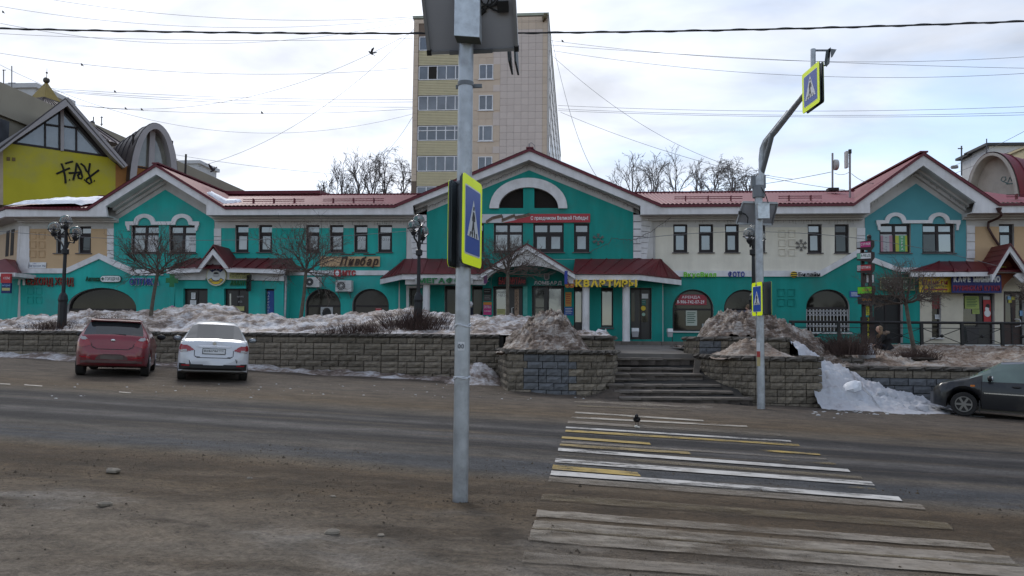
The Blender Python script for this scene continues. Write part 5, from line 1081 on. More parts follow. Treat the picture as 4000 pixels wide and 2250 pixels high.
# pyramid roof with gold spire
SP = P(181, 322, 62); r_ = 1.15; z0 = P(181, 392, 62).z
def pyr(name, m, c, r1, zb1, r2, zt2, rot=.55):
    b = MB(); 
    for rr_, z in ((r1, zb1), (r2, zt2)):
        for k in range(4): a = rot+math.pi/2*k; b.v.append(Vector((c.x+rr_*math.cos(a), c.y+rr_*math.sin(a), z)))
    for k in range(4): b.f.append((k, (k+1) % 4, 4+(k+1) % 4, 4+k))
    b.f += [(4, 5, 6, 7), (3, 2, 1, 0)]; return b.build(name, m, yb)
pyr('spire', GOLD, SP, 1.15, z0, .08, SP.z); pm = pyr('pyramid_roof', PINKM, SP, 6.2, z0-3.2, .9, z0+.05)
for k in range(4):
    a0, a1 = .55+math.pi/2*k, .55+math.pi/2*(k+1); B0 = SP+Vector((6.2*math.cos(a0), 6.2*math.sin(a0), 0)); B1 = SP+Vector((6.2*math.cos(a1), 6.2*math.sin(a1), 0)); T0 = SP+Vector((.9*math.cos(a0), .9*math.sin(a0), 0)); T1 = SP+Vector((.9*math.cos(a1), .9*math.sin(a1), 0))
    for q in range(11):
        t = q/10; A_ = B0.lerp(B1, t); tt = max(0, min(1, (t-.5)*1+.5)); E_ = T0.lerp(T1, tt); A_.z = z0-3.2; E_.z = z0+.05; MB().bar(A_, E_, .08, .16).build('roof_seam', mat('dark_seam', (.06, .045, .045), .5), pm)
MB().ball((SP.x, SP.y, SP.z+.18), .27, 14, 10).build('finial_ball', mat('bronze_ball', (.08, .07, .06), .4, metal=.4), yb, smooth=3.14)
MB().tube([(SP.x, SP.y, SP.z+.3), (SP.x, SP.y, SP.z+1.25)], [.03, .012], 6).ball((SP.x, SP.y, SP.z+.85), .09, 8, 6).build('finial_rod', mat('bronze_ball'.replace('ball', 'rod'), (.1, .09, .08), .5), yb)
q = P(-30, 470, 58); MB().tube([q+Vector((-4, -1, .5)), q+Vector((0, .3, .1)), q+Vector((2.6, 1.4, -.7))], [1.2, 1.1, .9], 14).build('eave_vault', VAULT, yb, smooth=.8)
gf = thing('graffiti', 'black spray painted graffiti letters on the yellow wall', 'graffiti', PL(330, 640, .03))
INK = mat('black_spray', (.012, .011, .010), .8)
for st_ in ([(255, 639), (262, 636), (285, 630)], [(240, 638), (248, 658), (255, 690), (257, 716)], [(220, 679), (245, 668), (273, 656)], [(300, 636), (296, 668), (286, 704)], [(268, 676), (300, 674), (318, 672)], [(302, 640), (316, 668), (322, 690), (318, 698), (308, 696), (304, 684), (312, 678)], [(315, 638), (330, 650), (338, 668), (344, 672)], [(352, 638), (346, 676), (352, 690), (358, 712), (350, 718), (336, 708), (338, 700), (360, 684), (386, 664)], [(270, 702), (273, 703)], [(328, 702), (331, 703)], [(367, 706), (370, 707)]):
    MB().tube([PL(a, c, .03) for a, c in st_], .075, 5).build('stroke', INK, gf)
for k in range(2): p46('vent', mat('vent_ochre', (.17, .12, .05), .8), [(26+k*21, 613+k*2), (39+k*21, 614+k*2), (39+k*21, 628+k*2), (26+k*21, 627+k*2)], .05, -.1, yb)
# ================================================================ FLAT BLOCKS FAR LEFT AND RIGHT
APB = mat('beige_panel', (.36, .32, .245), .8, var=.07, scale=.4); APY = mat('yellowish_panel', (.50, .43, .27), .8, var=.06, scale=.4); APW = mat('white_render', (.55, .55, .56), .8, var=.06)
la = thing('apartment_block', 'grey beige flat roofed block seen over the yellow building', 'building', (-46, 90, 1))
pA = PZ(0, 325, 20.0); XA = pA.x
MB().box(XA-14, XA, 40, 118, 1, 19.9).build('wall', APB, la); MB().box(XA-14.2, XA+.25, 39.8, 118.2, 17.6, 20.0).build('parapet', APB, la)
for y in range(44, 116, 6):
    for z in (15.6,): 
        wo = MB().box(XA+.26, XA+.31, y, y+3.6, z-.2, z+1.7).build('window', GLT, la); MB().box(XA+.3, XA+.36, y+1.1, y+1.2, z-.2, z+1.7).box(XA+.3, XA+.36, y+2.3, y+2.4, z-.2, z+1.7).box(XA+.3, XA+.36, y-.05, y+3.65, z-.3, z-.2).build('window_frame', T_WH, wo)
for (px, py, Y, w_) in ((95, 345, 78, 4.5), (1185-450+10, 640, 112, 3.4)):
    q = P(px, py, Y); MB().box(q.x-w_, q.x+1.2, Y, Y+6, 18, q.z).build('lift_house', APW, la); MB().box(q.x-w_-.3, q.x+1.6, Y-.3, Y+6.3, q.z, q.z+.5).build('lift_house_roof', APW, la)
def antenna(name, lb, px, py0, py1, Y, arms, rx=.05):
    t = thing(name, lb, 'antenna', P(px, py0, Y), local=False); a, c = P(px, py0, Y), P(px, py1, Y); am = mat('antenna_metal', (.10, .10, .11), .5)
    MB().tube([a, c], rx, 6).build('mast', am, t)
    for (py, l0, l1) in arms: q = P(px, py, Y); u = U(px, py, Y); MB().tube([q+Vector((l0*u, 0, 0)), q+Vector((l1*u, 0, 0))], rx*.8, 5).build('arm', am, t)
antenna('roof_antenna', 'leaning aerial mast on the block at far left edge', 14, 330, 272, 70, [(274, -4, 8)]); antenna('roof_antenna', 'tall thin aerial on the far left roof beside the gold spire', 46, 342, 258, 72, [(324, -14, 14)])
antenna('roof_antenna', 'short aerial with a round dish left of the vault dormer', 365, 492, 456, 66, [(486, -5, 5)]); antenna('roof_antenna', 'stubby aerial with crossbars behind the vault dormer', 397, 492, 455, 66, [(458, -4, 5), (485, -5, 5)])
antenna('roof_antenna', 'small aerial on the far block right of the vault dormer', 688, 640, 618, 100, [(622, -6, 8)])
q = P(363, 484, 65.5); tag(MB().lathe(q, [(.05, 0), (.24, .08), (.28, .12)], 12, 'Y').build('satellite_dish', mat('antenna_metal'), None), 'tiny grey satellite dish behind the glazed gable', 'dish')
def PX(px, py, X): d = ray(px, py); return CAM+d*(X/d.x)
ra = thing('apartment_block', 'yellow beige block with white roof houses at far right', 'building', (42, 90, 1))
pB = PZ(3740, 692, 20.0); XB = pB.x
MB().box(XB, XB+14, 35, 82.5, 1, 20).build('wall', APY, ra); MB().box(XB-.15, XB+14, 34.8, 82.7, 20.0, 20.2).build('parapet', APY, ra)
for y in range(40, 80, 6):
    wo = MB().box(XB-.06, XB-.01, y, y+2.6, 15.2, 17.2).build('window', GLT, ra); MB().box(XB-.1, XB-.06, y+1.2, y+1.35, 15.2, 17.2).build('window_frame', T_WH, wo)
for k, (x0, x1, top, bot, Y) in enumerate(((3790, 3865, 605, 740, 70), (3755, 3790, 626, 740, 74))):
    a = PX(x0, top, XB+2.5); b0 = PX(x1, top, XB+2.5); MB().box(XB+2.5, XB+7, b0.y, a.y, 19.8, a.z).build('lift_house', APW, ra); MB().box(XB+2.0, XB+7.4, b0.y-.4, a.y+.4, a.z, a.z+.28).build('lift_house_roof', mat('dark_slab', (.05, .05, .055), .7), ra)
q = P(3730, 695, 76); MB().tube([(q.x, q.y, 18), (q.x, q.y, P(3730, 648, 76).z)], .32, 12).build('chimney', mat('chimney_steel', (.3, .29, .29), .5), ra, smooth=.6)
antenna('roof_antenna', 'tall aerial mast with a side arm at far right roof', 3756, 686, 570, 73, [(580, -14, 4)], .07); antenna('roof_antenna', 'thin aerial with small crossbars on the far right roof house', 3854, 604, 542, 69, [(578, -5, 9), (596, -4, 6)], .05); antenna('roof_antenna', 'low bent aerial beside the red vault at far right', 3874, 620, 600, 68, [(601, -5, 5)], .05)
# ================================================================ RED BARREL VAULT far right
vt = thing('vault_building', 'building with a red barrel vault roof and cream arched wall', 'building', (24, 52, 1))
VC = P(3900, 800, 52); ax = Vector((.80, .60, 0)); nx_ = Vector((.60, -.80, 0)); AW = P(3990, 700, 52).x-P(3900, 700, 52).x
MV = Matrix(((nx_.x, ax.x, 0, VC.x), (nx_.y, ax.y, 0, VC.y), (0, 0, 1, 0), (0, 0, 0, 1)))
zt_ = P(3905, 604, 52).z; zb_ = P(3900, 770, 52).z
def av(t, g=0): an = math.pi*(1-t); hw = 1.62+g; return (hw*math.cos(an), zb_-1.5+(zt_-zb_+1.5+g)*max(0, math.sin(an))**.75)
oo = [av(k/24) for k in range(25)]; ii = [av(k/24, -.18) for k in range(25)]
CRW = mat('cream_arch_wall', (.50, .45, .39), .85, var=.1, scale=1.5, dirt=((.33, .28, .23), .5, 1.2))
MB().prism(oo+list(reversed(ii)), -.9, -.65).xf(MV).build('arch_band', CRW, vt, fix=True); MB().prism(oo+list(reversed(ii)), -.65, .0).xf(MV).build('arch_soffit', CRW, vt, fix=True); MB().prism(ii, 0, .2).xf(MV).build('arch_wall', CRW, vt, fix=True)
MB().grid(lambda u, v: MV @ Vector((av(u, .08)[0], -.8+14*v, av(u, .08)[1])), 24, 5).build('vault_roof', REDM, vt, smooth=.5)
for v in (.6, 3.2, 5.8): MB().tube([MV @ Vector((av(k/24, .1)[0], v, av(k/24, .1)[1])) for k in range(25)], .05, 5).build('roof_seam', REDT, vt)
gq = thing('graffiti', 'small blue green graffiti tag on the cream arched wall', 'graffiti', VC)
BI = mat('teal_spray', (.12, .22, .22), .8)
for st_ in ([(.35, .3), (.2, .55), (.3, .85), (.5, .8), (.5, .5), (.35, .35), (.6, .1)], [(.62, .2), (.75, .7), (.85, .25)], [(.9, .25), (.92, .8), (1.1, .3), (1.15, .85)], [(.5, .05), (.8, -.02), (1.15, .06)]):
    MB().tube([MV @ Vector((a, -.012, zb_+.75+c*.6)) for a, c in st_], .03, 4).build('stroke', BI, gq)
# ================================================================ TREES
def branch(b, p, d, r, L, lev, rr, sp):
    """one limb as a bent tapering tube; children recursively"""
    n = 4 if lev < sp['lev'] else 3; pts = [p.copy()]; q = p.copy(); dd = d.copy()
    for k in range(n):
        dd = (dd+Vector((rr.gauss(0, sp['wob']), rr.gauss(0, sp['wob']), rr.gauss(0, sp['wob'])+sp['up'][min(lev, len(sp['up'])-1)]))).normalized(); q = q+dd*(L/n); pts.append(q.copy())
    b.tube(pts, [max(sp['rmin'], r*(1-.62*k/n)) for k in range(n+1)], 5 if lev == 0 else 3, cap=False)
    if lev >= sp['lev']: return
    m = sp['kids'][min(lev, len(sp['kids'])-1)]
    for k in range(m):
        t = sp['t0']+(1-sp['t0'])*(k+rr.random())/m; i = min(n-1, int(t*n)); f = t*n-i; o = pts[i].lerp(pts[i+1], f); base = (pts[i+1]-pts[i]).normalized()
        side = base.cross(Vector((rr.gauss(0, 1), rr.gauss(0, 1), rr.gauss(0, 1)))).normalized(); an = rr.uniform(*sp['ang'])
        branch(b, o, (base*math.cos(an)+side*math.sin(an)).normalized(), r*.5, L*rr.uniform(*sp['len']), lev+1, rr, sp)
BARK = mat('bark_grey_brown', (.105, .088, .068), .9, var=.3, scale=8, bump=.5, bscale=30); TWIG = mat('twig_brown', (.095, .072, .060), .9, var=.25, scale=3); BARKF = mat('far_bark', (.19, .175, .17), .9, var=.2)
def pruned_tree(lb, px, pyb, pyt, Yd, halfw, toppy, seed, lean=0):
    a = P(px, pyb, Yd); c = P(px+lean, pyt, Yd); R = halfw*U(px, pyt, Yd); rr = random.Random(seed)
    t = thing('pruned_tree', lb, 'tree', (a.x, a.y, a.z-.3), group='pruned bare trees in front of the shops')
    mid = a.lerp(c, .5)+Vector((rr.uniform(-.03, .03), 0, 0)); MB().tube([a+Vector((0, 0, -.4)), a, mid, c], [.085, .075, .062, .058], 9).build('trunk', BARK, t, smooth=.8)
    sp = dict(lev=3, up=(.05, .05, .03), kids=(6, 4, 3), t0=.25, ang=(.35, .95), len=(.42, .70), wob=.13, rmin=.0042)
    b = MB(); N = 17; H = c.z; top = P(px, toppy, Yd).z-H
    for k in range(N):
        az = 2*math.pi*(k*.618+rr.uniform(-.05, .05)); el = (.02, .3, .62, 1.1)[k % 4]+rr.uniform(-.1, .2); L = R*.78*rr.uniform(.8, 1.1)*(1 if el < .5 else min(1.05, top/max(.1, R*math.sin(min(1.5, el)))))
        branch(b, c-Vector((0, 0, rr.uniform(0, .15))), Vector((math.cos(az)*math.cos(el), math.sin(az)*math.cos(el), math.sin(el))), .027, L, 0, rr, sp)
    b.build('crown', TWIG, t); return t
pruned_tree('bare pruned tree beside the globe lamp at left, crown before the left gable', 585, 1262, 1060, 27.2, 138, 928, 1, 32)
pruned_tree('bare pruned tree in front of the two air conditioners', 1174, 1250, 1050, 28.2, 180, 905, 2, 22)
pruned_tree('bare pruned tree in front of the central arched entrance', 1984, 1262, 1058, 28.0, 140, 950, 3, 0)
pruned_tree('bare pruned tree on the thawed slope in front of the jewellery sign', 3572, 1372, 1180, 26.5, 165, 1050, 4, -34)
pruned_tree('bare pruned tree cut by the right photo edge before the cafe', 4080, 1372, 1185, 26.5, 130, 1075, 6, 0)
def far_tree(name, lb, px, toppy, Yd, hw, seed, weep):
    rr = random.Random(seed); t0 = P(px, toppy, Yd); base = Vector((t0.x, t0.y, 1.0)); H = t0.z-1; t = thing(name, lb, 'tree', base, group='bare trees far behind the shops'); R = hw*U(px, toppy, Yd)
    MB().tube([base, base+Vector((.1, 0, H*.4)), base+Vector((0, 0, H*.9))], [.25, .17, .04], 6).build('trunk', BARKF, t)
    b = MB(); sp = dict(lev=3, up=(.10, .07, .05) if not weep else (.10, -.02, -.26), kids=(5, 4, 3) if not weep else (5, 5, 4), t0=.3, ang=(.3, .75), len=(.42, .66), wob=.15, rmin=.017)
    for k in range(16):
        h = H*(.42+.46*k/16); az = 2.4*k+rr.random(); el = .80+.035*k; L = min(H*.42, R/max(.3, math.cos(el)))*rr.uniform(.8, 1.1)*(1-.022*k)
        branch(b, base+Vector((0, 0, h)), Vector((math.cos(az)*math.cos(el), math.sin(az)*math.cos(el), math.sin(el))), .09, L, 0, rr, sp)
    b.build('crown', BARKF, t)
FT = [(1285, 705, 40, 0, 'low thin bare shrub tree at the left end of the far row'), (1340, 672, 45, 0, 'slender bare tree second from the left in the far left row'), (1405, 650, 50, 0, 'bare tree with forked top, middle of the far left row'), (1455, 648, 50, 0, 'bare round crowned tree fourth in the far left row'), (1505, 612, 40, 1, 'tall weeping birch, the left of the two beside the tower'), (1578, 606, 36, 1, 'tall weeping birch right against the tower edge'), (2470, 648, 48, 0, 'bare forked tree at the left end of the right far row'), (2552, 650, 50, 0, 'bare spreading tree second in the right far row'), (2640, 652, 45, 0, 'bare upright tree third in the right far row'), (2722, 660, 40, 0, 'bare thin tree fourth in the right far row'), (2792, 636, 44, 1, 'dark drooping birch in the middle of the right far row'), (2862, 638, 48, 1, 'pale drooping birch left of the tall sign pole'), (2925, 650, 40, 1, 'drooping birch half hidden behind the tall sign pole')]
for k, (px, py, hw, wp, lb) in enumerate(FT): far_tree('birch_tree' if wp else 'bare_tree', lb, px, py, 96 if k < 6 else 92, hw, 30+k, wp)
# low bushes of bare shoots in the snow bed
def bush(lb, px, py, Yd, w_, h_, n, seed, dark=True):
    rr = random.Random(seed); a = P(px, py, Yd); b = MB()
    for k in range(n):
        x = rr.gauss(0, w_*.42); y = rr.gauss(0, w_*.3); an = rr.uniform(-.7, .7)+x*.5; L = h_*rr.uniform(.35, 1.0)*(1-.4*min(1, abs(x)/w_)); p = a+Vector((x, y, -.08)); q = p+Vector((math.sin(an)*L*.5, rr.gauss(0, .12)*L, L*.6)); r_ = q+Vector((math.sin(an)*L*.45, rr.gauss(0, .12), L*.35)); b.tube([p, q, r_], [.007, .005, .003], 3, cap=False)
    t = thing('bush', lb, 'bush', a, group='bare bushes'); tag(b.build('shoots', mat('shoot_brown', (.055, .032, .026), .9, var=.3, scale=4), t), kind='stuff')
bush('dark leafless bush around the foot of the left globe lamp', 230, 1285, 26.4, 1.3, .5, 500, 1); bush('dark leafless bush around the foot of the central globe lamp', 1620, 1280, 26.0, 1.5, .85, 900, 2); bush('low dark bush hanging over the long wall near the central lamp', 1400, 1296, 25.0, 1.4, .45, 600, 3); bush('sparse bush sticking out of the snow above the red car', 440, 1262, 26.2, .9, .5, 120, 4)
bush('reddish bush spilling over the short stepped wall', 3300, 1375, 24.7, 1.0, .8, 900, 5); bush('dark leafless bush around the foot of the tree on the thawed slope', 3580, 1395, 25.6, .75, .45, 500, 6); bush('sparse twigs on the right mound beside the tall sign pole', 2935, 1290, 24.4, .4, .35, 90, 7)
tag(MB().ball((0, 0, 0), 1, 18, 6, (.62, .5, .07)).xf(Matrix.Translation(P(3580, 1402, 25.55))).build('soil_hollow', mat('wet_soil', (.026, .019, .014), .95, var=.4, scale=8), None, smooth=3.14), 'round patch of dark bare soil at the foot of the slope tree', 'soil')
# ================================================================ SHOP SIGNS AND THINGS ON THE FACADE
def C_(n, c=(.5, .5, .5), r=.5, **k): return mat(n, c, r, var=k.pop('var', .06), **k)
S_RED = C_('sign_red', (.42, .03, .035)); S_GRN = C_('sign_green', (.02, .16, .05)); S_DGRN = C_('sign_dark_green', (.012, .07, .035)); S_WHT = C_('sign_white', (.72, .72, .72)); S_BLU = C_('sign_blue', (.03, .05, .28)); S_YEL = C_('sign_yellow', (.72, .50, .03)); S_BLK = C_('sign_black', (.015, .014, .014)); S_NAVY = C_('sign_navy', (.012, .02, .10)); S_LIME = C_('sign_lime', (.16, .55, .02)); S_ORG = C_('sign_orange', (.60, .22, .03)); S_PUR = C_('sign_purple', (.10, .02, .09)); S_PNK = C_('sign_pink', (.50, .03, .18)); S_TAN = C_('sign_tan', (.55, .36, .20)); S_BRN = C_('sign_brown', (.05, .022, .012)); S_GRY = C_('sign_grey', (.42, .42, .42)); S_LBL = C_('sign_light_blue', (.25, .45, .70)); S_OLV = C_('sign_olive_yellow', (.42, .40, .16))
def board(t, x0, x1, z0, z1, m, y0=-.06, y1=0, name='board'): o = MB().box(x0, x1, y0, y1, z0, z1).build(name, m, t); return o
class Sg:       # sign measured in photo pixels on a plane; local frame at its lower left corner
    def __init__(s, name, label, px0, px1, py0, py1, Y, cat='sign', group=None):
        s.u = U((px0+px1)/2, (py0+py1)/2, Y); s.t = sroot(name, label, px0, py1, Y, cat, group=group); s.px0, s.py1 = px0, py1; s.w = (px1-px0)*s.u; s.h = (py1-py0)*s.u
    def bd(s, m, y0=-.06, y1=0, r=None, name='board'):
        a, b, c, d = r or (s.px0, s.px0+s.w/s.u, s.py1-s.h/s.u, s.py1); return board(s.t, (a-s.px0)*s.u, (b-s.px0)*s.u, (s.py1-d)*s.u, (s.py1-c)*s.u, m, y0, y1, name)
    def tx(s, st, px, py, w, h, m, y=-.07, **k): return text(s.t, st, (px-s.px0)*s.u, (s.py1-py)*s.u, w*s.u if w else None, h*s.u, m, y, **k)
    def xy(s, px, py): return (px-s.px0)*s.u, (s.py1-py)*s.u
FY = YW-.13
# second hand shop
g = Sg('channel_letter_sign', 'red rimmed channel letters with a white crowned arch at far left', 75, 285, 1080, 1115, FY)
g.tx('СЕКОНД', 98, 1112, 106, 26, S_RED, 0, depth=.08, off=.03); g.tx('ХЕНД', 212, 1112, 72, 26, S_RED, 0, depth=.08, off=.03); g.tx('СЕКОНД', 98, 1112, 106, 26, S_DGRN, -.004, depth=0, off=0, single=True, name='letter_faces'); g.tx('ХЕНД', 212, 1112, 72, 26, S_DGRN, -.004, depth=0, off=0, single=True, name='letter_faces')
pts = [g.xy(72, 1114), g.xy(79, 1114)]+[(lambda a: g.xy(85-6*math.cos(a), 1100-9*math.sin(a)))(math.pi*k/8) for k in range(9)]+[g.xy(91, 1114), g.xy(98, 1114)]+[(lambda a: g.xy(85+13*math.cos(a), 1100-13*math.sin(a)))(math.pi*k/8) for k in range(9)]
MB().prism(pts, -.05, 0).build('arch_emblem', S_WHT, g.t); MB().prism([g.xy(*q) for q in ((75, 1085), (91, 1085), (93, 1074), (87, 1080), (83, 1072), (79, 1080), (73, 1074))], -.05, 0).build('crown_emblem', S_WHT, g.t)
g = Sg('pharmacy_sign', 'small green lettering beside a white rounded plate with a cross', 332, 480, 1079, 1101, FY); g.tx('Аптеки', 333, 1098, 56, 17, S_DGRN, 0, depth=.05, off=.02)
a0, a1 = g.xy(395, 1101), g.xy(473, 1079); r_ = (a1[1]-a0[1])/2; pl_ = [(a1[0]-r_+r_*math.cos(-math.pi/2+math.pi*k/8), a0[1]+r_+r_*math.sin(-math.pi/2+math.pi*k/8)) for k in range(9)]+[(a0[0]+r_+r_*math.cos(math.pi/2+math.pi*k/8), a0[1]+r_+r_*math.sin(math.pi/2+math.pi*k/8)) for k in range(9)]
MB().prism(pl_, -.06, 0).build('plate', S_WHT, g.t); MB().prism([(q[0]*1.0, q[1]) for q in [(p[0]+(p[0]-(a0[0]+a1[0])/2)*.03, p[1]+(p[1]-(a0[1]+a1[1])/2)*.16) for p in pl_]], -.04, .01).build('plate_rim', S_DGRN, g.t)
g.tx('ГОРЗДРАВ', 414, 1095, 54, 11, S_DGRN, -.066, depth=0, single=True, name='lettering', off=.02); cx_, cz_ = g.xy(404, 1090); MB().box(cx_-.025, cx_+.025, -.07, -.061, cz_-.08, cz_+.08).box(cx_-.08, cx_+.08, -.0705, -.0611, cz_-.025, cz_+.025).build('cross', S_DGRN, g.t)
g = Sg('channel_letter_sign', 'dark blue channel letters with white rims left of the bay', 505, 620, 1087, 1113, FY); g.tx('ОПТИКА', 505, 1113, 114, 25, S_WHT, .02, depth=.05, off=.04); g.tx('ОПТИКА', 506, 1112.5, 112, 24, S_BLU, -.03, depth=.04, off=.012)
# pharmacy cross lightbox on bracket
c_ = thing('pharmacy_cross', 'dark green cross shaped lightbox sticking out from the bay corner', 'sign', P(672, 1096, YB1-.5), .5, local=True)
MB().prism([(-.11, -.30), (.11, -.30), (.11, -.11), (.27, -.11), (.27, .11), (.11, .11), (.11, .30), (-.11, .30), (-.11, .11), (-.27, .11), (-.27, -.11), (-.11, -.11)], -.12, .12).build('cross_box', S_GRN, c_); MB().bar((0, .12, .2), (0, .6, .2), .04).build('bracket', S_BLK, c_)
# round hairdresser sign
g = Sg('round_sign', 'round blue and yellow lightbox sign above the bay doors', 808, 886, 1040, 1117, YB1-.16)
c0 = (g.w/2, 0, g.h/2); R_ = g.h/2
MB().lathe((c0[0], .0, c0[2]), [(R_, 0), (R_, .10)], 36, 'Y').build('rim', C_('cream_rim', (.62, .58, .36)), g.t); MB().lathe((c0[0], -.101, c0[2]), [(R_*.93, 0), (R_*.93, .004)], 36, 'Y').build('face', C_('pale_face', (.60, .62, .60)), g.t)
def sector(a0, a1, r0, r1, n=14): return [(c0[0]+r1*math.cos(math.radians(a0+(a1-a0)*k/n)), c0[2]+r1*math.sin(math.radians(a0+(a1-a0)*k/n))) for k in range(n+1)]+[(c0[0]+r0*math.cos(math.radians(a1-(a1-a0)*k/n)), c0[2]+r0*math.sin(math.radians(a1-(a1-a0)*k/n))) for k in range(n+1)]
MB().prism(sector(38, 142, R_*.5, R_*.9), -.112, -.106).build('band', S_NAVY, g.t); MB().prism(sector(205, 335, R_*.5, R_*.88), -.112, -.106).build('band', S_NAVY, g.t); MB().prism(sector(210, 330, R_*.56, R_*.84), -.118, -.113).build('band', S_YEL, g.t)
g.tx('БРИЗ', 825, 1057, 42, 11, S_WHT, -.12, depth=0, shear=.2, single=True, name='lettering'); g.tx('ПАРИКМАХЕРСКАЯ', 822, 1104, 50, 9, S_NAVY, -.122, depth=0, single=True, name='lettering', off=0)
MB().ball((c0[0], -.115, c0[2]+.02), .17, 12, 6, (1, .08, .55)).build('emblem', S_GRY, g.t); MB().ball((c0[0], -.12, c0[2]+.11), .13, 10, 5, (1, .08, .4)).build('emblem', S_BLK, g.t)
g = Sg('fitness_sign', 'pale yellow board with dark lettering right of the round sign', 898, 978, 1066, 1089, YB1-.16); g.bd(S_OLV); g.tx('ФИТНЕС', 924, 1077, 46, 8, S_BLK, -.064, depth=0, single=True, name='lettering', off=.02); g.tx('СТУДИЯ', 924, 1087, 46, 8, S_BLK, -.064, depth=0, single=True, name='lettering', off=.02)
for k in (0, 1):
    x_, z_ = g.xy(909+k*6, 1077); MB().tube([(x_+.09*math.cos(math.pi*2*q/12), -.066, z_+.09*math.sin(math.pi*2*q/12)) for q in range(13)], .008, 4).build('ring_emblem', S_BLK, g.t)
g = Sg('channel_letter_sign', 'dark green slanting channel letters over the right bay door', 898, 968, 1095, 1114, YB1-.1); g.tx('АВАНТИ', 898, 1114, 70, 18, S_GRN, 0, depth=.07, off=.03, shear=.1)
# wrought iron bracket sign
c_ = thing('iron_bracket_sign', 'black wrought iron square bracket sign beside the right bay door', 'sign', P(972, 1106, YB1-.45), -.9, local=True)
b = MB()
for q in (((-.33, -.36), (.33, -.36)), ((.33, -.36), (.33, .36)), ((.33, .36), (-.33, .36)), ((-.33, .36), (-.33, -.36)), ((-.33, -.36), (.33, .36)), ((.33, -.36), (-.33, .36)), ((0, -.36), (0, .36))): b.bar((q[0][0], 0, q[0][1]), (q[1][0], 0, q[1][1]), .045)
for k in range(4): b.tube([(.16*math.cos(a)+(.12, -.12, -.12, .12)[k], 0, .16*math.sin(a)+(.14, .14, -.14, -.14)[k]) for a in [q*.7 for q in range(8)]], .02, 4)
b.build('iron_frame', S_BLK, c_); MB().bar((.33, 0, .1), (.75, 0, .1), .04).build('bracket', S_BLK, c_)
# papers on doors
def paper(lb, px0, px1, py0, py1, Y, m=S_WHT, lines=4, group=None, ink=S_BLK, txt=None):
    g = Sg('paper_notice', lb, px0, px1, py0, py1, Y, 'notice', group); g.bd(m, -.008, 0, name='sheet'); n = lines
    for k in range(n):
        z = g.h*(.85-.75*k/max(1, n)); MB().box(g.w*.12, g.w*(.86-.1*(k % 2)), -.011, -.009, z-g.h*.03, z+g.h*.02).build('text_line', ink, g.t)
    if txt: text(g.t, txt, g.w*.1, g.h*.3, g.w*.8, g.h*.4, ink, -.012, 0, single=True, name='lettering')
    return g
DY = YB1+.16
paper('upper white notice on the left bay door', 747, 763, 1144, 1168, DY); paper('lower white notice on the left bay door', 743, 766, 1173, 1190, DY, lines=3); paper('yellow and white notice on the right bay door', 918, 954, 1197, 1214, DY, S_OLV, 1)
g = Sg('door_lettering', 'small white opening hours lettering on the right bay door', 925, 951, 1150, 1190, DY, 'lettering'); g.tx('ООО БРИЗ', 925, 1162, 26, 5, S_GRY, 0, depth=0, single=True, name='lettering'); g.tx('8-20', 931, 1182, 15, 7, S_GRY, 0, depth=0, single=True, name='lettering')
tag(MB().ball(P(673, 1203, YB1-.6), .12, 14, 10).build('balloon', C_('balloon_pink', (.45, .16, .30)), None, smooth=3.14), 'pink balloon showing above the snow beside the bay corner', 'balloon')
# pub sign
g = Sg('pub_sign', 'wide tan board with brown script lettering under the pub windows', 1250, 1484, 1003, 1041, YW-.08); g.bd(S_TAN, -.05, 0); g.tx('Пивбар', 1330, 1037, 150, 32, S_BRN, -.12, depth=.05, shear=.35, off=.03, gap=.02)
for a, c_ in ((1333, 1385), (1421, 1468)): MB().box(g.xy(a, 0)[0], g.xy(c_, 0)[0], -.12, -.07, g.xy(0, 997)[1], g.xy(0, 993)[1]).build('letter_bar', S_BRN, g.t)
for px, w_, tx_, Y in ((1301, 34, 'ПИВО', YW), (1394, 36, 'БАР', YW), (1489, 36, 'КРАФТ', YW)):
    g = Sg('window_lettering', {'ПИВО': 'white letters on the first pub window from the left', 'БАР': 'larger white letters on the middle pub window', 'КРАФТ': 'white letters on the last pub window'}[tx_], px, px+w_, 925, 942, Y+.13, 'lettering'); g.tx(tx_, px, 940, w_, 9 if tx_ != 'БАР' else 12, S_WHT, 0, depth=0, single=True, name='lettering', off=.01)
g = Sg('window_poster', 'white paper with grey lettering in the left gable window', 737, 765, 923, 985, YW+.14, 'poster'); g.bd(C_('paper', (.55, .55, .55)), -.004, 0, name='sheet')
for k, s_ in enumerate(('ОДЕЖДА', 'ИЗ', 'ЕВРОПЫ')): g.tx(s_, 738+(6 if k == 1 else 0), 935+k*12, 26 if k != 1 else 12, 7, S_GRY if 0 else C_('grey_ink', (.2, .2, .2)), -.008, depth=0, single=True, name='lettering')
g = Sg('window_poster', 'white paper with faded lettering in the left pane of the left gable', 576, 618, 928, 985, YW+.14, 'poster'); g.bd(C_('paper', (.55, .55, .55)), -.004, 0, name='sheet'); g.tx('СЕКОНД', 580, 945, 34, 7, C_('grey_ink', (.2, .2, .2)), -.008, depth=0, single=True, name='lettering'); g.tx('ХЕНД', 585, 957, 24, 7, C_('grey_ink', (.2, .2, .2)), -.008, depth=0, single=True, name='lettering')
# phone shop red letters
g = Sg('channel_letter_sign', 'red letters beside a red square with a white oval over the band', 1306, 1390, 1053, 1080, YW-.15); g.bd(S_RED, -.08, 0, (1306, 1331, 1054, 1080), 'square'); g.tx('МТС', 1337, 1076, 51, 19, S_RED, 0, depth=.07, off=.04)
x_, z_ = g.xy(1319, 1067); MB().ball((x_, -.085, z_), .12, 14, 8, (.8, .15, 1.1)).build('oval', S_WHT, g.t, smooth=3.14)
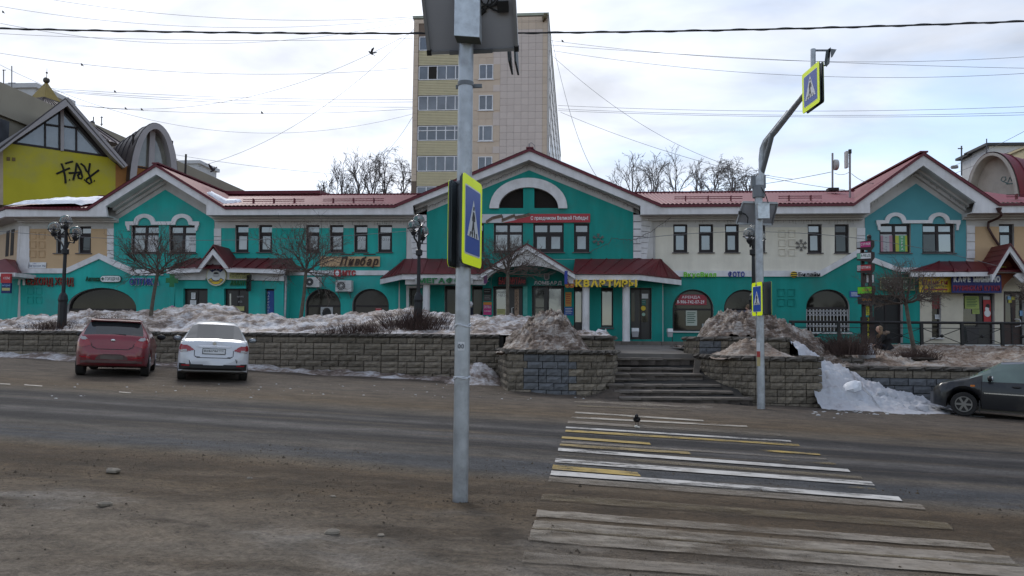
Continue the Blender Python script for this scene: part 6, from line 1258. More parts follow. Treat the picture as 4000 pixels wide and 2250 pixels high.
# air conditioners
def ac_unit(lb, px0, px1, py0, py1, Y, dark):
    g = Sg('air_conditioner', lb, px0, px1, py0, py1, Y, 'air conditioner', 'air conditioner outdoor units'); w_, h_ = g.w, g.h
    MB().box(0, w_, 0, .32, 0, h_).build('casing', C_('ac_casing', (.55, .54, .52), .5, dirt=((.4, .39, .36), .5, 3)), g.t)
    c = (w_*.36, 0, h_*.5); r = h_*.42
    fan = MB().lathe((c[0], -.004, c[2]), [(r, 0), (r, .006)], 24, 'Y').build('fan_grille', C_('ac_fan', (.06, .06, .06)), g.t)
    MB().tube([(c[0]+r*math.cos(q*.2618), -.02, c[2]+r*math.sin(q*.2618)) for q in range(25)], .014, 5).build('grille_ring', C_('ac_casing'), fan); MB().lathe((c[0], -.014, c[2]), [(r*.28, 0), (r*.26, .02)], 14, 'Y').build('hub', C_('ac_casing'), fan)
    for q in range(12): a = q*.5236; MB().bar((c[0]+r*.28*math.cos(a), -.022, c[2]+r*.28*math.sin(a)), (c[0]+r*math.cos(a), -.022, c[2]+r*math.sin(a)), .012, .01).build('grille_bar', C_('ac_casing' if not dark else 'ac_fan'), fan)
    MB().box(w_*.72, w_*.9, -.006, -.001, h_*.62, h_*.68).build('badge', S_GRY, g.t)
    for x in (.12, .82): MB().bar((w_*x, -.02, -.03), (w_*x, .5, -.03), .035).bar((w_*x, .08, -.03), (w_*x, .48, -.3), .03).build('bracket', C_('bracket_grey', (.2, .2, .2)), g.t)
ac_unit('white air conditioner half behind the tree trunk, left of two', 1188, 1247, 1083, 1121, YW-.5, True); ac_unit('white air conditioner above the gap between the arched windows', 1310, 1372, 1096, 1138, YW-.5, False)
# things in the left arched windows
paper('small red framed sign in the second arched window', 1467, 1490, 1204, 1218, YW+.16, S_RED, 1, ink=S_WHT)
g = Sg('window_poster', 'black and white photo poster in the first arched window', 1252, 1300, 1200, 1236, YW+.16, 'poster'); g.bd(S_GRY, -.004, 0, name='sheet'); MB().ball((g.w*.5, -.006, g.h*.35), .22, 10, 6, (1, .02, 1.2)).build('portrait', S_BLK, g.t)
# MEGA sign on the centre canopy
g = Sg('fascia_sign', 'green letters along the left half of the central canopy', 1625, 1848, 1084, 1107, YF2-.02); g.bd(C_('fascia_panel', (.40, .40, .38)), -.03, 0, (1622, 1848, 1086, 1108)); g.tx('МЕГАФОН', 1634, 1105, 196, 18, S_GRN, -.10, depth=.06, off=.035)
g = Sg('purple_panel', 'narrow purple panel under the arched gablet, left side', 1890, 1903, 1068, 1108, YF2-.25); g.bd(S_PUR)
g = Sg('neon_sign', 'black board with red neon lettering left of the tree trunk', 1945, 2056, 1082, 1115, YC-.35); g.bd(S_BLK); g.tx('БАЛАМУТА', 1950, 1110, 84, 26, C_('neon_red', (.55, .05, .05)), -.09, depth=.03, off=.0); g.tx('бар', 2036, 1106, 16, 16, C_('neon_red'), -.09, depth=.03, off=0)
g = Sg('channel_letter_sign', 'white pawnshop letters with a grey crest above a dark double door', 2085, 2196, 1067, 1113, YC-.14); g.tx('ЛОМБАРД', 2086, 1111, 108, 13, S_WHT, 0, depth=.05, off=.03)
MB().prism([g.xy(*q) for q in ((2125, 1069), (2146, 1069), (2146, 1089), (2140, 1093), (2135, 1095), (2130, 1093), (2125, 1089))], -.05, 0).build('crest', S_GRY, g.t); MB().prism([g.xy(*q) for q in ((2128, 1072), (2143, 1072), (2143, 1087), (2135, 1091), (2128, 1087))], -.056, -.051).build('crest_field', C_('crest_dark', (.12, .13, .12)), g.t)
g = Sg('blue_panel', 'narrow dark blue panel hanging from the right foot of the arched gablet', 2205, 2217, 1058, 1110, YF2-.3); g.bd(S_BLU)
g = Sg('logo_sign', 'round cornered red and orange logo with four letters beside yellow letters', 2208, 2243, 1088, 1124, YF2-.1)
for (cx_, cy_, ch) in ((2217, 1098, 'А'), (2233, 1098, 'Н'), (2217, 1114, 'Б'), (2233, 1114, 'И')):
    x_, z_ = g.xy(cx_, cy_); MB().lathe((x_, 0, z_), [(.115, 0), (.115, .06)], 18, 'Y').build('disc', S_ORG, g.t); MB().lathe((x_, -.061, z_), [(.092, 0), (.092, .006)], 18, 'Y').build('disc_face', C_('maroon', (.22, .02, .02)), g.t); g.tx(ch, cx_-3.5, cy_+4.5, 7, 9, S_YEL, -.07, depth=0, single=True, name='lettering')
g = Sg('channel_letter_sign', 'big yellow channel letters along the right half of the central canopy', 2247, 2490, 1092, 1120, YF2-.1); g.tx('КВАРТИРЫ', 2248, 1119, 240, 26, S_YEL, 0, depth=.10, off=.045); MB().box(0, g.w, .10, .13, g.h*.2, g.h*.25).build('rail', S_GRY, g.t)
paper('orange poster of prices beside the pawnshop door', 2208, 2232, 1141, 1197, YC-.03, C_('poster_orange', (.55, .27, .06)), 5, ink=S_RED); paper('blue notice board below the orange poster', 2204, 2240, 1200, 1232, YC-.03, C_('poster_blue', (.03, .10, .33)), 4, ink=S_WHT)
paper('dark poster with an arrow left of the brown door', 1888, 1920, 1126, 1151, YC-.03, S_BLK, 2, ink=S_GRY); paper('dark poster with grey text below the arrow poster', 1888, 1920, 1152, 1176, YC-.03, C_('poster_char', (.05, .045, .045)), 3, ink=S_GRY)
g = paper('pink poster offering to buy, at the bottom of the poster column', 1888, 1920, 1180, 1230, YC-.03, S_PNK, 0); MB().box(0, g.w, -.012, -.009, g.h*.78, g.h).build('top_stripe', S_ORG, g.t); text(g.t, 'СКУПКА', g.w*.1, g.h*.52, g.w*.8, g.h*.2, S_WHT, -.013, 0, single=True, name='lettering'); text(g.t, '10.00-18.00', g.w*.1, g.h*.25, g.w*.8, g.h*.1, S_WHT, -.013, 0, single=True, name='lettering')
g = Sg('door_lettering', 'white script lettering on the glass of the beer shop door', 1940, 1986, 1134, 1160, YC+.17, 'lettering'); g.tx('Академия', 1940, 1144, 44, 8, S_GRY, 0, depth=0, shear=.3, single=True, name='lettering'); g.tx('Пива', 1942, 1158, 36, 12, S_WHT, 0, depth=0, shear=.2, single=True, name='lettering')
paper('yellow sheet at the bottom of the beer shop door', 1941, 1974, 1207, 1229, YC+.16, S_OLV, 2)
g = Sg('door_lettering', 'vertical brown letters on kraft paper in the door', 2009, 2026, 1150, 1225, YC+.17, 'lettering'); g.tx('СКУПКА', 2017.5, 1150, None, 9, S_BRN, 0, depth=0, single=True, name='lettering', vertical=True)
q = P(2000, 1215, YC+.1); MB().tube([(q.x+.08, q.y+.05, q.z+.17), (q.x, q.y-.05, q.z+.14), (q.x, q.y-.05, q.z-.14), (q.x+.08, q.y+.05, q.z-.17)], .018, 8).build('door_handle', S_WHT, sb, smooth=.6)
paper('white no smoking notice on the right entrance door', 2507, 2532, 1147, 1166, YC+.16, S_WHT, 0); paper('green notice on the right entrance door', 2507, 2523, 1170, 1192, YC+.16, C_('notice_green', (.03, .14, .11)), 2, ink=S_GRY)
for (px, py, r, c_, lb) in ((2513, 1204, .11, S_YEL, 'yellow round sticker on the right entrance door'), (2514, 1228, .08, C_('sticker_mint', (.3, .45, .36)), 'pale green round sticker on the right entrance door')):
    tag(MB().lathe(P(px, py, YC+.16), [(r, 0), (r, .006)], 20, 'Y').build('sticker', c_, None), lb, 'sticker')
# holiday banner
g = Sg('banner', 'red and white holiday banner with striped ribbon over the central windows', 1772, 2305, 837, 871, YC-.06); g.bd(C_('banner_white', (.56, .54, .55)), -.02, 0, (1772, 2100, 837, 871)); 
MB().prism([g.xy(*q) for q in ((1965, 871), (2305, 871), (2305, 837), (2072, 837), (2010, 862))], -.026, -.0205).build('red_field', C_('banner_red', (.38, .035, .045)), g.t)
for k in range(6):
    m = S_BLK if k % 2 == 0 else C_('ribbon_orange', (.45, .32, .24)); d = k*2.6
    MB().tube([(lambda p: (p[0], -.034, p[1]))(g.xy(a, c_+d*.8)) for a, c_ in ((1900, 868-4), (1925, 848), (1962, 839), (1966, 850), (1962, 858), (1990, 846), (2012, 838), (2014, 846), (2040, 842), (2072, 834))], .014, 4).build('ribbon_stripe', m, g.t)
g.tx('С праздником Великой Победы!', 2075, 860, 222, 14, S_WHT, -.036, depth=0, single=True, name='lettering', off=.02, gap=.06); g.tx('НАША ПОБЕДА!', 1778, 850, 110, 9, C_('banner_red'), -.03, depth=0, single=True, name='lettering'); g.tx('70 ЛЕТ', 1830, 866, 58, 9, S_LBL, -.03, depth=0, single=True, name='lettering')
# right wing signs
g = Sg('channel_letter_sign', 'bright green grocery letters on the white band of the right wing', 2670, 2800, 1060, 1083, FY-.02); g.tx('ВкусВилл', 2671, 1081, 127, 18, S_LIME, 0, depth=.06, off=.03)
g = Sg('channel_letter_sign', 'blue photo shop letters on the white band of the right wing', 2845, 2910, 1057, 1083, FY-.02); g.tx('ФОТО', 2845, 1081, 64, 20, S_BLU, 0, depth=.07, off=.03)
g = Sg('channel_letter_sign', 'dark letters with a yellow and black striped ball, right end of the band', 3088, 3208, 1060, 1083, FY-.02); g.tx('Билайн', 3120, 1078, 84, 15, S_BLK, 0, depth=.05, off=.01)
x_, z_ = g.xy(3101, 1072); MB().ball((x_, -.02, z_), .15, 16, 10, (1, .3, 1)).build('ball', S_YEL, g.t, smooth=3.14)
for dz in (-.09, 0, .09): h_ = math.sqrt(.15**2-dz**2)-.005; MB().box(x_-h_, x_+h_, -.075, -.06, z_+dz-.02, z_+dz+.02).build('stripe', S_BLK, g.t)
g = Sg('rental_banner', 'red rental banner with a phone number in the arched window', 2637, 2760, 1150, 1191, YW+.15, 'banner'); MB().prism([g.xy(*q) for q in ((2637, 1191), (2760, 1191), (2760, 1160), (2748, 1150), (2658, 1150))], -.01, 0).build('sheet', C_('rent_red', (.30, .03, .045)), g.t); g.tx('АРЕНДА', 2663, 1165, 72, 10, S_WHT, -.014, depth=0, single=True, name='lettering'); g.tx('8-906-742-07-29', 2645, 1185, 106, 13, S_WHT, -.014, depth=0, single=True, name='lettering', off=.02)
paper('patterned white poster in the rental window', 2679, 2723, 1212, 1272, YW+.15, C_('poster_pale', (.42, .45, .38)), 6, ink=S_DGRN); paper('white box standing inside the rental window', 2742, 2782, 1264, 1286, YW+.15, C_('box_pale', (.30, .32, .31)), 0)
MB().box(*sorted((P(2832, 1, YW+.17).x, P(2980, 1, YW+.17).x)), YW+.16, YW+.19, P(2832, 1288, YW).z, P(2832, 1208, YW).z).build('window_film', C_('grey_film', (.09, .085, .095)), sb)
g = Sg('wall_plate', 'small blue information plate right of the grilled arch', 3319, 3358, 1136, 1161, FY+.1); g.bd(C_('poster_blue'), -.02, 0); 
for k in range(4): MB().box(g.w*.15, g.w*.85, -.024, -.021, g.h*(.2+.17*k), g.h*(.26+.17*k)).build('text_line', S_WHT, g.t)
# snowflake ornaments
def snowflake(lb, px, py, r, Y):
    t = sroot('snowflake_ornament', lb, px, py, Y, 'ornament', group='snowflake ornaments'); m = C_('ornament_wire', (.13, .12, .11)); b = MB(); u = U(px, py, Y); R = r*u
    for k in range(6):
        a = math.pi/6+k*math.pi/3; d = Vector((math.cos(a), 0, math.sin(a))); s = Vector((-math.sin(a), 0, math.cos(a))); b.bar(d*R*.42, d*R, R*.13)
        for q in (.55, .78): 
            for sg in (-1, 1): b.bar(d*R*q, d*R*(q+.2)+s*sg*R*.22, R*.09)
        n_ = Vector((math.cos(a+math.pi/3), 0, math.sin(a+math.pi/3))); b.bar(d*R*.42, n_*R*.42, R*.1)
    b.build('flake', m, t)
snowflake('dark snowflake ornament on the green central wall', 2337, 935, 23, YC-.06); snowflake('bronze snowflake ornament on the cream wall of the right wing', 3130, 958, 23, YW-.06)
# icicle light garlands under the eaves
GW = mat('garland_wire', (.10, .09, .085), .8)
def garland(lb, pts, Y, drop, n, seed):
    rr = random.Random(seed); P3 = [P(a, c_, Y) for a, c_ in pts]; t = thing('light_garland', lb, 'garland', P3[0], group='icicle light garlands'); L = [0]
    for a, c_ in zip(P3, P3[1:]): L.append(L[-1]+(c_-a).length)
    def at(s):
        for k in range(len(P3)-1):
            if s <= L[k+1]: return P3[k].lerp(P3[k+1], (s-L[k])/(L[k+1]-L[k]))
        return P3[-1]
    MB().tube([at(L[-1]*k/60)+Vector((0, rr.uniform(-.02, .02), rr.uniform(-.05, .02))) for k in range(61)], .011, 4).build('cable', GW, t); b = MB()
    for k in range(n):
        p = at(L[-1]*(k+rr.random())/n); q = p+Vector((rr.uniform(-.05, .05), -.01, -drop*rr.uniform(.3, 1))); b.tube([p, p.lerp(q, .5)+Vector((rr.uniform(-.03, .03), 0, 0)), q], .0065, 3, cap=False)
    tag(b.build('droppers', GW, t), kind='stuff')
garland('wire light garland under the eaves of the left wing', [(1095, 853), (1250, 850), (1400, 853), (1580, 852)], YW-.1, .35, 70, 1); garland('wire light garland under the eaves of the right wing', [(2560, 850), (2700, 848), (2900, 851), (3100, 849), (3360, 850)], YW-.1, .32, 90, 2)
garland('wire light garland along the left rake of the central gable', [(1625, 826), (1740, 778), (1850, 735), (2000, 672), (2066, 640)], YC-.15, .2, 50, 3); garland('wire light garland along the right rake of the central gable', [(2068, 640), (2200, 690), (2330, 745), (2440, 790), (2500, 822)], YC-.15, .2, 50, 4); garland('wire light garland along the rake of the right gable', [(3400, 790), (3500, 712), (3590, 668), (3700, 745), (3790, 812)], YW-.2, .25, 50, 5); garland('wire light garland strung across the corner of the centre block', [(2300, 985), (2380, 948), (2390, 930), (2480, 936), (2540, 905), (2620, 848)], YC-.3, .25, 26, 6)
# right shop signs
g = Sg('jewellery_sign', 'dark green board with pale script lettering behind the slope tree', 3437, 3570, 1082, 1134, YW-.25); g.bd(S_DGRN); b = MB()
for q in ((0, g.w, 0, .03), (0, g.w, g.h-.03, g.h), (0, .03, .03, g.h-.03), (g.w-.03, g.w, .03, g.h-.03)): b.box(q[0], q[1], -.075, -.061, q[2], q[3])
b.build('frame', C_('gilt', (.35, .33, .15)), g.t); g.tx('Золотникъ', 3450, 1104, 105, 14, C_('pale_ink', (.45, .50, .42)), -.066, depth=0, shear=.35, single=True, name='lettering'); g.tx('ЮВЕЛИРНЫЙ САЛОН', 3447, 1128, 114, 11, C_('pale_ink'), -.066, depth=0, single=True, name='lettering')
g = Sg('money_sign', 'yellow board with red letters left of the blue cafe board', 3590, 3714, 1074, 1142, YW-.35); g.bd(S_YEL); g.tx('ПОТРЕБИТЕЛЬСКИЕ', 3634, 1085, 66, 6, S_BLK, -.064, depth=0, single=True, name='lettering', off=0); g.tx('Деньги', 3602, 1110, 98, 18, C_('deep_red', (.28, .02, .02)), -.068, depth=.01, off=.03); g.tx('НА ЛЮБЫЕ НУЖДЫ', 3620, 1122, 80, 8, S_BLK, -.064, depth=0, single=True, name='lettering'); g.bd(S_RED, -.066, -.0605, (3605, 3698, 1127, 1134), 'stripe')
g = Sg('cafe_sign', 'dark blue cafe board with white and red channel letters', 3716, 3910, 1070, 1144, YW-.6); g.bd(C_('cafe_blue', (.012, .018, .13))); g.tx('КАФЕ', 3723, 1099, 66, 22, S_WHT, -.10, depth=.05, off=.05); g.tx('МИМИНО', 3800, 1099, 104, 22, S_WHT, -.10, depth=.05, off=.05); g.tx('ГРУЗИНСКАЯ', 3721, 1134, 112, 19, C_('cafe_red', (.28, .02, .05)), -.09, depth=.04, off=.05); g.tx('КУХНЯ', 3842, 1134, 60, 19, C_('cafe_red'), -.09, depth=.04, off=.05)
paper('yellow green cafe menu poster on the cafe door', 3769, 3825, 1154, 1206, YW+.15, C_('menu_green', (.33, .40, .10)), 6, ink=S_DGRN); paper('small yellow green sheet below the cafe menu', 3798, 3826, 1207, 1226, YW+.15, C_('menu_green'), 3, ink=S_DGRN)
g = Sg('red_poster', 'tall red poster strip with a snowman on the cafe door', 3843, 3872, 1153, 1264, YW+.15, 'poster'); g.bd(S_RED, -.01, 0, (3843, 3872, 1167, 1264), 'sheet'); g.bd(S_GRY, -.01, 0, (3843, 3869, 1153, 1166), 'header')
for (px, py, r, m) in ((3858, 1222, .16, S_WHT), (3857, 1204, .10, S_WHT), (3860, 1192, .10, S_BLK)): x_, z_ = g.xy(px, py); MB().ball((x_, -.012, z_), r, 12, 8, (.9, .05, 1)).build('snowman_ball', m, g.t, smooth=3.14)
paper('red and black food poster in the narrow cafe window', 3641, 3676, 1150, 1206, YW+.15, C_('food_red', (.22, .03, .03)), 3, ink=C_('food_green', (.12, .14, .09))); paper('white notice in the narrow cafe window', 3652, 3678, 1228, 1246, YW+.15, S_WHT, 3)
for k, (px, py, m) in enumerate(((3936, 1157, S_LBL), (3951, 1158, C_('sticker_yellow', (.5, .45, .05))), (3939, 1170, C_('sticker_yellow')), (3984, 1212, S_LBL))): paper(('blue sticker at the top left of the brown cafe door', 'yellow sticker at the top of the brown cafe door', 'lower yellow sticker on the brown cafe door', 'light blue sheet on the right leaf of the brown cafe door')[k], px, px+(13 if k < 3 else 18), py, py+(13 if k < 3 else 22), YW+.15, m, 0)
q = P(3918, 1050, YF3+.3); tag(MB().ball(q, .2, 12, 6, (1, .3, .6)).ball(q+Vector((-.05, -.05, -.1)), .14, 10, 5, (1, .3, .5)).build('emblem', C_('emblem_yellow', (.45, .42, .08)), None, smooth=3.14), 'small yellow emblem inside the cafe gablet', 'emblem')
q = P(3800, 1310, 33.5); tag(MB().hexa([(q.x-.2, 33.5, q.z-.35), (q.x+.16, 33.5, q.z-.35), (q.x+.16, 33.8, q.z-.35), (q.x-.2, 33.8, q.z-.35), (q.x-.28, 33.45, q.z+.35), (q.x+.26, 33.45, q.z+.35), (q.x+.26, 33.85, q.z+.35), (q.x-.28, 33.85, q.z+.35)]).build('litter_bin', C_('bin_dark', (.06, .055, .055)), None), 'dark tapered litter bin behind the railing at the cafe door', 'bin')
# left edge signs and address plate
g = Sg('address_plate', 'white street name plate on the sand coloured wall', 112, 180, 1026, 1047, FY+.08); g.bd(S_WHT, -.02, 0); g.tx('улица', 128, 1032, 14, 4, S_BLU, -.024, depth=0, single=True, name='lettering', off=0); g.tx('Загорская', 114, 1043, 46, 9, S_NAVY, -.024, depth=0, single=True, name='lettering', off=0); g.tx('34а', 164, 1043, 14, 9, S_NAVY, -.024, depth=0, single=True, name='lettering', off=0)
g = Sg('tailor_sign', 'red lightbox with white letters at the left photo edge', 8, 46, 1071, 1106, 34.7); g.bd(S_RED, -.1, 0); g.tx('АТЕЛЬЕ', 18, 1092, 26, 8, S_WHT, -.104, depth=0, single=True, name='lettering')
g = Sg('offer_sign', 'dark blue lightbox with a yellow strip at the left photo edge', 10, 46, 1108, 1146, 34.7); g.bd(S_NAVY, -.1, 0); g.tx('ВЫГОДНЫЙ', 13, 1120, 31, 6, S_LBL, -.104, depth=0, single=True, name='lettering'); g.bd(S_OLV, -.105, -.1005, (13, 44, 1126, 1136), 'strip')
# litter bins by the entrance
for k, (px, py0, py1, w_, lb) in enumerate(((2481, 1281, 1318, 27, 'white plastic litter bin beside the right entrance door'), (2617, 1283, 1318, 20, 'small white litter bin left of the rental window'))):
    q = P(px, py1, 34.9); h_ = (py1-py0)*U(px, py1, 34.9); W_ = w_*U(px, py1, 34.9)/2; t = thing('litter_bin', lb, 'bin', q, group='white litter bins')
    MB().hexa([(q.x-W_*.85, 34.8, q.z+.02), (q.x+W_*.85, 34.8, q.z+.02), (q.x+W_*.85, 35.1, q.z+.02), (q.x-W_*.85, 35.1, q.z+.02), (q.x-W_, 34.75, q.z+h_*.62), (q.x+W_, 34.75, q.z+h_*.62), (q.x+W_, 35.15, q.z+h_*.62), (q.x-W_, 35.15, q.z+h_*.62)]).build('bucket', C_('bin_white', (.42, .41, .42)), t); MB().hexa([(q.x-W_*1.05, 34.72, q.z+h_*.625), (q.x+W_*1.05, 34.72, q.z+h_*.625), (q.x+W_*1.05, 35.16, q.z+h_*.625), (q.x-W_*1.05, 35.16, q.z+h_*.625), (q.x-W_, 34.76, q.z+h_), (q.x+W_, 34.76, q.z+h_), (q.x+W_, 35.12, q.z+h_), (q.x-W_, 35.12, q.z+h_)]).build('bag_rim', S_WHT, t); MB().bar((q.x+(W_ if k else -W_*.9), 34.95, 1.38), (q.x+(W_ if k else -W_*.9), 34.95, q.z+h_*.8), .03).build('stand', S_BLK, t)
# lightbox pylon on the right
pt = thing('sign_pylon', 'brown double post pylon stacked with lightbox signs beside the jewellery shop', 'sign', P(3390, 1345, 32.2), 0, local=True); u = U(3390, 1150, 32.2); PB = C_('pylon_brown', (.035, .018, .016))
def pyx(px): return (px-3390)*u
def pyz(py): return (1345-py)*u
for px, top in ((3376, 935), (3404, 912)):
    MB().box(pyx(px)-.06, pyx(px)+.06, -.06, .06, -.4, pyz(top)).build('post', PB, pt); MB().box(pyx(px)-.10, pyx(px)+.10, -.10, .10, -.4, pyz(1235)).build('post_sleeve', PB, pt)
MB().ball((pyx(3404), 0, pyz(909)), .09, 10, 8).build('finial', PB, pt)
def lbox(py0, py1, m, strip=None, lab=None, col=S_WHT):
    z0, z1 = pyz(py1), pyz(py0); bo = MB().hexa([(pyx(3349), -.12, z0-.03), (pyx(3393), -.50, z0-.14), (pyx(3428), .10, z0+.10), (pyx(3384), .40, z0+.14), (pyx(3349), -.12, z1-.03), (pyx(3393), -.50, z1+.02), (pyx(3428), .10, z1+.04), (pyx(3384), .40, z1)]).build('lightbox', PB, pt, fix=True)
    a = Vector((pyx(3349), -.12, 0)); c = Vector((pyx(3393), -.50, 0)); d = (c-a); L = d.length; d /= L; nn = Vector((d.y, -d.x, 0)); ang = math.atan2(d.y, d.x); MM = Matrix.Translation(a+nn*.012) @ Matrix.Rotation(ang, 4, 'Z')
    fc = MB().box(.02, L-.02, -.005, .006, z0+.02, z1-.04).xf(MM).build('face', m, bo)
    if strip: MB().box(.02, L*.28, -.010, -.006, z0+.02, z1-.04).xf(MM).build('face_strip', strip, bo)
    if lab:
        h_ = (z1-z0)*.34; b = MB(); 
        o = text(bo, lab, L*.32, z0+(z1-z0)*.35, L*.62, h_, col, -.014, 0, single=True, name='lettering'); o.data.transform(MM)
    return bo
lbox(930, 958, S_PNK, S_GRY, 'СУМКИ'); lbox(976, 1004, S_WHT, C_('mint', (.12, .38, .26)), 'МЕД', S_DGRN); lbox(1024, 1052, S_RED, S_GRY, 'ОПТИКА'); lbox(1112, 1144, S_LIME, None, 'ЗАЙМЫ', S_ORG); lbox(1152, 1180, S_BLK, None, 'ЛОМБАРД', S_ORG)
for (py0, py1, s_) in ((1165, 1228, 'ЦВЕТЫ'), (1236, 1324, 'ТАБАК')):
    MB().box(pyx(3384), pyx(3396), -.07, -.02, pyz(py1), pyz(py0)).build('strip_board', C_('strip_yellow', (.55, .50, .02)), pt); text(pt, s_, pyx(3390), pyz(py0+14), None, .13, S_BLK, -.075, 0, single=True, name='lettering', vertical=True)
MB().box(pyx(3386), pyx(3421), .0, .12, pyz(1098), pyz(1060)).build('lightbox', PB, pt); MB().box(pyx(3390), pyx(3398), -.01, -.002, pyz(1095), pyz(1064)).box(pyx(3410), pyx(3418), -.011, -.002, pyz(1095), pyz(1064)).build('face', S_WHT, pt)
# window posters of the right gable
for (px0, px1, base, mid, s_, lb) in ((3436, 3489, C_('poster_rose', (.42, .22, .26)), S_GRY, 'minimen', 'pink and white window poster with vertical letters in the right gable'), (3498, 3550, C_('poster_lemon', (.45, .48, .06)), C_('poster_leaf', (.10, .36, .16)), 'HUPPA', 'yellow and green window poster with vertical letters in the right gable')):
    g = Sg('window_poster', lb, px0, px1, 917, 985, YW+.13, 'poster'); g.bd(base, -.004, 0, name='sheet'); g.bd(mid, -.008, -.0042, ((px0+px1)/2-12, (px0+px1)/2+12, 917, 985), 'stripe'); g.tx(s_, (px0+px1)/2, 917+11, None, 9 if len(s_) < 6 else 7, S_WHT if len(s_) < 6 else S_GRY if 0 else C_('violet_ink', (.2, .1, .2)), -.012, depth=0, single=True, name='lettering', vertical=True)
# rooftop radio masts on the right roof
def radio(lb, px, py0, py1, Y, kind):
    t = thing('radio_mast', lb, 'mast', P(px, py0, Y), group='radio masts on the shop roof'); a, c = P(px, py0, Y), P(px, py1, Y); m = C_('mast_grey', (.30, .28, .28)); MB().tube([a, c], .05, 8).build('mast', m, t, smooth=.6)
    if kind: 
        q = P(px+12, 644, Y); MB().lathe(q+Vector((-.12, 0, 0)), [(.10, 0), (.28, .05), (.28, .2), (.24, .24)], 14, 'X').build('radome', C_('radome', (.45, .44, .42)), t, smooth=.6); MB().box(a.x-.25, a.x+.25, Y-.25, Y+.25, a.z-.02, a.z+.12).build('base_plate', S_BLK, t)
    else:
        for py in (608, 640): q = P(px-14, py, Y); MB().box(q.x-.05, q.x+.05, Y-.15, Y+.15, q.z-.2, q.z+.2).build('panel_antenna', C_('radome'), t); MB().bar((q.x, Y, q.z), (a.x, Y, q.z), .03).build('arm', m, t)
        q = P(px, 592, Y); MB().box(q.x-.06, q.x+.06, Y-.06, Y+.06, q.z-.1, q.z+.1).build('top_box', S_BLK, t)
radio('grey roof mast with a round radome', 3252, 745, 598, 41, 1); radio('thin roof mast with two flat panel antennas', 3320, 785, 590, 38, 0)
q = P(2078, 578, 35.4); tag(MB().tube([q+Vector((-.1, 0, -.1)), q+Vector((-.12, 0, .18)), q+Vector((-.04, 0, .26)), q+Vector((.12, 0, .12)), q+Vector((.14, 0, -.05)), q+Vector((.05, 0, -.14))], .02, 5).box(q.x-.16, q.x-.08, q.y-.05, q.y+.05, q.z-.02, q.z+.2).build('camera_bracket', C_('mast_grey'), None), 'small wire bracket standing on the central gable peak', 'bracket')
# ================================================================ POLES, SIGNALS, LAMPS
GALV = mat('galvanised_steel', (.40, .42, .44), .42, metal=.55, var=.16, scale=7, spec=.5, dirt=((.20, .20, .20), .55, 5)); GALVD = mat('steel_dark', (.16, .17, .18), .5, metal=.4, var=.15); FLUO = mat('fluorescent_yellow', (.66, .80, .0), .45, var=.04, emit=.10); SBLUE = mat('road_sign_blue', (.02, .075, .36), .35, var=.06); SWHITE = mat('road_sign_white', (.62, .64, .66), .4, var=.04); SBACK = mat('road_sign_back', (.055, .07, .075), .6, var=.15); BLK = mat('black_plastic', (.012, .012, .012), .5); PVB = mat('solar_panel_back', (.34, .34, .36), .6, var=.05); ALU = mat('aluminium_frame', (.30, .31, .32), .4, metal=.5, var=.1); ZINC = mat('zinc_box', (.58, .62, .65), .35, metal=.35, var=.12, scale=14, dirt=((.36, .38, .40), .6, 9))
def ped_sign(t, M, w_=.6, h_=.82, face=True):
    """crossing sign plate in local frame: x right, z up, faces -Y; M places it"""
    def P_(nm, m, pts, y0, y1): MB().prism(pts, y0, y1).xf(M).build(nm, m, t, fix=True)
    def rr(w, h, r=.05, n=4):
        o = []
        for cx, cz, a0 in ((w/2-r, -h/2+r, -90), (w/2-r, h/2-r, 0), (-w/2+r, h/2-r, 90), (-w/2+r, -h/2+r, 180)): o += [(cx+r*math.cos(math.radians(a0+90*k/n)), cz+r*math.sin(math.radians(a0+90*k/n))) for k in range(n+1)]
        return o
    P_('sign_back', SBACK, rr(w_, h_), .004, .02); P_('sign_rim', SBACK, rr(w_*.96, h_*.96), .02, .035)
    if not face: return
    P_('sign_plate', FLUO, rr(w_, h_), 0, .004)
    s = w_*.75; sh = h_*.74; P_('sign_white', SWHITE, rr(s+.03, sh+.03, .02), -.003, -.0005); P_('sign_blue', SBLUE, rr(s, sh, .02), -.006, -.0035)
    k = s/2; P_('sign_triangle', SWHITE, [(-k*.80, -k*.62), (k*.80, -k*.62), (0, k*.85)], -.009, -.0065)
    def limb(a, b, r): 
        a, b = Vector((a[0]*k, a[1]*k)), Vector((b[0]*k, b[1]*k)); d = (b-a).normalized(); n = Vector((-d.y, d.x))*r*k; return [(a-n)[:], (b-n*.8)[:], (b+n*.8)[:], (a+n)[:]]
    man = [limb((.0, .38), (-.03, -.02), .09), limb((-.03, .0), (.02, -.25), .075), limb((.02, -.24), (.17, -.5), .06), limb((-.03, -.02), (-.12, -.28), .075), limb((-.12, -.26), (-.26, -.5), .06), limb((.02, .34), (.16, .16), .05), limb((.16, .17), (.15, .02), .045), limb((-.03, .33), (-.15, .15), .05), limb((-.15, .16), (-.13, .02), .045)]
    b = MB()
    for i, q in enumerate(man): b.prism(q, -.0118-i*.00004, -.0095)
    hd = [(.015*k+.075*k*math.cos(a*.52), .52*k+.085*k*math.sin(a*.52)) for a in range(12)]; b.prism(hd, -.0125, -.0095)
    for x in (-.48, -.16, .16, .48): b.prism([(x*k-.05*k, -.6*k), (x*k+.04*k, -.6*k), (x*k*.86+.04*k, -.42*k), (x*k*.86-.04*k, -.42*k)], -.0126, -.0095)
    b.xf(M).build('walking_figure', BLK, t, fix=True)
